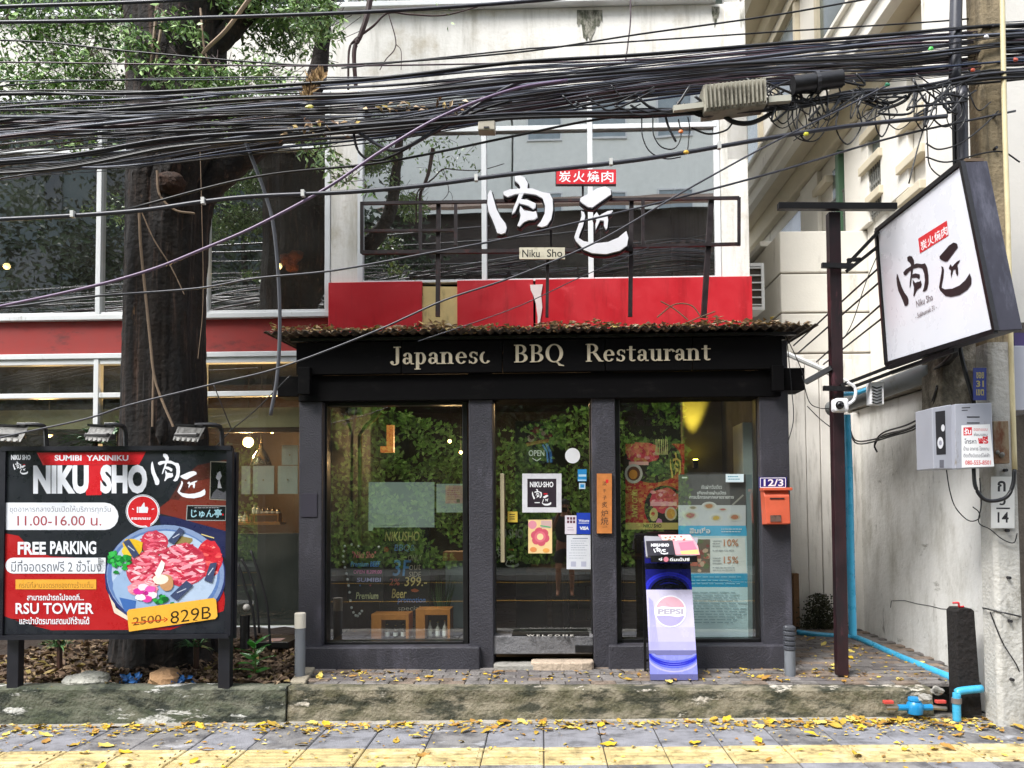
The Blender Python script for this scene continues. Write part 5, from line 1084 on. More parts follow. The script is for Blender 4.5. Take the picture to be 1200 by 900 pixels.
P.txt('NIKU', 39, 545.5, 104, 579, w1, .055, slope=-.005); P.txt('SHO', 117.5, 544.5, 172.5, 578.5, w1, .055)
P.logo(177, 531.5, 211, 568.5, w1, 'a'); P.logo(208, 552, 241, 584, w1, 'b'); P.txt('NIKU SHO', 13, 533, 36, 539, w1, .05); P.logo(15.5, 541, 25, 550.5, w1, 'a'); P.logo(23.5, 545, 33, 556, w1, 'b'); P.rect(27, 544, 29.5, 545, gl_('c4202a'))
P.poly([(246.5, 540.5), (266, 541), (265, 586.5), (245.5, 585.5)], gl_('8a8478')); P.poly([(247.5, 541.5), (266, 542), (265, 585.5), (246.5, 584.5)], gl_('0e0f12'))
P.poly([(255, 554), (258, 552), (260, 558), (257.5, 563), (260, 572), (255, 572), (256, 563), (253, 560)], gl_('a8a8ac')); P.poly([(247, 584), (250, 577), (254, 573), (262, 577), (265, 575), (265, 585)], gl_('55555a'))
P.poly([(219, 592), (265, 592.5), (264.5, 610.5), (218, 610)], gl_('8a8e8c')); P.poly([(220, 593), (264.5, 593.5), (264, 609.5), (219, 609)], gl_('10151a')); P.txt('じゅん亭', 224, 596.5, 260, 606.5, gl_('8fb8c4'), .02); P.lines(228, 595, 258, 1, 2, gl_('9c9ca0'), .6); P.rect(260.5, 602, 262, 604, gl_('c4202a'))
P.pill(7, 589, 139, 621, w1, left=False); P.txt('ชุดอาหารกลางวันเปิดให้บริการทุกวัน', 11.5, 592.5, 130, 602, gl_('7a7c84')); P.txt('11.00-16.00 น.', 20.5, 604.5, 119, 616, gl_('9c4048'), .005)
P.poly([(164, 612), (176, 621), (176, 610)], w1); P.oval(167.5, 599, 18.8, 18.5, w1, 32); P.ring(167.5, 599, 20, 19.6, .6, w1); P.poly([(168, 613), (175.5, 619.5), (177, 612)], gl_('c8242c')); P.oval(167.5, 599, 17.4, 17.2, gl_('c8242c'), 32)
P.poly([(163, 594), (165.5, 594), (168.5, 589), (169.5, 589), (170, 594), (173, 594), (174, 596), (173, 601), (163, 601)], w1); P.rect(160.5, 594, 162.3, 601, w1, up=False); P.line([(155, 596), (157, 597)], 1, w1); P.line([(178, 597), (181, 596)], 1, w1); P.lines(154, 607, 181, 2, 1.4, w1, 1)
P.txt('FREE', 21, 635, 54, 650, w1, .035); P.txt('PARKING', 59, 634, 113, 649.5, w1, .035)
P.pill(6.5, 653.5, 124, 672, w1, left=True); P.rect(115, 653.5, 124, 672, w1, up=False); P.txt('มีที่จอดรถฟรี 2 ชั่วโมง', 13.5, 656.5, 119, 670, gl_('5c6068'), .005)
P.rect(18.5, 679, 113, 690.5, gl_('dca03c')); P.txt('กรณีที่ลานจอดรถของทางร้านเต็ม', 22.5, 681.5, 109.5, 689, gl_('8a6428'))
P.txt('สามารถนำรถไปจอดที่...', 32, 695.5, 98.5, 703.5, w1, .02); P.txt('RSU TOWER', 18.5, 706.5, 110, 719.5, w1, .02); P.txt('และนำบัตรมาแสตมป์ที่ร้านได้', 23, 722.5, 105, 731.5, w1, .02)
# meat platter
P.poly([(186, 604), (205, 606), (267, 623), (266, 655), (222, 632), (190, 622)], gl_('22264a')); P.line([(236, 626), (251, 630.5)], 1.2, gl_('c8b878'))
def ov(cx, cy, rx, ry, m, n=40, jit=0):
    P.k += 1; P.poly([(min(cx + rx * cos(2*pi*i/n) * (1 + random.uniform(-jit, jit)), 264.5), cy + ry * sin(2*pi*i/n) * (1 + random.uniform(-jit, jit))) for i in range(n)], m, up=False)
P.poly([(124, 684), (128, 686), (136, 712), (150, 722), (150, 727), (134, 718)], gl_('d8cbb8'))
ov(194, 675, 71, 60, gl_('2c3668')); ov(194, 673, 69, 58, gl_('7c90b4')); ov(192, 674, 66, 54, gl_('5a76a8')); ov(193, 672, 62, 50, gl_('a9bbd2')); ov(172, 690, 40, 30, gl_('8fa8c8'), 20, .06)
P.poly([(140, 700), (160, 704), (158, 722), (146, 716)], gl_('3c64a4'))
def meat(cx, cy, rx, ry, n, cols):
    ov(cx, cy, rx, ry, gl_(cols[0]), 22, .07)
    for i in range(n):
        a = random.uniform(0, 6.28); r = random.random() ** .5; s = random.uniform(.08, .26); P.k += .12; th = random.uniform(-.6, .6)
        x, y = cx + r * rx * .85 * cos(a), cy + r * ry * .85 * sin(a); l = s * rx * 1.3; w_ = s * ry * .35
        pts = [(x + l * cos(2*pi*j/7) * cos(th) - w_ * sin(2*pi*j/7) * sin(th) + random.uniform(-.5, .5), y + l * cos(2*pi*j/7) * sin(th) + w_ * sin(2*pi*j/7) * cos(th) + random.uniform(-.5, .5)) for j in range(7)]
        P.poly([(min(p_[0], 264), p_[1]) for p_ in pts], gl_(random.choice(cols[1:])), up=False)
mc = ['b83a50', 'd45a70', 'e69aa6', 'f0c0c4', 'c23048', 'e07a8a', 'a82840']
ov(180, 642, 16, 9, gl_('6a4a2c'), 14, .12); ov(214, 634, 12, 6, gl_('8a7a4c'), 12, .15)
meat(245, 655, 16, 22, 40, ['c22a38', 'd8464c', 'e88a84', 'b01c2c', 'e0605c']); meat(181, 636, 16, 14, 60, mc); meat(172, 668, 24, 22, 110, mc); meat(214, 662, 28, 26, 170, mc); meat(168, 690, 18, 9, 50, ['d88a94', 'e8b0b4', 'f0d0d0', 'd07080'])
ov(156, 641, 12, 11, gl_('d8b02c'), 14, .14); ov(150, 646, 7, 6, gl_('e0c040'), 10, .1)
for i in range(26): ov(random.gauss(140, 7), random.gauss(657, 5), random.uniform(2, 4), random.uniform(2, 4), gl_(random.choice(['1c7a34', '2c9a40', '145c28', '3cb050'])), 7, .3)
for i in range(12): ov(random.gauss(191, 6), random.gauss(703, 3), 3, 2.6, gl_(random.choice(['1c7a34', '145c28', '2c9a40'])), 7, .3)
ov(196, 683, 8, 10, gl_('b88a60'), 14, .08); ov(189, 679, 9, 6, gl_('e8dcc8'), 12, .1); P.poly([(182, 672), (190, 656), (194, 660), (192, 668), (186, 678)], gl_('e8e4dc'))
for k in range(6): a = k * 1.05 + .3; ov(171 + 8 * cos(a), 695 + 7 * sin(a), 7, 4, gl_(['e6d8e4', 'd03c94', 'f0e6ee', 'c83090', 'ead0e0', 'd858a8'][k]), 9, .15)
ov(172, 695, 3, 2.6, gl_('b02080'), 8)
for q in [((145, 635), (152, 631.5), (164, 650), (157, 654)), ((197, 634), (211, 618), (217, 622), (205, 638)), ((240, 680), (247, 660), (255, 659), (249, 683)), ((200, 698), (219, 680), (227, 686), (208, 704))]:
    P.poly(q, gl_('3c4664')); c0 = [(q[0][0]*.7+q[2][0]*.3, q[0][1]*.7+q[2][1]*.3), (q[0][0]*.3+q[2][0]*.7, q[0][1]*.3+q[2][1]*.7)]; P.line(c0, 1, gl_('b8c0d0'))
P.poly([(149.5, 717), (152, 714), (251, 700.5), (254, 703), (255.5, 722), (253, 725), (152, 740)], gl_('e0a83c'))
P.txt('2500', 156.5, 723.5, 190, 733, gl_('6a4420'), .01, slope=-.11); P.line([(155, 730), (194, 726)], 1.3, gl_('b83a20')); P.line([(193, 723.5), (197, 725.7), (193, 728.5)], 1.2, gl_('b83a20'))
P.txt('829B', 200.5, 716.5, 248, 731, gl_('2c2418'), -.004, slope=-.145)
for x in (203, 227, 240): P.rect(x - 0, 727.0 - (x - 200) * .14 + 3, x + 5, 727.8 - (x - 200) * .14 + 3, gl_('2c2418'), up=False)
printed(P, 'print', bb)
# floodlights on curved arms above the board
fm = mat('floodlight_metal', '5c5b58', .45, metal=.4, var=.2, stains=[('2c2a26', .3, (12, 12, 12), .1)])
for px0, px1, arm, lab in [(-14, 32, 53, 'weathered floodlight at the left end above the billboard'), (97, 134, 146, 'weathered floodlight above the middle of the billboard in front of the leaves'), (200, 240, 259, 'weathered floodlight above the billboard in front of the trunk')]:
    c = pw((px0 + px1) / 2, 525, YB); t = thing('floodlight', lab, 'floodlight', (c.x, YB + .02, c.z), WF, group='floodlights above the billboard')
    V_ = 5.75; a_, b_, c_, d_ = pw(px0 + 2, 516, V_), pw(px1 - 8, 518, V_), pw(px1, 503, V_ + .15), pw(px0 + 8, 501, V_ + .15)
    b = MB(); b.prismd([a_, b_, c_, d_], (0, .02, .025)); part(b, 'hood', fm, t, bevel=.004)
    b = MB(); m_ = (a_ + b_ + c_ + d_) / 4; b.box(m_.x - .09, m_.x + .09, 5.78, 5.9, m_.z - .03, m_.z + .01); part(b, 'lamp_body', ck('2c2a2a'), t, bevel=.01)
    for k in range(5): f = (k + .5) / 5; p = a_.lerp(b_, f); q = d_.lerp(c_, f); b = MB(); b.bar(p + Vector((0, -.006, .0)), q + Vector((0, -.006, .0)), .012, .014); part(b, 'fin', fm, t)
    b = MB(); b.bar(pw(px0 + 6, 498, 5.9), pw(px1 - 2, 499, 5.9), .016); part(b, 'crossbar', blk, t)
    b = MB(); b.tube(spline([pw(px1 - 12, 498, 5.9), pw(arm - 8, 498, 5.95), pw(arm, 503, 6.0), pw(arm + 1.5, 525, 6.0)], 5), .018, 8); part(b, 'arm', blk, t, smooth=True)
# ================================================================ drinks stand
pst = thing('display_stand', 'leaning blue and lavender drink display stand with a leaflet tray on top', 'display stand', tuple(pw(788, 797, 6.27)), WF)
p0 = pw(788, 797, 6.27); nrm = Vector((0, -1, .16)).normalized()
def ph(x, y): return hit(x, y, p0, nrm, WF)
b = MB(); b.prismd([ph(762, 797), ph(818, 797), ph(807, 632), ph(754.5, 630)], (0, .02, -.002)); part(b, 'front_panel', ck('1c1c50', .3), pst, bevel=.003)
b = MB(); q0, q1 = ph(762, 797), ph(818, 797); t0, t1 = ph(754.5, 635), ph(807, 635)
for tt, qq in ((t0, q0), (t1, q1)): b.bar(tt + Vector((0, .04, 0)), Vector((qq.x, qq.y + .3, qq.z)), .02); 
b.bar(q0 + Vector((0, .3, .1)), q1 + Vector((0, .3, .1)), .015); part(b, 'rear_leg_frame', blk, pst)
P = Print(tuple(p0 - Vector((0, 0, 0)) + nrm * .003), tuple(nrm), WF, .00012)
def py_(y): return (y - 630) / 167
def xl(y): return 754.5 + 7.5 * py_(y)
def xr(y): return 807 + 11 * py_(y)
def band(y0, y1, m): P.poly([(xl(y1), y1), (xr(y1), y1), (xr(y0), y0), (xl(y0), y0)], m)
bl = [ck(h, .25) for h in ('0d0d1c', '1a1c6a', '2a2fb4', '5560d0', '8488d8', 'a9a6d6', 'b9b4d4', 'c4bfd6')]
band(655, 691, bl[1]); band(660, 667, bl[0])
def arcb(cx, cy, rx, ry, w, m, a0, a1, ylo, yhi):
    P.k += 1; n = 20; A = [radians(a0 + (a1 - a0) * i / n) for i in range(n + 1)]; O = []; I = []
    for a in A:
        for L, k in ((O, 0), (I, w)):
            x, y = cx + (rx - k) * cos(a), cy + (ry - k * .6) * sin(a); y = min(max(y, ylo), yhi); L.append((min(max(x, xl(y)), xr(y)), y))
    P.add([P.at(*q) for q in O + I], [[i, i + 1, n + 2 + i, n + 1 + i] for i in range(n)], P.mi(m))
for k in range(6): arcb(784, 694, 34 - k * 3, 26 - k * 2.4, 3, [bl[1], bl[2], bl[2], bl[1], bl[0], bl[0]][k], 180, 360, 656, 691)
P.oval(784, 690, 16, 6, bl[0], 20, pi, 2 * pi); 
band(691, 775, bl[7]); band(735, 752, bl[6]); band(752, 762, bl[5]); band(762, 768, ck('6a6a98', .3)); band(768, 790, bl[4]); band(790, 797, ck('5c5c8c', .3))
for k in range(7): arcb(790, 764, 34 - k * 1.2, 24 - k * 2.4, 3, [bl[5], bl[4], bl[3], bl[2], bl[2], bl[3], bl[4]][k], 0, 180, 766, 790)
for k in range(5): P.line([(xl(740) + 1 + k, 700 + k), (xl(760) + 3 + k * 2, 760)], .9, bl[5])
wr = ck('e2e0e8', .3)
P.oval(785.5, 716.5, 18.8, 18.8, wr, 32)
P.oval(785.5, 716.5, 17.2, 17.2, ck('d6a6b4', .3), 30, pi + .28, 2 * pi - .28); P.oval(785.5, 716.5, 17.2, 17.2, ck('a8a0d2', .3), 30, .3, pi - .3)
P.poly([(768.5, 712.5), (776, 710.5), (786, 711.5), (796, 712.5), (803, 711), (803, 721), (794, 723), (784, 721.5), (776, 720.5), (768.5, 721.5)], wr); P.txt('PEPSI', 771, 713.5, 800.5, 719.8, ck('a9a4b4', .3), .04)
printed(P, 'print', pst)
b = MB(); c = [pw(x, y, 6.36) for x, y in ((757, 640), (817, 658))]; zt = pw(788, 654, 6.2).z
b.box(pw(763, 654, 6.2).x, pw(817, 654, 6.2).x, 6.2, 6.22, pw(788, 659, 6.2).z, pw(788, 651.5, 6.2).z); part(b, 'tray_lip', blk, pst)
b = MB(); b.prismd([pw(757, 652, 6.22), pw(815, 652, 6.22), pw(818, 630, 6.42), pw(755, 628, 6.42)], (0, .004, -.01)); part(b, 'tray', ck('8a8a90'), pst)
P = Print((0, 6.199, 0), (0, -1, 0), WF); P.oval(780.5, 655.5, 3, 3, ck('c87888')); P.txt('ดื่มเป๊ปซี่', 785, 653.5, 808, 657.5, bwhite, .03); P.txt('คู่', 772, 653.5, 776, 657, bwhite, .03); printed(P, 'lettering', pst)
trn = (pw(815, 652, 6.22) - pw(757, 652, 6.22)).cross(pw(755, 628, 6.42) - pw(757, 652, 6.22)).normalized()
if trn.y > 0: trn = -trn
for nm, pts, m, off, lab in [('leaflet', [(771, 626.5), (809, 626.5), (818, 640), (820, 650), (792, 650)], ck('c88a94'), .006, 'pink food leaflets fanned in the tray of the drink stand'), ('menu_card', [(757, 634), (788, 633), (791.5, 650), (759, 651.5)], ck('24222a'), .014, 'dark menu card with white logo in the tray of the drink stand')]:
    q = [hit(x, y, pw(757, 652, 6.22) + trn * off, trn, WF) for x, y in pts]; t = thing(nm, lab, 'leaflet' if nm == 'leaflet' else 'menu card', tuple(q[0]), WF)
    b = MB(); b.prismd(q, -trn * .004); part(b, 'card', m, t)
    P = Print(tuple(q[0] + trn * .0008), tuple(trn), WF, .0001)
    if nm == 'menu_card': P.txt('NIKU·SHO', 763, 637, 784, 640.5, bwhite, .04); P.logo(766, 641, 774, 647.5, bwhite, 'a'); P.logo(774, 643.5, 783, 649.5, bwhite, 'b')
    else:
        P.poly([(774, 627), (808, 627), (812, 633), (777, 633)], ck('d8c0b8')); P.poly([(795, 636), (812, 634), (817, 644), (798, 645)], ck('d86a80')); P.poly([(797, 646), (818, 644), (819, 649), (799, 649.5)], ck('dcb06c'))
        for i in range(16): P.oval(random.uniform(776, 806), random.uniform(628, 634), 1.6, 1, ck(random.choice(['b04c4c', '8c6c4c', 'c8a08c', 'e0d0c8'])), 7)
    printed(P, 'print', t)
# ================================================================ bollards, lamps, planter things
def bollard(px, pyb, pyt, Y, r, lab, cap):
    c = pw(px, pyb, Y); zt_ = pw(px, pyt, Y).z; t = thing('bollard', lab, 'bollard', tuple(c), WF)
    zc = c.z + (zt_ - c.z) * (.76 if cap else .5)
    b = MB(); b.lathe([(r, -.01), (r, zc - c.z)], c, 18); part(b, 'tube', mat('bollard_grey', '6a6e74', .5, var=.12, stains=[('4a4a48', .2, (9, 9, 3), .1)]), t, smooth=True)
    if cap: b = MB(); b.lathe([(r * 1.08, zc - c.z + .001), (r * 1.08, zt_ - c.z - .006), (r * .95, zt_ - c.z)], c, 18); part(b, 'lamp_cap', mat('cap_cream', 'cfc9bc', .5), t, smooth=True)
    else:
        for k in range(5):
            z = zc - c.z + .001 + k * (zt_ - zc) / 5; b = MB(); b.lathe([(r * .8, z), (r * 1.12, z + .006), (r * 1.12, z + (zt_ - zc) / 5 - .012), (r * .8, z + (zt_ - zc) / 5 - .001)], c, 16); part(b, 'louvre_ring', ck('3c3e44'), t)
bollard(351.5, 793, 718, 6.38, .042, 'short grey bollard light with a cream cap left of the shopfront', True); bollard(926, 791, 733, 6.42, .045, 'short grey louvred bollard light at the right shopfront corner', False)
t = thing('garden_spotlight', 'black garden spotlight with a small white globe beside the billboard post', 'garden light', tuple(pw(287, 762, 6.9)), WF)
c = pw(287, 760, 6.9); b = MB(); b.cyl(c, pw(287, 721, 6.9), .042, n=12); part(b, 'tube', blk, t); b = MB(); b.blob(pw(289, 712, 6.9), .032, 10, 8, 0); part(b, 'globe', ck('b8b4ac'), t, smooth=True)
b = MB(); p = pw(326, 752, 7.4); b.box(p.x - .17, p.x + .17, 7.2, 7.6, p.z - .03, p.z + .03); t = thing('black_tray', 'flat black metal box lying behind the leaf litter near the bollard', 'box', tuple(p), WF); part(b, 'body', blk, t, bevel=.005); b = MB(); b.box(p.x - .06, p.x + .07, 7.25, 7.4, p.z + .031, p.z + .034); part(b, 'label_plate', ck('a88c88'), t)
for px, py, s, m, lab in [(103, 800, (.19, .12, .09), mat('white_rock', 'a8a69c', .85, var=.3, scale=9, bump=.8, stains=[('4c4c40', .3, (9, 9, 9), .1)]), 'pale grey rock on the planter kerb below the billboard'), (193, 796, (.13, .1, .085), mat('tan_rock', '9c7a58', .85, var=.2, bump=.8), 'tan brown rock on the planter kerb before the trunk'), (133, 806, (.08, .07, .04), MATS['white_rock'], 'small grey rock beside the pale rock in the planter')]:
    c = pw(px, py, 6.2); b = MB(); b.blob(c, s, 9, 7, .16, rnd=random.Random(px)); single(b, 'rock', m, lab, 'rock', WF)
for px, lab in [(153, 'crumpled blue plastic scrap left of the tan rock'), (213, 'crumpled blue plastic scrap right of the tan rock')]:
    c = pw(px, 801, 6.2); b = MB()
    for i in range(26): b.leaf(c + Vector((random.uniform(-.07, .07), random.uniform(-.04, .04), random.uniform(-.03, .05))), .06, .04, (random.uniform(-1, 1), random.uniform(-1, 1), random.uniform(-.2, 1)), (0, -1, .3))
    single(b, 'plastic_scrap', mat('blue_plastic', '2c62a0', .35), lab, 'plastic scrap', WF)
# leaf litter in the planter
b = MB()
for i in range(4200):
    y = 6.19 + random.random() ** 1.5 * 1.6; x = random.uniform(-4.9, -2.08 - (y - 6.17) * .16); a = random.uniform(0, 6.3); L = random.uniform(.05, .1)
    b.leaf((x, y, .235 + .06 * (y - 6.15) + random.uniform(0, .05)), L, L * .5, (cos(a), sin(a), random.uniform(-.3, .5)), (random.uniform(-.8, .8), random.uniform(-.9, .5), 1), bend=random.uniform(-.2, .4))
struct(b, 'leaf_litter', mat('litter', '5c4030', .8, island=['3a2c22', '5c4838', '7a6450', '4a3a2c', '9c866c', '6a5442', '8c7c40'], var=.1), WF, 'stuff')
# broad-leaved seedling: every leaf its own piece
grn = mat('broad_leaf', '3c8a30', .35, var=.2, scale=20, local=True, spec=.6)
pl = thing('broadleaf_plant', 'small bright green broad-leaved plant in the leaf litter beside the billboard', 'plant', tuple(pw(298, 805, 6.35)), WF)
c = pw(298, 805, 6.35); b = MB(); b.tube([c, c + Vector((.01, 0, .16)), c + Vector((0, 0, .33))], .006, 6); part(b, 'stem', ck('4c5c2c'), pl)
lm = MB(); n = 7; Lf = []
for i in range(n + 1):
    f = i / n; w = .5 * sin(pi * f ** .8) * .38 + .001; zf_ = -.25 * f * f; Lf.append((f, w, zf_))
for f, w, z in Lf: lm.V += [(f, -w, z + .05 * 0), (f, 0, z - .04), (f, w, z)]
for i in range(n): a = 3 * i; lm.F += [[a, a+3, a+4, a+1], [a+1, a+4, a+5, a+2]]; lm.I += [0, 0]
leafme = mesh_of(lm, 'leaf', grn, smooth=True)
for k in range(17):
    z = .06 + .28 * k / 16; a = k * 2.4; L = .17 - .05 * abs(k / 16 - .5); o = piece(leafme, 'leaf', pl, c + Vector((0, 0, z)), (random.uniform(-.3, .3), -.25 - .5 * k / 16, a), (L, L, L))
# strappy shoots and palm leaves behind the board
def tuft(cx_, cy_, cz_, n, lmin, lmax, w, m, lab, nm, spread=1.0, fr=WF, rise=.8):
    b = MB()
    for i in range(n):
        a = random.uniform(0, 2 * pi); L = random.uniform(lmin, lmax); d = Vector((cos(a) * spread, sin(a) * spread * .7, random.uniform(.2, 1) * rise)).normalized(); p = Vector((cx_, cy_, cz_)) + Vector((random.uniform(-.05, .05), random.uniform(-.05, .05), 0)); side = Vector((-sin(a), cos(a), 0)) * w
        pts = [p + d * L * f + Vector((0, 0, -L * .45 * f * f)) for f in (0, .35, .7, 1)]; ws = [.5, 1, .7, .02]; o = len(b.V)
        for q, k in zip(pts, ws): b.V += [tuple(q - side * k), tuple(q + side * k)]
        for j in range(3): b.F.append([o + 2*j, o + 2*j + 1, o + 2*j + 3, o + 2*j + 2]); b.I.append(0)
    t = thing(nm, lab, 'plant', (cx_, cy_, cz_), fr); part(b, 'foliage', m, t, kind='stuff'); b = MB(); b.cyl((cx_, cy_, cz_ - .5), (cx_, cy_, cz_ + .05), .025, n=6); part(b, 'stem', brown, t); return t
pgm = mat('palm_green', '3c6a3c', .5, island=['24482c', '3c6a3c', '5c8a50', '2c5434'], var=0); ltg = mat('lime_leaf', '5c9a34', .5, island=['4a8a2c', '6cae3c', '3c7028'], var=0)
p = pw(112, 508, 7.6); tuft(p.x, p.y, p.z - .1, 60, .25, .55, .02, pgm, 'strappy palm plant rising behind the middle floodlight', 'palm_plant')
p = pw(140, 490, 7.5); tuft(p.x, p.y, p.z - .15, 60, .2, .45, .018, pgm, 'strappy palm plant against the left side of the trunk', 'palm_plant')
p = pw(50, 530, 7.4); tuft(p.x, p.y, p.z - .2, 50, .2, .4, .018, pgm, 'dark palm plant between the left and middle floodlights', 'palm_plant')
p = pw(-6, 590, 6.4); tuft(p.x, p.y, p.z - .3, 70, .3, .6, .03, ltg, 'bright green leafy plant at the far left edge beside the billboard', 'leafy_plant')
p = pw(-2, 545, 6.4); tuft(p.x, p.y, p.z - .1, 50, .15, .35, .03, ltg, 'tip of a bright green plant at the far left edge above the other', 'leafy_plant')
for cx0, lab in ((230, 'hanging grass under the right half of the board'), (70, 'grass tuft sprouting under the left half of the board')):
    p = pw(cx0, 760, 6.6); tuft(p.x, p.y, p.z + .02, 40, .12, .25, .008, pgm, lab, 'grass_tuft', rise=1.2)
for k, (pts, lab) in enumerate([([(283, 655), (292, 672), (300, 700), (304, 742)], 'first dark arching stem beside the billboard'), ([(279, 660), (288, 690), (296, 715), (300, 750)], 'dark arching stem closest to the billboard post'), ([(294, 645), (304, 675), (313, 710), (317, 760)], 'dark arching stem nearest to the bollard light')]):
    pipe('dead_reed', pts, .011, mat('dark_stem', '151315', .7), lab, 'stem', Y=6.8, n=5)
# ================================================================ the street tree
bark = mat('dark_bark', '231b15', .9, var=.4, scale=5, bump=1.0, bscale=22, stains=[('5c463a', .3, (22, 22, 1.2), .08), ('080606', .55, (9, 9, .7), .14), ('7a5c40', .08, (18, 18, 3), .04)])
YT = 7.0
tr = thing('street_tree', 'massive dark-barked street tree rising in front of the left wing', 'tree', tuple(pw(195, 800, YT)), WF)
b = MB(); ns = 110; prof = [(-60, 152, 268), (0, 155, 262), (60, 156, 258), (110, 157, 262), (150, 158, 268), (190, 156, 262), (225, 153, 246), (270, 152, 240), (340, 149, 237), (420, 147, 236), (500, 146, 237), (600, 143, 240), (700, 141, 243), (760, 136, 250), (790, 128, 262), (815, 120, 275)]
rr_ = random.Random(5); ph_ = [rr_.uniform(0, 6) for _ in range(6)]
sec = []
for i in range(len(prof) - 1):
    for j in range(9): f = j / 9; sec.append([prof[i][k] + (prof[i+1][k] - prof[i][k]) * f for k in range(3)])
sec.append(list(prof[-1]))
for (py, xa, xb) in sec:
    l, r_ = pw(xa, py, YT), pw(xb, py, YT); cx = (l.x + r_.x) / 2; R = (r_.x - l.x) / 2; z = (l.z + r_.z) / 2
    for k in range(ns):
        a = 2 * pi * k / ns; g_ = 1 + .05 * sin(5 * a + ph_[0] + z * .6) + .035 * sin(9 * a + ph_[1] - z * .9) + .02 * abs(sin(11 * a + ph_[2] + .6 * sin(z * 1.7))) + .03 * abs(sin(19 * a + ph_[3] + 1.2 * sin(z * .9 + a))) + rr_.uniform(-.012, .012)
        b.V.append((cx + R * cos(a) * g_ / 1.03, YT + R * .9 * sin(a) * g_, z))
for i in range(len(sec) - 1):
    for k in range(ns): b.F.append([i*ns+k, i*ns+(k+1)%ns, (i+1)*ns+(k+1)%ns, (i+1)*ns+k][::-1]); b.I.append(0)
part(b, 'trunk', bark, tr, smooth=True)
def limb(pts, r0, r1, lab=None, m=bark, nm='branch', Y=YT, n=10):
    sp = spline([pw(x, y, (q[0] if q else Y)) for x, y, *q in pts], 6); b = MB(); k = len(sp)
    b.tube(sp, [r0 + (r1 - r0) * (i / (k - 1)) + rr_.uniform(-.05, .05) * r0 for i in range(k)], n); return part(b, nm, m, tr, smooth=True, label=lab)
limb([(225, 235), (262, 200), (300, 172), (345, 140), (370, 95), (380, 30), (390, -60)], .16, .05)
limb([(225, 80), (250, 55), (285, 20), (320, -40), (350, -120)], .12, .06)
limb([(170, 20), (120, -60), (60, -160), (-30, -220)], .16, .08); limb([(220, -40), (240, -160), (230, -300)], .3, .12)
limb([(160, -60), (90, -90), (20, -70), (-60, -80)], .08, .03)
brn = mat('red_brown_branch', '3a2220', .7, var=.3)
limb([(417, 102), (415, 60), (422, 42), (430, 18), (437, -20)], .018, .028, 'slim reddish branch hanging behind the cables', brn, 'hanging_branch', 6.9, 7)
limb([(408, 105), (409, 60), (415, 48), (422, 42)], .01, .012, None, brn, 'twig', 6.9, 6); limb([(422, 42), (438, 30), (455, 15), (480, 17), (520, 18), (560, 8)], .012, .005, None, brn, 'twig', 6.9, 5); limb([(455, 15), (464, 52), (452, 70), (445, 82)], .006, .004, None, brn, 'twig', 6.9, 5); limb([(464, 52), (470, 60), (470, 82)], .004, .003, None, brn, 'twig', 6.9, 5)
tan_ = mat('tan_root', '8c7660', .7, var=.2)
vine = lambda pts, r, Y=6.58: limb(pts, r, r * .8, None, tan_, 'aerial_root', Y, 6)
vine([(163, 247), (165, 290), (171, 350), (176, 400), (180, 437), (187, 462), (203, 500)], .013); vine([(180, 437), (179, 470), (178.5, 500)], .012); vine([(165, 246), (180, 280), (200, 312), (216, 345)], .006)
vine([(184, 2), (180, 45), (176, 80)], .014); vine([(192, 14), (186, 50), (182, 82)], .014); vine([(235, 10), (240, 60), (252, 85)], .01); vine([(295, -5), (265, 35), (240, 60), (228, 85)], .018); vine([(233, 130), (236, 230), (238, 350), (232, 420)], .004); vine([(184, 200), (187, 228), (205, 246), (228, 250)], .011)
b = MB(); b.blob(pw(200, 215, 6.68), (.13, .09, .10), 20, 14, .1); part(b, 'burl', mat('burl_brown', '38251a', .9, var=.5, scale=14, bump=1.5, bscale=25), tr, smooth=True)
b = MB(); b.blob(pw(190, 505, 6.64), (.05, .05, .12), 14, 10, .15); part(b, 'stub', bark, tr, smooth=True)
# foliage: clumps of small leaves carried on twigs
lv = mat('tree_leaf', '4c6a34', .45, island=['3f5c30', '587a40', '789a54', '94b468', 'a8c480', '4a6a38', 'bcd494'], var=0, spec=.5)
lm_ = MB(); tw = MB()
def clump(px, py, rx, ry, n, Y, hang=.3, size=.068, dy=.35):
    c = pw(px, py, Y); RX = rx / 900 * Y; RZ = ry / 900 * Y
    for i in range(int(n * (1.9 if py > -30 else 1))):
        while True:
            u, v, w = random.uniform(-1, 1), random.uniform(-1, 1), random.uniform(-1, 1)
            if u*u + v*v + w*w < 1: break
        p = c + Vector((u * RX, w * dy, v * RZ)); a = random.uniform(0, 6.28); L = size * random.uniform(.7, 1.3)
        lm_.leaf(p, L, L * random.uniform(.3, .45), (cos(a), sin(a), random.uniform(-1.2, .4) - hang), (random.uniform(-1, 1), random.uniform(-1, .3), random.uniform(-.2, 1)), bend=random.uniform(-.1, .15))
        if i % 9 == 0: tw.tube([p, p + Vector((random.uniform(-.2, .2), random.uniform(-.1, .1), random.uniform(-.05, .2)))], .003, 3, caps=False)
rs = random.Random(11)
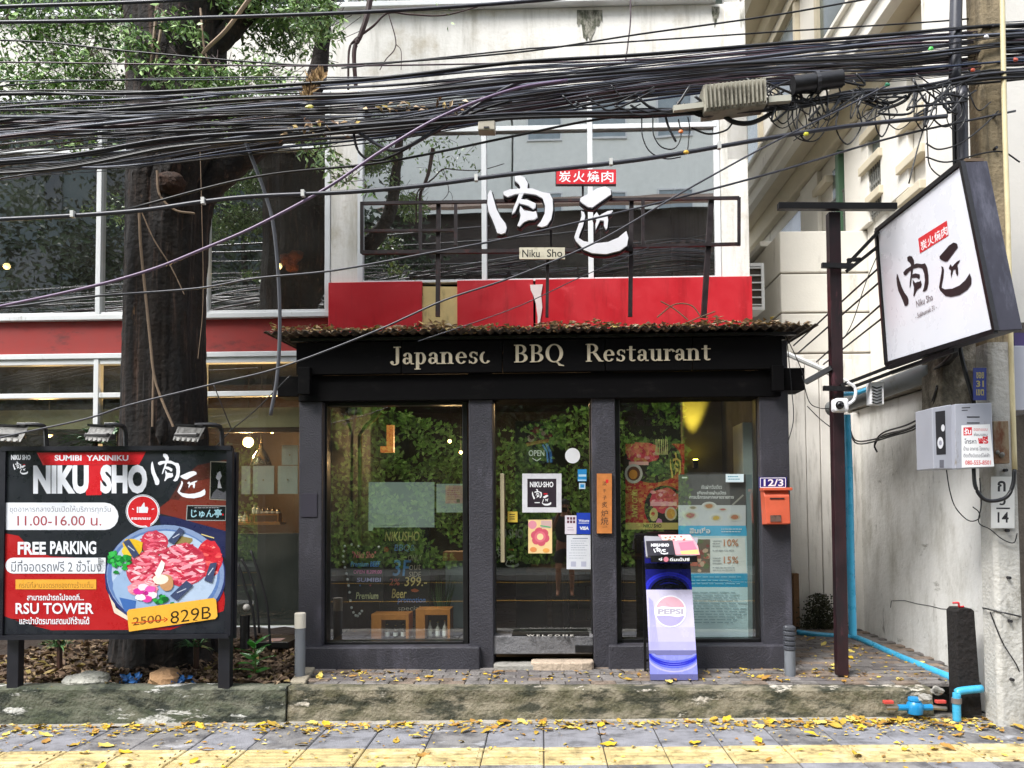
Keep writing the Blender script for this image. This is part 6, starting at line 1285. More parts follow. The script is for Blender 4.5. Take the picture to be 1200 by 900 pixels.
for (px, py, rx, ry, n) in [(60, 12, 70, 16, 420), (40, 45, 40, 22, 170), (80, 55, 45, 22, 260), (25, 85, 45, 16, 220), (105, 85, 40, 22, 260), (130, 30, 24, 34, 240), (165, 60, 22, 26, 220), (60, 110, 70, 14, 240), (120, 105, 50, 14, 180), (35, 140, 40, 8, 80), (225, 92, 60, 12, 260), (290, 100, 50, 16, 260), (330, 92, 30, 14, 60), (300, 78, 24, 14, 60), (330, 12, 60, 20, 620), (370, 18, 34, 22, 300), (310, 40, 30, 16, 150), (340, 42, 30, 20, 200), (275, 10, 30, 24, 200), (375, 48, 14, 20, 60), (215, 35, 26, 14, 120), (380, 168, 12, 10, 30), (372, 180, 26, 10, 50), (397, 200, 18, 14, 34), (425, 212, 12, 8, 12), (95, 165, 40, 8, 70), (240, 138, 40, 8, 70), (520, 4, 10, 8, 6)]:
    clump(px, py, rx, ry, n, rs.uniform(6.4, 7.3))
for k in range(46):   # the crown goes on above the picture
    clump(rs.uniform(-420, 420), rs.uniform(-420, -40), rs.uniform(50, 90), rs.uniform(35, 60), 150, rs.uniform(5.6, 8.0), size=.075, dy=.5)
part(lm_, 'foliage', lv, tr, kind='stuff'); part(tw, 'twigs', brn, tr, kind='stuff')

# ================================================================ cables
CG = 'communication cables bundled across the street front'
rc = random.Random(21)
bx_ = [-700, -200, 0, 150, 300, 450, 600, 750, 900, 1050, 1165]
top = [140, 108, 97, 93, 88, 84, 74, 66, 52, 38, 26]
bot = [300, 245, 214, 200, 178, 164, 140, 116, 100, 92, 82]
CM = [rubber, rubber, rubber2, mat('cable_blue', '28324a', .38, var=.2), rubber3, rubber, mat('cable_pale', '5c606c', .4, var=.2)]
hues = ['black', 'black', 'grey', 'blue-black', 'plum-brown', 'black']
for i in range(64):
    t_ = (i + rc.random()) / 64; t_ = t_ if i % 3 == 0 else .55 + .45 * (1 if t_ > .5 else -1) * abs(2 * t_ - 1) ** 1.8 - (.0 if t_ > .5 else 0); Y0 = rc.uniform(5.7, 6.25); ph1, ph2, am = rc.uniform(0, 6), rc.uniform(0, 6), rc.uniform(1, 6)
    pts = []
    for k, (x, a, c) in enumerate(zip(bx_, top, bot)):
        tt = min(max(t_ + .10 * sin(ph1 + k * .7), 0), 1); y = a + (c - a) * tt + (am * sin(ph2 + k * 1.3) if 0 < k < 10 else 0) - (0 if x < 1000 else 0)
        pts.append((x, y, Y0 + .12 * sin(ph2 + k * .5) if x < 1000 else Y0 * .6 + 5.72 * .4))
    pts.append((1210, pts[-1][1] - 2, 5.8)); pts.append((1500, pts[-1][1] - rc.uniform(0, 30), 5.7))
    m = rc.choice([0, 1, 2, 3, 2, 6, 1, 4, 6]); r = rc.choice([.003, .004, .005, .006, .008, .010, .013])
    pipe('cable', pts, r, CM[m], 'one of the many thin cables bundled across the upper part of the view', 'cable', n=6, k=6, group=CG)
# the lower tight bundle slung under the main one
for i in range(13):
    dy = rc.uniform(-9, 9); Y0 = rc.uniform(5.6, 5.85); d2 = rc.uniform(-8, 8)
    pts = [(-700, 300 + dy, Y0), (-200, 215 + dy, Y0), (60, 192 + dy * 1.3, Y0), (200, 168 + dy, Y0), (330, 158 + dy * .8, Y0), (450, 148 + d2, Y0), (600, 136 + dy * .5, Y0), (750, 133 + d2 * .7, Y0), (900, 126 + dy * .6, Y0), (1000, 112 + d2 * .8, Y0), (1080, 103 + dy * .5, Y0), (1160, 90 + d2, Y0), (1300, 84 + dy, Y0)]
    pipe('cable', pts, rc.choice([.005, .007, .009, .012]), CM[rc.choice([0, 1, 2, 5])], 'one cable of the tight lower bundle slung under the main mass', 'cable', n=6, k=6, group='cables of the tight lower bundle')
CC = lambda nm, pts, r, m, lab, Y=5.9: pipe(nm, pts, r, m, lab, 'cable', Y=Y, n=7, k=7)
CC('cable', [(-300, 20), (0, 8), (150, 3), (260, -3), (500, -20)], .014, rubber2, 'uppermost thick grey cable crossing the top left corner')
CC('cable', [(-300, 30), (0, 26), (150, 24), (230, 21), (300, 19), (450, 13), (600, 3), (800, -14)], .014, rubber2, 'thick grey cable crossing the leaves below the uppermost one')
CC('cable', [(-300, 74), (0, 73), (150, 75), (300, 77), (430, 77), (600, 74), (750, 70), (900, 60), (1120, 40)], .006, rubber3, 'thin pinkish cable stretched above the bundle across the plaster wall')
CC('cable', [(-300, 50), (0, 47), (150, 60), (300, 73), (400, 76), (600, 62), (750, 40), (900, 19), (1010, 0), (1100, -15)], .007, rubber, 'thin black cable rising to the top right across the plaster wall')
CC('cable', [(400, 80), (600, 59), (650, 55), (900, 38), (1100, 25), (1170, 18)], .006, rubber, 'thin black cable just above the bundle ending at the pole')
CC('cable', [(-300, 268), (0, 257), (150, 248), (240, 236), (300, 230), (410, 225), (500, 217), (600, 204), (750, 187), (900, 162), (1000, 147), (1110, 136)], .016, rubber2, 'thick cable with white clips crossing above the red signboard', 5.6)
CC('cable', [(-200, 400), (0, 359), (110, 335), (180, 315), (240, 291), (300, 265), (380, 222), (450, 175), (520, 135), (600, 105), (665, 94)], .011, mat('lavender_cable', '6c5a74', .35), 'lavender cable sweeping up from the lower left across the trunk', 5.6)
CC('cable', [(-200, 380), (0, 361), (100, 348), (230, 338), (300, 326), (390, 317), (500, 297), (600, 278), (750, 243), (900, 204), (1050, 160), (1190, 130)], .008, rubber2, 'thin grey cable crossing the upper windows just above the red band', 5.65)
CC('cable', [(-200, 560), (0, 513), (100, 491), (150, 475), (250, 450), (330, 430), (440, 388), (520, 352), (600, 325), (700, 283), (800, 225), (900, 170), (985, 128), (1040, 100)], .007, rubber2, 'thin grey cable sweeping from the billboard top up past the shop roof', 5.55)
CC('cable', [(150, 245), (300, 207), (450, 190), (600, 160), (700, 140), (850, 120)], .009, rubber, 'black cable sagging across the pale pilaster into the bundle', 5.7)
CC('cable', [(490, 400), (600, 362), (680, 325), (760, 290)], .004, rubber2, 'hair-thin wire slanting across the red board', 6.2)
CC('dangling_cable', [(285, 160), (297, 190), (310, 225), (320, 262), (326, 320), (328, 380), (325, 440), (317, 487)], .014, mat('grey_sheath', '3c3d42', .4), 'cut thick grey cable dangling straight down left of the shopfront', 5.8)
CC('looped_cable', [(417, 140), (415, 160), (422, 180), (440, 188), (465, 180), (510, 155), (560, 130), (600, 118)], .010, rubber, 'black cable drooping in a bend over the pale pilaster', 5.7)
CC('looped_cable', [(410, 148), (440, 168), (462, 176), (490, 165), (540, 135), (600, 100), (640, 92)], .013, rubber2, 'thick grey cable bending up from the pilaster into the bundle', 5.65)
CC('wire', [(738, -20), (739, 20), (736, 50), (733, 72)], .006, rubber3, 'thin reddish wire dropping from the top of the picture to the bundle', 6.0)
for pts, r, lab in [([(752, 137), (753, 160), (762, 178), (780, 186), (798, 184)], .005, 'largest thin loop hanging under the junction box'), ([(765, 137), (766, 158), (775, 172), (790, 174), (798, 160), (795, 140)], .005, 'round thin loop hanging with an orange tag'), ([(780, 137), (784, 150), (792, 166)], .009, 'short thick black stub hanging below the bundle'), ([(806, 137), (808, 150), (806, 175)], .004, 'straight thin wire ending in a yellow tag'), ([(810, 150), (830, 157), (850, 153), (858, 145)], .007, 'small black loop left of the grey junction box'),
                   ([(845, 133), (860, 143), (880, 144), (900, 135), (905, 128)], .018, 'thick black loop slung under the grey junction box'), ([(925, 120), (924, 145), (935, 162), (955, 165), (968, 150), (972, 132), (966, 120)], .005, 'round black loop right of the grey junction box'), ([(938, 122), (945, 140), (942, 155), (930, 165)], .004, 'thin wire with a yellow tag beside the round loop'), ([(1005, 108), (1020, 122), (1040, 126), (1060, 118), (1068, 108)], .013, 'thick drooping loop of cable near the white pier'), ([(1010, 106), (1024, 118), (1042, 121), (1062, 112)], .010, 'inner drooping loop of cable near the white pier'),
                   ([(1090, 108), (1085, 140), (1075, 175), (1065, 215)], .006, 'thin black wire slanting down toward the light box'), ([(1085, 112), (1087, 170), (1090, 195), (1105, 208), (1112, 202)], .005, 'thin wire curling at the top of the light box'), ([(1085, 168), (1100, 175), (1125, 168), (1150, 150), (1170, 130)], .006, 'thin wire swinging from the light box to the pole'), ([(1085, 184), (1110, 190), (1150, 180), (1175, 178), (1195, 190)], .006, 'wire sagging across the pole above the light box')]:
    CC('hanging_wire', pts, r, rubber, lab, 5.65)
for k in range(40):
    x = rc.uniform(890, 1125); y = rc.uniform(92, 128); CC('tangled_wire', [(x, y), (x + rc.uniform(-18, 18), y + rc.uniform(-14, 18)), (x + rc.uniform(-30, 30), y + rc.uniform(-10, 22)), (x + rc.uniform(-40, 40), y + rc.uniform(-20, 10))], rc.choice([.005, .007, .009]), rubber, 'thin black wire tangled among the cables near the pole', 5.6)['group'] = 'tangled wires beside the pole'
for k in range(12):
    x = rc.uniform(640, 820); y = rc.uniform(98, 125); CC('tangled_wire', [(x, y), (x + 15, y + rc.uniform(5, 14)), (x + rc.uniform(25, 50), y + rc.uniform(2, 16)), (x + rc.uniform(50, 90), y + rc.uniform(-16, 4))], rc.choice([.005, .008, .01]), rubber, 'thin black wire tangled between bundle and window head', 5.6)['group'] = 'tangled wires above the windows'
for k in range(14):
    x = rc.uniform(905, 1120); y = rc.uniform(100, 125); w = rc.uniform(10, 34); h = rc.uniform(16, 52); CC('wire_loop', [(x, y), (x - w * .2, y + h * .6), (x + w * .35, y + h), (x + w, y + h * .55), (x + w * .8, y + rc.uniform(-8, 4))], rc.choice([.004, .005, .006]), rubber, 'thin loop of wire hanging below the cables beside the pole', 5.62)['group'] = 'wire loops at the upper right'
for k in range(4):
    a, c = [((930, 405), (1032, 312)), ((935, 414), (1036, 326)), ((957, 424), (1038, 352)), ((965, 427), (1040, 368))][k]
    CC('stay_wire', [(a[0], a[1], 8.4), (c[0], c[1], 6.35)], .009, rubber, ['topmost', 'second', 'third', 'lowest'][k] + ' of the four parallel stay wires running back from the light box')
CC('thin_wire', [(1030, 295, 6.3), (1015, 330, 6.3), (1000, 375, 6.3), (990, 395, 6.3)], .004, rubber, 'thin slack wire crossing the four stay wires')
for k, (pts, lab) in enumerate([([(919, 390), (930, 412), (938, 430), (942, 440)], 'thin black wire hanging at the roof corner'), ([(922, 395), (927, 450), (930, 490), (923, 520)], 'long thin wire hanging from the roof corner to the letter box'), ([(940, 440), (948, 470), (960, 478), (978, 479)], 'wire looping from the shop corner to the camera'), ([(946, 476), (960, 490), (975, 502)], 'short slack wire on the white panels')]): CC('thin_wire', pts, .004, rubber, lab, 6.6)
for k, (pts, lab) in enumerate([([(250, 450), (262, 480), (272, 505)], 'thin black wire hanging before the left ground-floor window'), ([(340, 440), (300, 480), (270, 505), (252, 525)], 'thin wire slanting down from the roof corner to the billboard')]): CC('thin_wire', pts, .005, rubber, lab, 6.4)
# clips on the thick cable
for k, px in enumerate([85, 238, 355, 558, 716, 843]):
    import bisect
    yy = [(0, 257), (150, 248), (240, 236), (300, 230), (410, 225), (500, 217), (600, 204), (750, 187), (900, 162)]; j = max(i for i in range(len(yy)) if yy[i][0] <= px); f = (px - yy[j][0]) / (yy[j+1][0] - yy[j][0]); y = yy[j][1] + f * (yy[j+1][1] - yy[j][1])
    c = pw(px, y, 5.58); b = MB(); b.box(c.x - .012, c.x + .012, 5.565, 5.6, c.z - .018, c.z + .03); single(b, 'cable_clip', ck('b8b8b4'), 'small white clip on the thick cable above the signboard', 'cable clip', WF, group='white clips on the thick cable', base=tuple(c))
for px, py, h, lab in [(798, 154, 'c86a28', 'orange tag on a round wire loop'), (804, 178, 'd8a838', 'yellow tag at the end of a straight wire'), (945, 157, 'b8b430', 'yellow-green tag right of the junction box'), (363, 125, 'a8a040', 'yellow leaf caught on the cables'), (1091, 57, '4cc050', 'bright green tag among the cables by the pole'), (1040, 99, '1c6a4c', 'dark green tape roll among the cables'), (1190, 70, 'b04c38', 'coiled red cable end at the pole'), (1140, 82, 'a8442c', 'rusty orange bracket on the pole'), (1156, 43, 'd8d8d8', 'small white insulator knob at the pole top')]:
    c = pw(px, py, 5.52); b = MB(); b.blob(c, (.02 if px != 363 else .035, .01, .014), 7, 5, .2); single(b, 'cable_tag', ck(h), lab, 'tag', WF, base=tuple(c))
# ribbed grey splice box, black closure, small amplifier box, dry nest
t = thing('junction_box', 'ribbed weathered grey junction box hung on the cables', 'junction box', tuple(pw(860, 130, 5.5)), WF)
jm = mat('weathered_alloy', '8c887a', .7, metal=.2, var=.2, stains=[('4c463a', .35, (9, 9, 9), .1)])
q = [pw(x, y, 5.52) for x, y in ((826, 131), (899, 122), (898, 91), (824, 99))]; b = MB(); b.prismd(q, (0, .16, 0)); part(b, 'case', jm, t, bevel=.01)
for k in range(15): f = (k + .5) / 15; p, r_ = q[0].lerp(q[1], f), q[3].lerp(q[2], f); b = MB(); b.bar(p + Vector((0, -.012, .015)), r_ + Vector((0, -.012, -.012)), .012, .024, up=(0, 1, 0)); part(b, 'rib', jm, t)
b = MB(); b.bar(pw(789, 128, 5.56), pw(824, 124, 5.56), .04); part(b, 'connector', ck('a8a698'), t); b = MB(); b.bar(pw(900, 118, 5.56), pw(926, 116, 5.56), .045); part(b, 'connector', ck('a8a698'), t)
b = MB(); p, q_ = pw(929, 100, 5.55), pw(986, 92, 5.55); b.cyl(p, q_, .065, n=14); t = thing('splice_closure', 'long black cylindrical splice closure right of the grey box', 'splice closure', tuple(p), WF); part(b, 'barrel', blk, t, smooth=True); b = MB(); b.cyl(p.lerp(q_, .45), p.lerp(q_, .52), .075, n=14); part(b, 'clamp_ring', ck('2c2c30'), t)
t = thing('amplifier_box', 'small beige box hung above the upper window bar', 'junction box', tuple(pw(569, 153, 5.6)), WF); q = [pw(x, y, 5.6) for x, y in ((560, 152), (580, 152), (580, 138), (560, 139))]; b = MB(); b.prism([(p.x, p.z) for p in q], 5.6, 5.7); part(b, 'case', ck('a39c8c'), t, bevel=.008); b = MB(); p = pw(570, 149, 5.595); b.box(p.x - .02, p.x + .02, 5.594, 5.6, p.z - .006, p.z + .006); part(b, 'label_plate', ink, t)
b = MB(); c = pw(366, 104, 5.7)
for i in range(260):
    h = random.random(); p = pw(357 + h * 14 + random.uniform(-5, 7) * (.5 + h), 118 - h * 30, 5.7 + random.uniform(-.05, .05)); b.leaf(p, random.uniform(.04, .09), .014, (random.uniform(-.3, .6), random.uniform(-.5, .5), random.uniform(.2, 1)), (0, -1, 0), bend=0)
single(b, 'dry_frond', mat('dry_straw', '8c6c44', .8, island=['6a4c2c', 'a08254', '8c6c44', '4c3620'], var=0), 'curled brown dry frond caught upright on the cables', 'dry frond', WF)
b = MB()
for i in range(60):
    x = random.choice((random.uniform(430, 545), random.uniform(330, 420))); p = pw(x, 128 + (430 - x) * .06 + random.uniform(-4, 6) if x > 420 else 150 + random.uniform(-8, 12), 5.62); b.leaf(p, random.uniform(.04, .08), .03, (random.uniform(-1, 1), random.uniform(-.5, .5), random.uniform(-.3, .4)), (random.uniform(-.5, .5), -1, .6))
single(b, 'caught_leaves', leafm, 'dead leaves caught in the cable bundle', 'leaves', WF, kind='stuff')

# ================================================================ fallen leaves on the ground
ylm = mat('yellow_leaf', 'b89a30', .6, island=['c8a82c', 'b8942c', 'd8c054', 'a87c2c', '8c6430', 'c8b468', '9c8a3c'], var=.1)
lvs = []
for k in range(4):
    b = MB(); n = 5; rk = random.Random(k)
    for i in range(n + 1): f = i / n; w = .26 * sin(pi * min(f + .02, 1) ** .85) + .004; cz = .10 * sin(f * 3 + k) + .04; b.V += [(f - .5, -w, cz + rk.uniform(0, .12)), (f - .5, 0, cz), (f - .5, w, cz + rk.uniform(0, .14))]
    for i in range(n): a = 3 * i; b.F += [[a, a+3, a+4, a+1], [a+1, a+4, a+5, a+2]]; b.I += [0, 0]
    lvs.append([mesh_of(b, 'fallen_leaf', mat('leaf_' + h, h, .6, var=.2, scale=15), smooth=True) for h in ('c8a82c', 'a88a34', '9c7434', 'd0bc60')])
def gz(x, y):
    if y > 6.17: return zp(x, y) + .004
    if y > 6.02: return ztop(x) + .006
    return .006
rl = random.Random(4)
def leafpos():
    u = rl.random()
    if u < .5: return rl.uniform(-4.6, 3.4), min(5.99, 5.97 - abs(rl.gauss(0, .14)))
    if u < .62: return rl.gauss(2.55, .5), 5.98 - abs(rl.gauss(0, .22))
    if u < .8: return rl.uniform(-4.4, 3.6), rl.uniform(4.8, 5.9)
    y = rl.uniform(6.2, 6.62) if rl.random() < .7 else rl.uniform(6.6, 8.2); x = rl.uniform(-1.9, 3.3)
    return (x if y < 6.62 else rl.uniform(2.25, 3.3)), y
for i in range(292):
    x, y = leafpos(); L = rl.uniform(.06, .12); o = bpy.data.objects.new('fallen_leaf', rl.choice(rl.choice(lvs))); COL.objects.link(o)
    o.location = (x, y, gz(x, y)); o.rotation_euler = (rl.uniform(-.25, .25), rl.uniform(-.2, .2), rl.uniform(0, 6.3)); o.scale = (L, L, L)
    tag(o, 'yellowing fallen leaf lying on the paving', 'leaf', 'fallen leaves on the paving')
b = MB()
for i in range(1700):
    x, y = leafpos(); a = rl.uniform(0, 6.3); L = rl.uniform(.02, .055); b.leaf((x, y, gz(x, y) + rl.uniform(0, .006)), L, L * .55, (cos(a), sin(a), rl.uniform(-.05, .2)), (rl.uniform(-.3, .3), rl.uniform(-.3, .3), 1), bend=rl.uniform(0, .2))
struct(b, 'leaf_fragments', ylm, WF, 'stuff')

# ================================================================ left ground-floor room seen under the red band
VL = 9.0
b = MB(); b.box(pf(268, 700, 8.62).x, pf(352, 700, 8.62).x, 8.62, 8.7, .3, pf(310, 625, 8.62).z); single(b, 'counter_front', mat('slate_panel', '39424c', .4, var=.12), 'flat slate-blue counter panel behind the left ground-floor glass', 'counter')
b = MB(); b.box(-5.5, -2.25, 8.7, 9.0, 1.28, 1.31); part_t = single(b, 'bar_counter', blk, 'dark bar top behind the slate-blue counter panel', 'counter')
b = MB(); b.box(-6, -2.2, 10.6, 10.7, .3, 3.4); single(b, 'rear_wall', bronze, 'dark brown wooden rear wall of the left room', 'wall')
b = MB(); b.box(-6.4, -2.28, 8.62, 8.66, zf(497, 8.62), zf(474, 8.62)); single(b, 'cream_pelmet', mat('pelmet_cream', 'a8a48c', .8), 'cream pelmet band across the top of the left ground-floor windows', 'pelmet')
b = MB(); b.box(-6.4, -2.28, 8.66, 8.7, zf(497, 8.66) - .06, zf(497, 8.66) - .001); single(b, 'pelmet_trim', brown, 'brown trim strip under the cream pelmet', 'trim')
for k, (a, c, d, e) in enumerate([(283, 293, 546, 579), (296.5, 321, 546, 579), (325.5, 349, 546, 579), (330, 349, 522, 545)]):
    x0, x1, z0, z1 = pf(a, 560, 8.8).x, pf(c, 560, 8.8).x, pf(310, e, 8.8).z, pf(310, d, 8.8).z
    t = thing('wall_card', ['narrow white card half hidden by the billboard', 'white card under the steel lamp shade', 'white card nearest the shopfront in the lower row', 'white card alone in the upper row beside the shopfront'][k], 'card', (x0, 8.8, z0)); b = MB(); b.box(x0, x1, 8.8, 8.815, z0, z1); part(b, 'card', mat('lit_card', 'c4ccd8', .5), t)
    b = MB(); b.cyl(((x0+x1)/2, 8.799, (z0+z1)/2), ((x0+x1)/2, 8.79, (z0+z1)/2), .008, n=6); part(b, 'pin', ck('9c7c4c'), t)
c = pf(306, 545, 9.0); t = thing('steel_pendant', 'brushed steel dome pendant lamp above the white cards', 'lamp', (c.x, 9.0, c.z)); b = MB(); b.lathe([(.125, 0), (.12, .02), (.085, .11), (.05, .17), (.025, .2), (.02, .25)], (c.x, 9.0, c.z), 24); part(b, 'shade', mat('brushed_steel', '8c8478', .25, metal=.8), t, smooth=True); b = MB(); b.cyl((c.x, 9.0, c.z + .25), (c.x, 9.0, 3.35), .006, n=5); part(b, 'cord', blk, t)
pendant(291, 518, 9.3, 'bright warm globe bulb over the bar in the left room', .065, 40, zc=3.35); pendant(319, 506, 9.6, 'tiny spotlight near the ceiling of the left room', .02, 15, zc=3.35); pendant(57, 508, 9.6, 'warm lamp glimpsed behind the plants at the far left', .05, 20, zc=3.35)
b = MB(); x0, x1 = pf(276, 615, 8.9).x, pf(330, 615, 8.9).x; z = pf(300, 612, 8.9).z; b.box(x0, x1, 8.85, 9.05, z - .03, z); single(b, 'bar_shelf', wood, 'light wooden bar shelf holding bottles behind the left glass', 'shelf')
t = thing('small_rack', 'little wooden rack on the bar shelf', 'rack', (pf(310, 611, 8.9).x, 8.9, z)); 
xa, xb = pf(293, 611, 8.9).x, pf(327, 611, 8.9).x
b = MB(); b.box(xa, xb, 8.88, 9.0, z + .08, z + .095); part(b, 'top', wood, t); 
for x in (xa, xb - .015): b = MB(); b.box(x, x + .015, 8.88, 9.0, z + .001, z + .079); part(b, 'leg', wood, t)
for k, (px, h, hx, zz_) in enumerate([(280, .1, 'a8a8a4', 0), (286, .12, '9c9c98', 0), (297, .11, 'd0d0cc', .096), (301, .09, 'b8b8b4', .096), (307, .07, '3c2c20', .096), (313, .08, '4c3420', .096), (319, .07, '5c4430', .096), (325, .06, '3c2c20', .096)]):
    c = pf(px, 611, 8.9); bottle((c.x, 8.93, z + zz_ + .001), h, ck(hx, .3), ['white jar at the left end of the bar shelf', 'grey bottle beside the white jar on the bar shelf', 'white jug at the left end of the little rack', 'pale bottle second on the little rack', 'dark bottle third on the little rack', 'brown bottle fourth on the little rack', 'brown bottle fifth on the little rack', 'dark bottle at the right end of the little rack'][k], 'bottles on the bar shelf', .028)

# ================================================================ the far side of the street (seen in the glass)
hd = mat('hedge_leaf', '5c8a2c', .6, island=['4f7a28', '8aba3e', 'b0dc58', '6aa034', 'c8ec70', '3c5c22', '9ccc4c'], var=0)
b = MB(); b.box(-16, 4.5, -8.2, -8.0, -.1, 2.6); single(b, 'garden_wall', conc, 'grey garden wall across the street under the hedge', 'wall', WF)
b = MB(); rh = random.Random(9)
for i in range(30000):
    x = rh.uniform(-15, 3.2); t_ = rh.random()
    if sin(x * 2.1 + 3 * sin(t_ * 5)) * sin(t_ * 11 + x * .9) + .5 * sin(x * 4.7 + t_ * 17) < rh.uniform(-.9, .35): continue
    z = .1 + 4.2 * t_ + .5 * sin(x * .7) * t_; y = -7.6 + .35 * sin(x * 1.3 + z * 2) * .6 + rh.uniform(-.25, .25) + (.2 if z < 3.5 else -rh.random() * .5); L = rh.uniform(.1, .2); a = rh.uniform(0, 6.3)
    b.leaf((x, y, z), L, L * .6, (cos(a), rh.uniform(-.2, .6), sin(a)), (rh.uniform(-.5, .5), 1, rh.uniform(-.2, .9)))
single(b, 'hedge', hd, 'tall bright green hedge across the street', 'hedge', WF, kind='stuff')
b = MB(); b.box(-15.5, 3.1, -8.0, -7.75, -.1, 3.9); single(b, 'hedge_core', mat('hedge_core', '1c2a12', .9), 'dark inner growth of the hedge across the street', 'hedge', WF, kind='stuff')
ob = thing('opposite_building', 'pale grey building with window rows across the street', 'building', (-4, -14, 0), WF); ogrey = mat('opposite_grey', 'dfe2dc', .8, var=.06)
b = MB(); b.box(-2.6, 7.0, -24, -18, -.1, 26); b.box(-10.5, -2.7, -24, -18.2, -.1, 26); part(b, 'wall', ogrey, ob)
for i in range(3):
    for j in range(3):
        x, z = -1.9 + i * 3.0, 9.5 + j * 4.6; b = MB(); b.box(x, x + 1.5, -17.998, -17.95, z, z + 2.0); wn = part(b, 'window', mat('opp_glass', '8a979c', .1), ob); b = MB(); b.box(x - .08, x, -17.99, -17.9, z - .08, z + 2.08); b.box(x + 1.5, x + 1.58, -17.99, -17.9, z - .08, z + 2.08); b.box(x, x + 1.5, -17.99, -17.9, z - .08, z); b.box(x, x + 1.5, -17.99, -17.9, z + 2, z + 2.08); part(b, 'frame', white, wn)
lb2 = thing('reflection_backing_block', 'dark teal block added behind the trees across the street to darken window reflections', 'building', (-17, -17, 0), WF)  # added backing block, keeps white sky out of the tree gaps in the reflections
b = MB(); b.box(-32, -10.7, -24, -17, -.1, 26); part(b, 'wall', mat('teal_block', '3c4a4c', .7, var=.1), lb2)
for i in range(5):
    for j in range(5): b = MB(); b.box(-30 + i * 4, -27.5 + i * 4, -16.998, -16.95, 3 + j * 4.2, 5.4 + j * 4.2); part(b, 'window', mat('teal_window', '1c2628', .2), lb2)
rb = thing('brick_house', 'red-brown brick house with balcony slats across the street', 'building', (9, -11, 0), WF)
b = MB(); b.box(-6.5, 14, -17, -11, -.1, 12.6); part(b, 'wall', mat('opp_brick', '2a201d', .8, var=.25, scale=3, stains=[('1a1412', .4, (1, 1, 14), .1)]), rb)
b = MB(); b.prismd([(-7, -10.4, 12.5), (14.5, -10.4, 12.5), (14.5, -14, 14.2), (-7, -14, 14.2)], (0, 0, .12)); part(b, 'roof', mat('opp_tile', '6a5648', .8, var=.2), rb)
for i in range(30): b = MB(); x = 2.4 + i * .34; b.box(x, x + .18, -10.99, -10.93, 8.4, 11.4); part(b, 'slat', brown, rb)
ot = thing('opposite_tree', 'spreading tree across the street over the hedge', 'tree', (-7, -10, 0), WF)
b = MB(); b.tube([(-12, -10, 0), (-11.9, -10, 3), (-11.5, -10, 6.5), (-11.8, -10, 12)], .25, 8, r1=.1); b.tube([(-11.6, -10, 5.8), (-8.2, -9.8, 9), (-6, -9.6, 11.4)], .12, 6, r1=.05); b.tube([(-11.6, -10, 6.4), (-14.4, -9.8, 10.4)], .12, 6, r1=.05); part(b, 'trunk', bark, ot)
b = MB()
for k in range(150):
    cx, cy = rh.uniform(-22, -5.5), rh.gauss(-9.8, 1); cz = rh.uniform(4.2, 18.5) if cx < -9 else rh.uniform(4.2, 12.5)
    if k > 128: cx, cz = rh.uniform(-6, 1.8), rh.uniform(4.5, 9.5)
    for i in range(170): L = rh.uniform(.2, .4); b.leaf((cx + rh.gauss(0, .75), cy + rh.gauss(0, .6), cz + rh.gauss(0, .6)), L, L * .45, (rh.uniform(-1, 1), rh.uniform(-1, 1), rh.uniform(-1, .4)), (rh.uniform(-1, 1), 1, rh.uniform(-1, 1)))
part(b, 'foliage', mat('opp_leaf', '2c4420', .6, island=['141f10', '1f3018', '2c4220', '182812'], var=0), ot, kind='stuff')
g = MB(); g.box(-60, 60, -8, -5.2, -.16, -.02); struct(g, 'far_pavement', conc, WF)

# ================================================================ the photographer, seen in the door glass
def skin(name, nodes, edges, m, parent, sub=2):
    me = bpy.data.meshes.new(name); b = BASE[parent.name]
    me.from_pydata([(x - b[0], y - b[1], z - b[2]) for x, y, z, r in nodes], edges, []); o = bpy.data.objects.new(name, me); COL.objects.link(o); o.parent = parent; BASE[o.name] = b
    md = o.modifiers.new('skin', 'SKIN'); md.use_smooth_shade = True
    for i, (x, y, z, r) in enumerate(nodes): me.skin_vertices[0].data[i].radius = (r, r) if not isinstance(r, tuple) else r
    me.skin_vertices[0].data[0].use_root = True; ss = o.modifiers.new('sub', 'SUBSURF'); ss.levels = ss.render_levels = sub; me.materials.append(m); return o
pe = thing('person', 'person in dark shirt, black shorts and sandals raising a phone to photograph the shop', 'person', (0.02, -.5, 0), WF)
skn = mat('skin_tone', 'a87456', .55, var=.05); Y = -.5; X = .02
N = [(X, Y, .95, .13), (X, Y, 1.12, (.15, .10)), (X, Y, 1.3, (.17, .11)), (X, Y + .01, 1.44, (.12, .08)), (X, Y + .02, 1.52, .05), (X, Y + .03, 1.58, .055)]; E_ = [(0, 1), (1, 2), (2, 3), (3, 4), (4, 5)]
N = [(a, b_, c, d) for a, b_, c, d in N]
def add(par, pts):
    for p in pts: N.append(p); E_.append((par, len(N) - 1)); par = len(N) - 1
    return par
N += [(X, Y + .03, 1.66, (.075, .09)), (X, Y + .02, 1.73, (.07, .085))]; E_ += [(5, 6), (6, 7)]
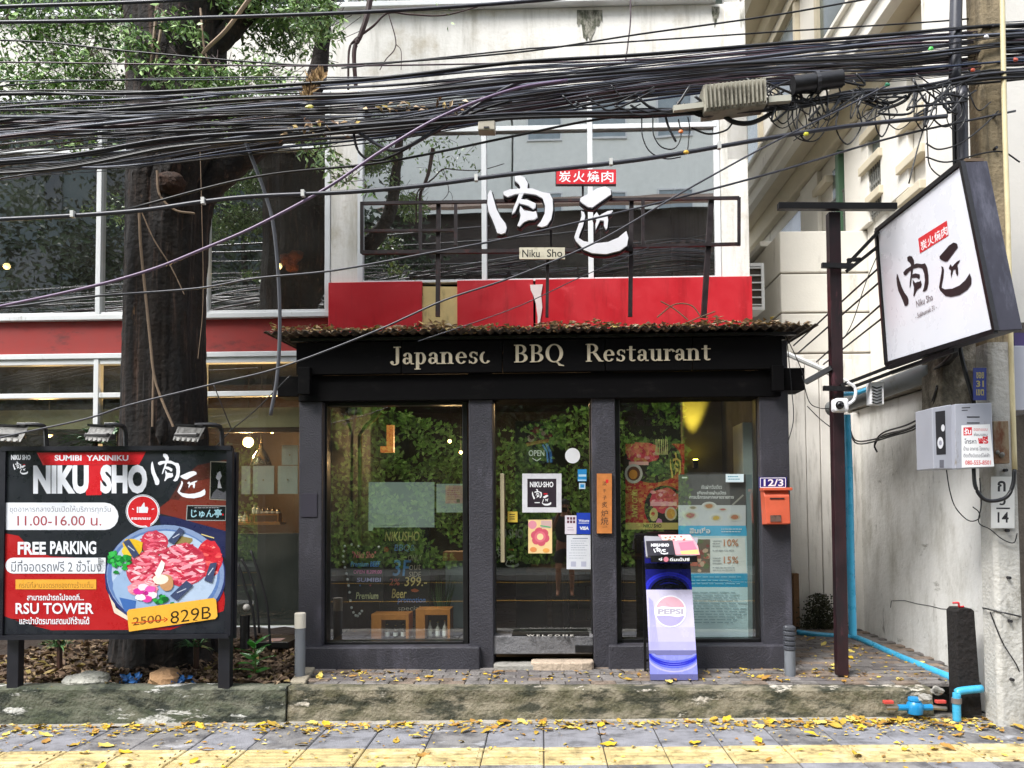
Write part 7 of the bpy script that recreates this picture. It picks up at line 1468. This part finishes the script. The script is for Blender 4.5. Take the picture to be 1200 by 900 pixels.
for s in (-1, 1):
    add(0, [(X + s * .1, Y, .86, .085), (X + s * .12, Y + .01, .5, .055), (X + s * .125, Y + .0, .38, .055), (X + s * .13, Y, .1, .036), (X + s * .135, Y + .07, .035, .035), (X + s * .14, Y + .16, .025, .028)])
    h = add(3, [(X + s * .19, Y, 1.42, .05), (X + s * .25, Y + .08, 1.2, .04), (X + s * .13, Y + .28, 1.46, .03), (X + s * .085, Y + .37, 1.58, (.03, .018))])
    for k in range(4): add(h, [(X + s * (.075 - .004 * k), Y + .40, 1.61 - .017 * k, .009), (X + s * (.055 - .003 * k), Y + .43, 1.615 - .018 * k, .008), (X + s * (.035 + .003 * abs(k - 1)), Y + .435, 1.615 - .018 * k, .007)])
    add(h, [(X + s * .075, Y + .37, 1.545, .010), (X + s * .05, Y + .385, 1.54, .008)])
skin('body', N, E_, skn, pe)
skin('shirt', [(X, Y, .95, (.17, .13)), (X, Y, 1.15, (.18, .13)), (X, Y, 1.32, (.2, .13)), (X, Y + .01, 1.45, (.13, .09)), (X - .2, Y, 1.42, .075), (X - .24, Y + .05, 1.3, .065), (X + .2, Y, 1.42, .075), (X + .24, Y + .05, 1.3, .065)], [(0, 1), (1, 2), (2, 3), (3, 4), (4, 5), (3, 6), (6, 7)], ck('23242a', .8), pe)
skin('shorts', [(X, Y, .96, (.17, .13)), (X, Y, .9, (.17, .13)), (X - .1, Y, .82, .11), (X - .12, Y, .6, .095), (X + .1, Y, .82, .11), (X + .12, Y, .6, .095)], [(0, 1), (1, 2), (2, 3), (1, 4), (4, 5)], ck('15151a', .8), pe)
b = MB(); b.blob((X, Y + .005, 1.72), (.085, .1, .085), 14, 10, .03); part(b, 'hair', ck('120e0c', .6), pe, smooth=True)
for s in (-1, 1):
    b = MB(); b.blob((X + s * .03, Y + .108, 1.675), (.012, .01, .008), 8, 6, 0); part(b, 'eye', ck('1a1412'), pe, smooth=True)
    b = MB(); b.box(X + s * .138 - .045, X + s * .138 + .045, Y - .05, Y + .2, .0, .02); b.bar((X + s * .138 - .045, Y + .1, .03), (X + s * .138 + .045, Y + .1, .06), .04, .012); part(b, 'sandal', ck('2a2422'), pe, bevel=.006)
    b = MB(); b.blob((X + s * .082, Y + .03, 1.66), (.012, .02, .03), 8, 6, 0); part(b, 'ear', skn, pe, smooth=True)
b = MB(); b.blob((X, Y + .13, 1.655), (.014, .02, .025), 8, 6, 0); part(b, 'nose', skn, pe, smooth=True); b = MB(); b.blob((X, Y + .115, 1.615), (.025, .01, .007), 8, 6, 0); part(b, 'mouth', ck('8a4a40'), pe, smooth=True)
ph2 = MB(); ph2.box(-.075, .075, -.065, -.055, 1.56, 1.64); single(ph2, 'phone', ck('0c0c10', .2), 'dark phone held sideways by the person taking the picture', 'phone', WF, bevel=.003)
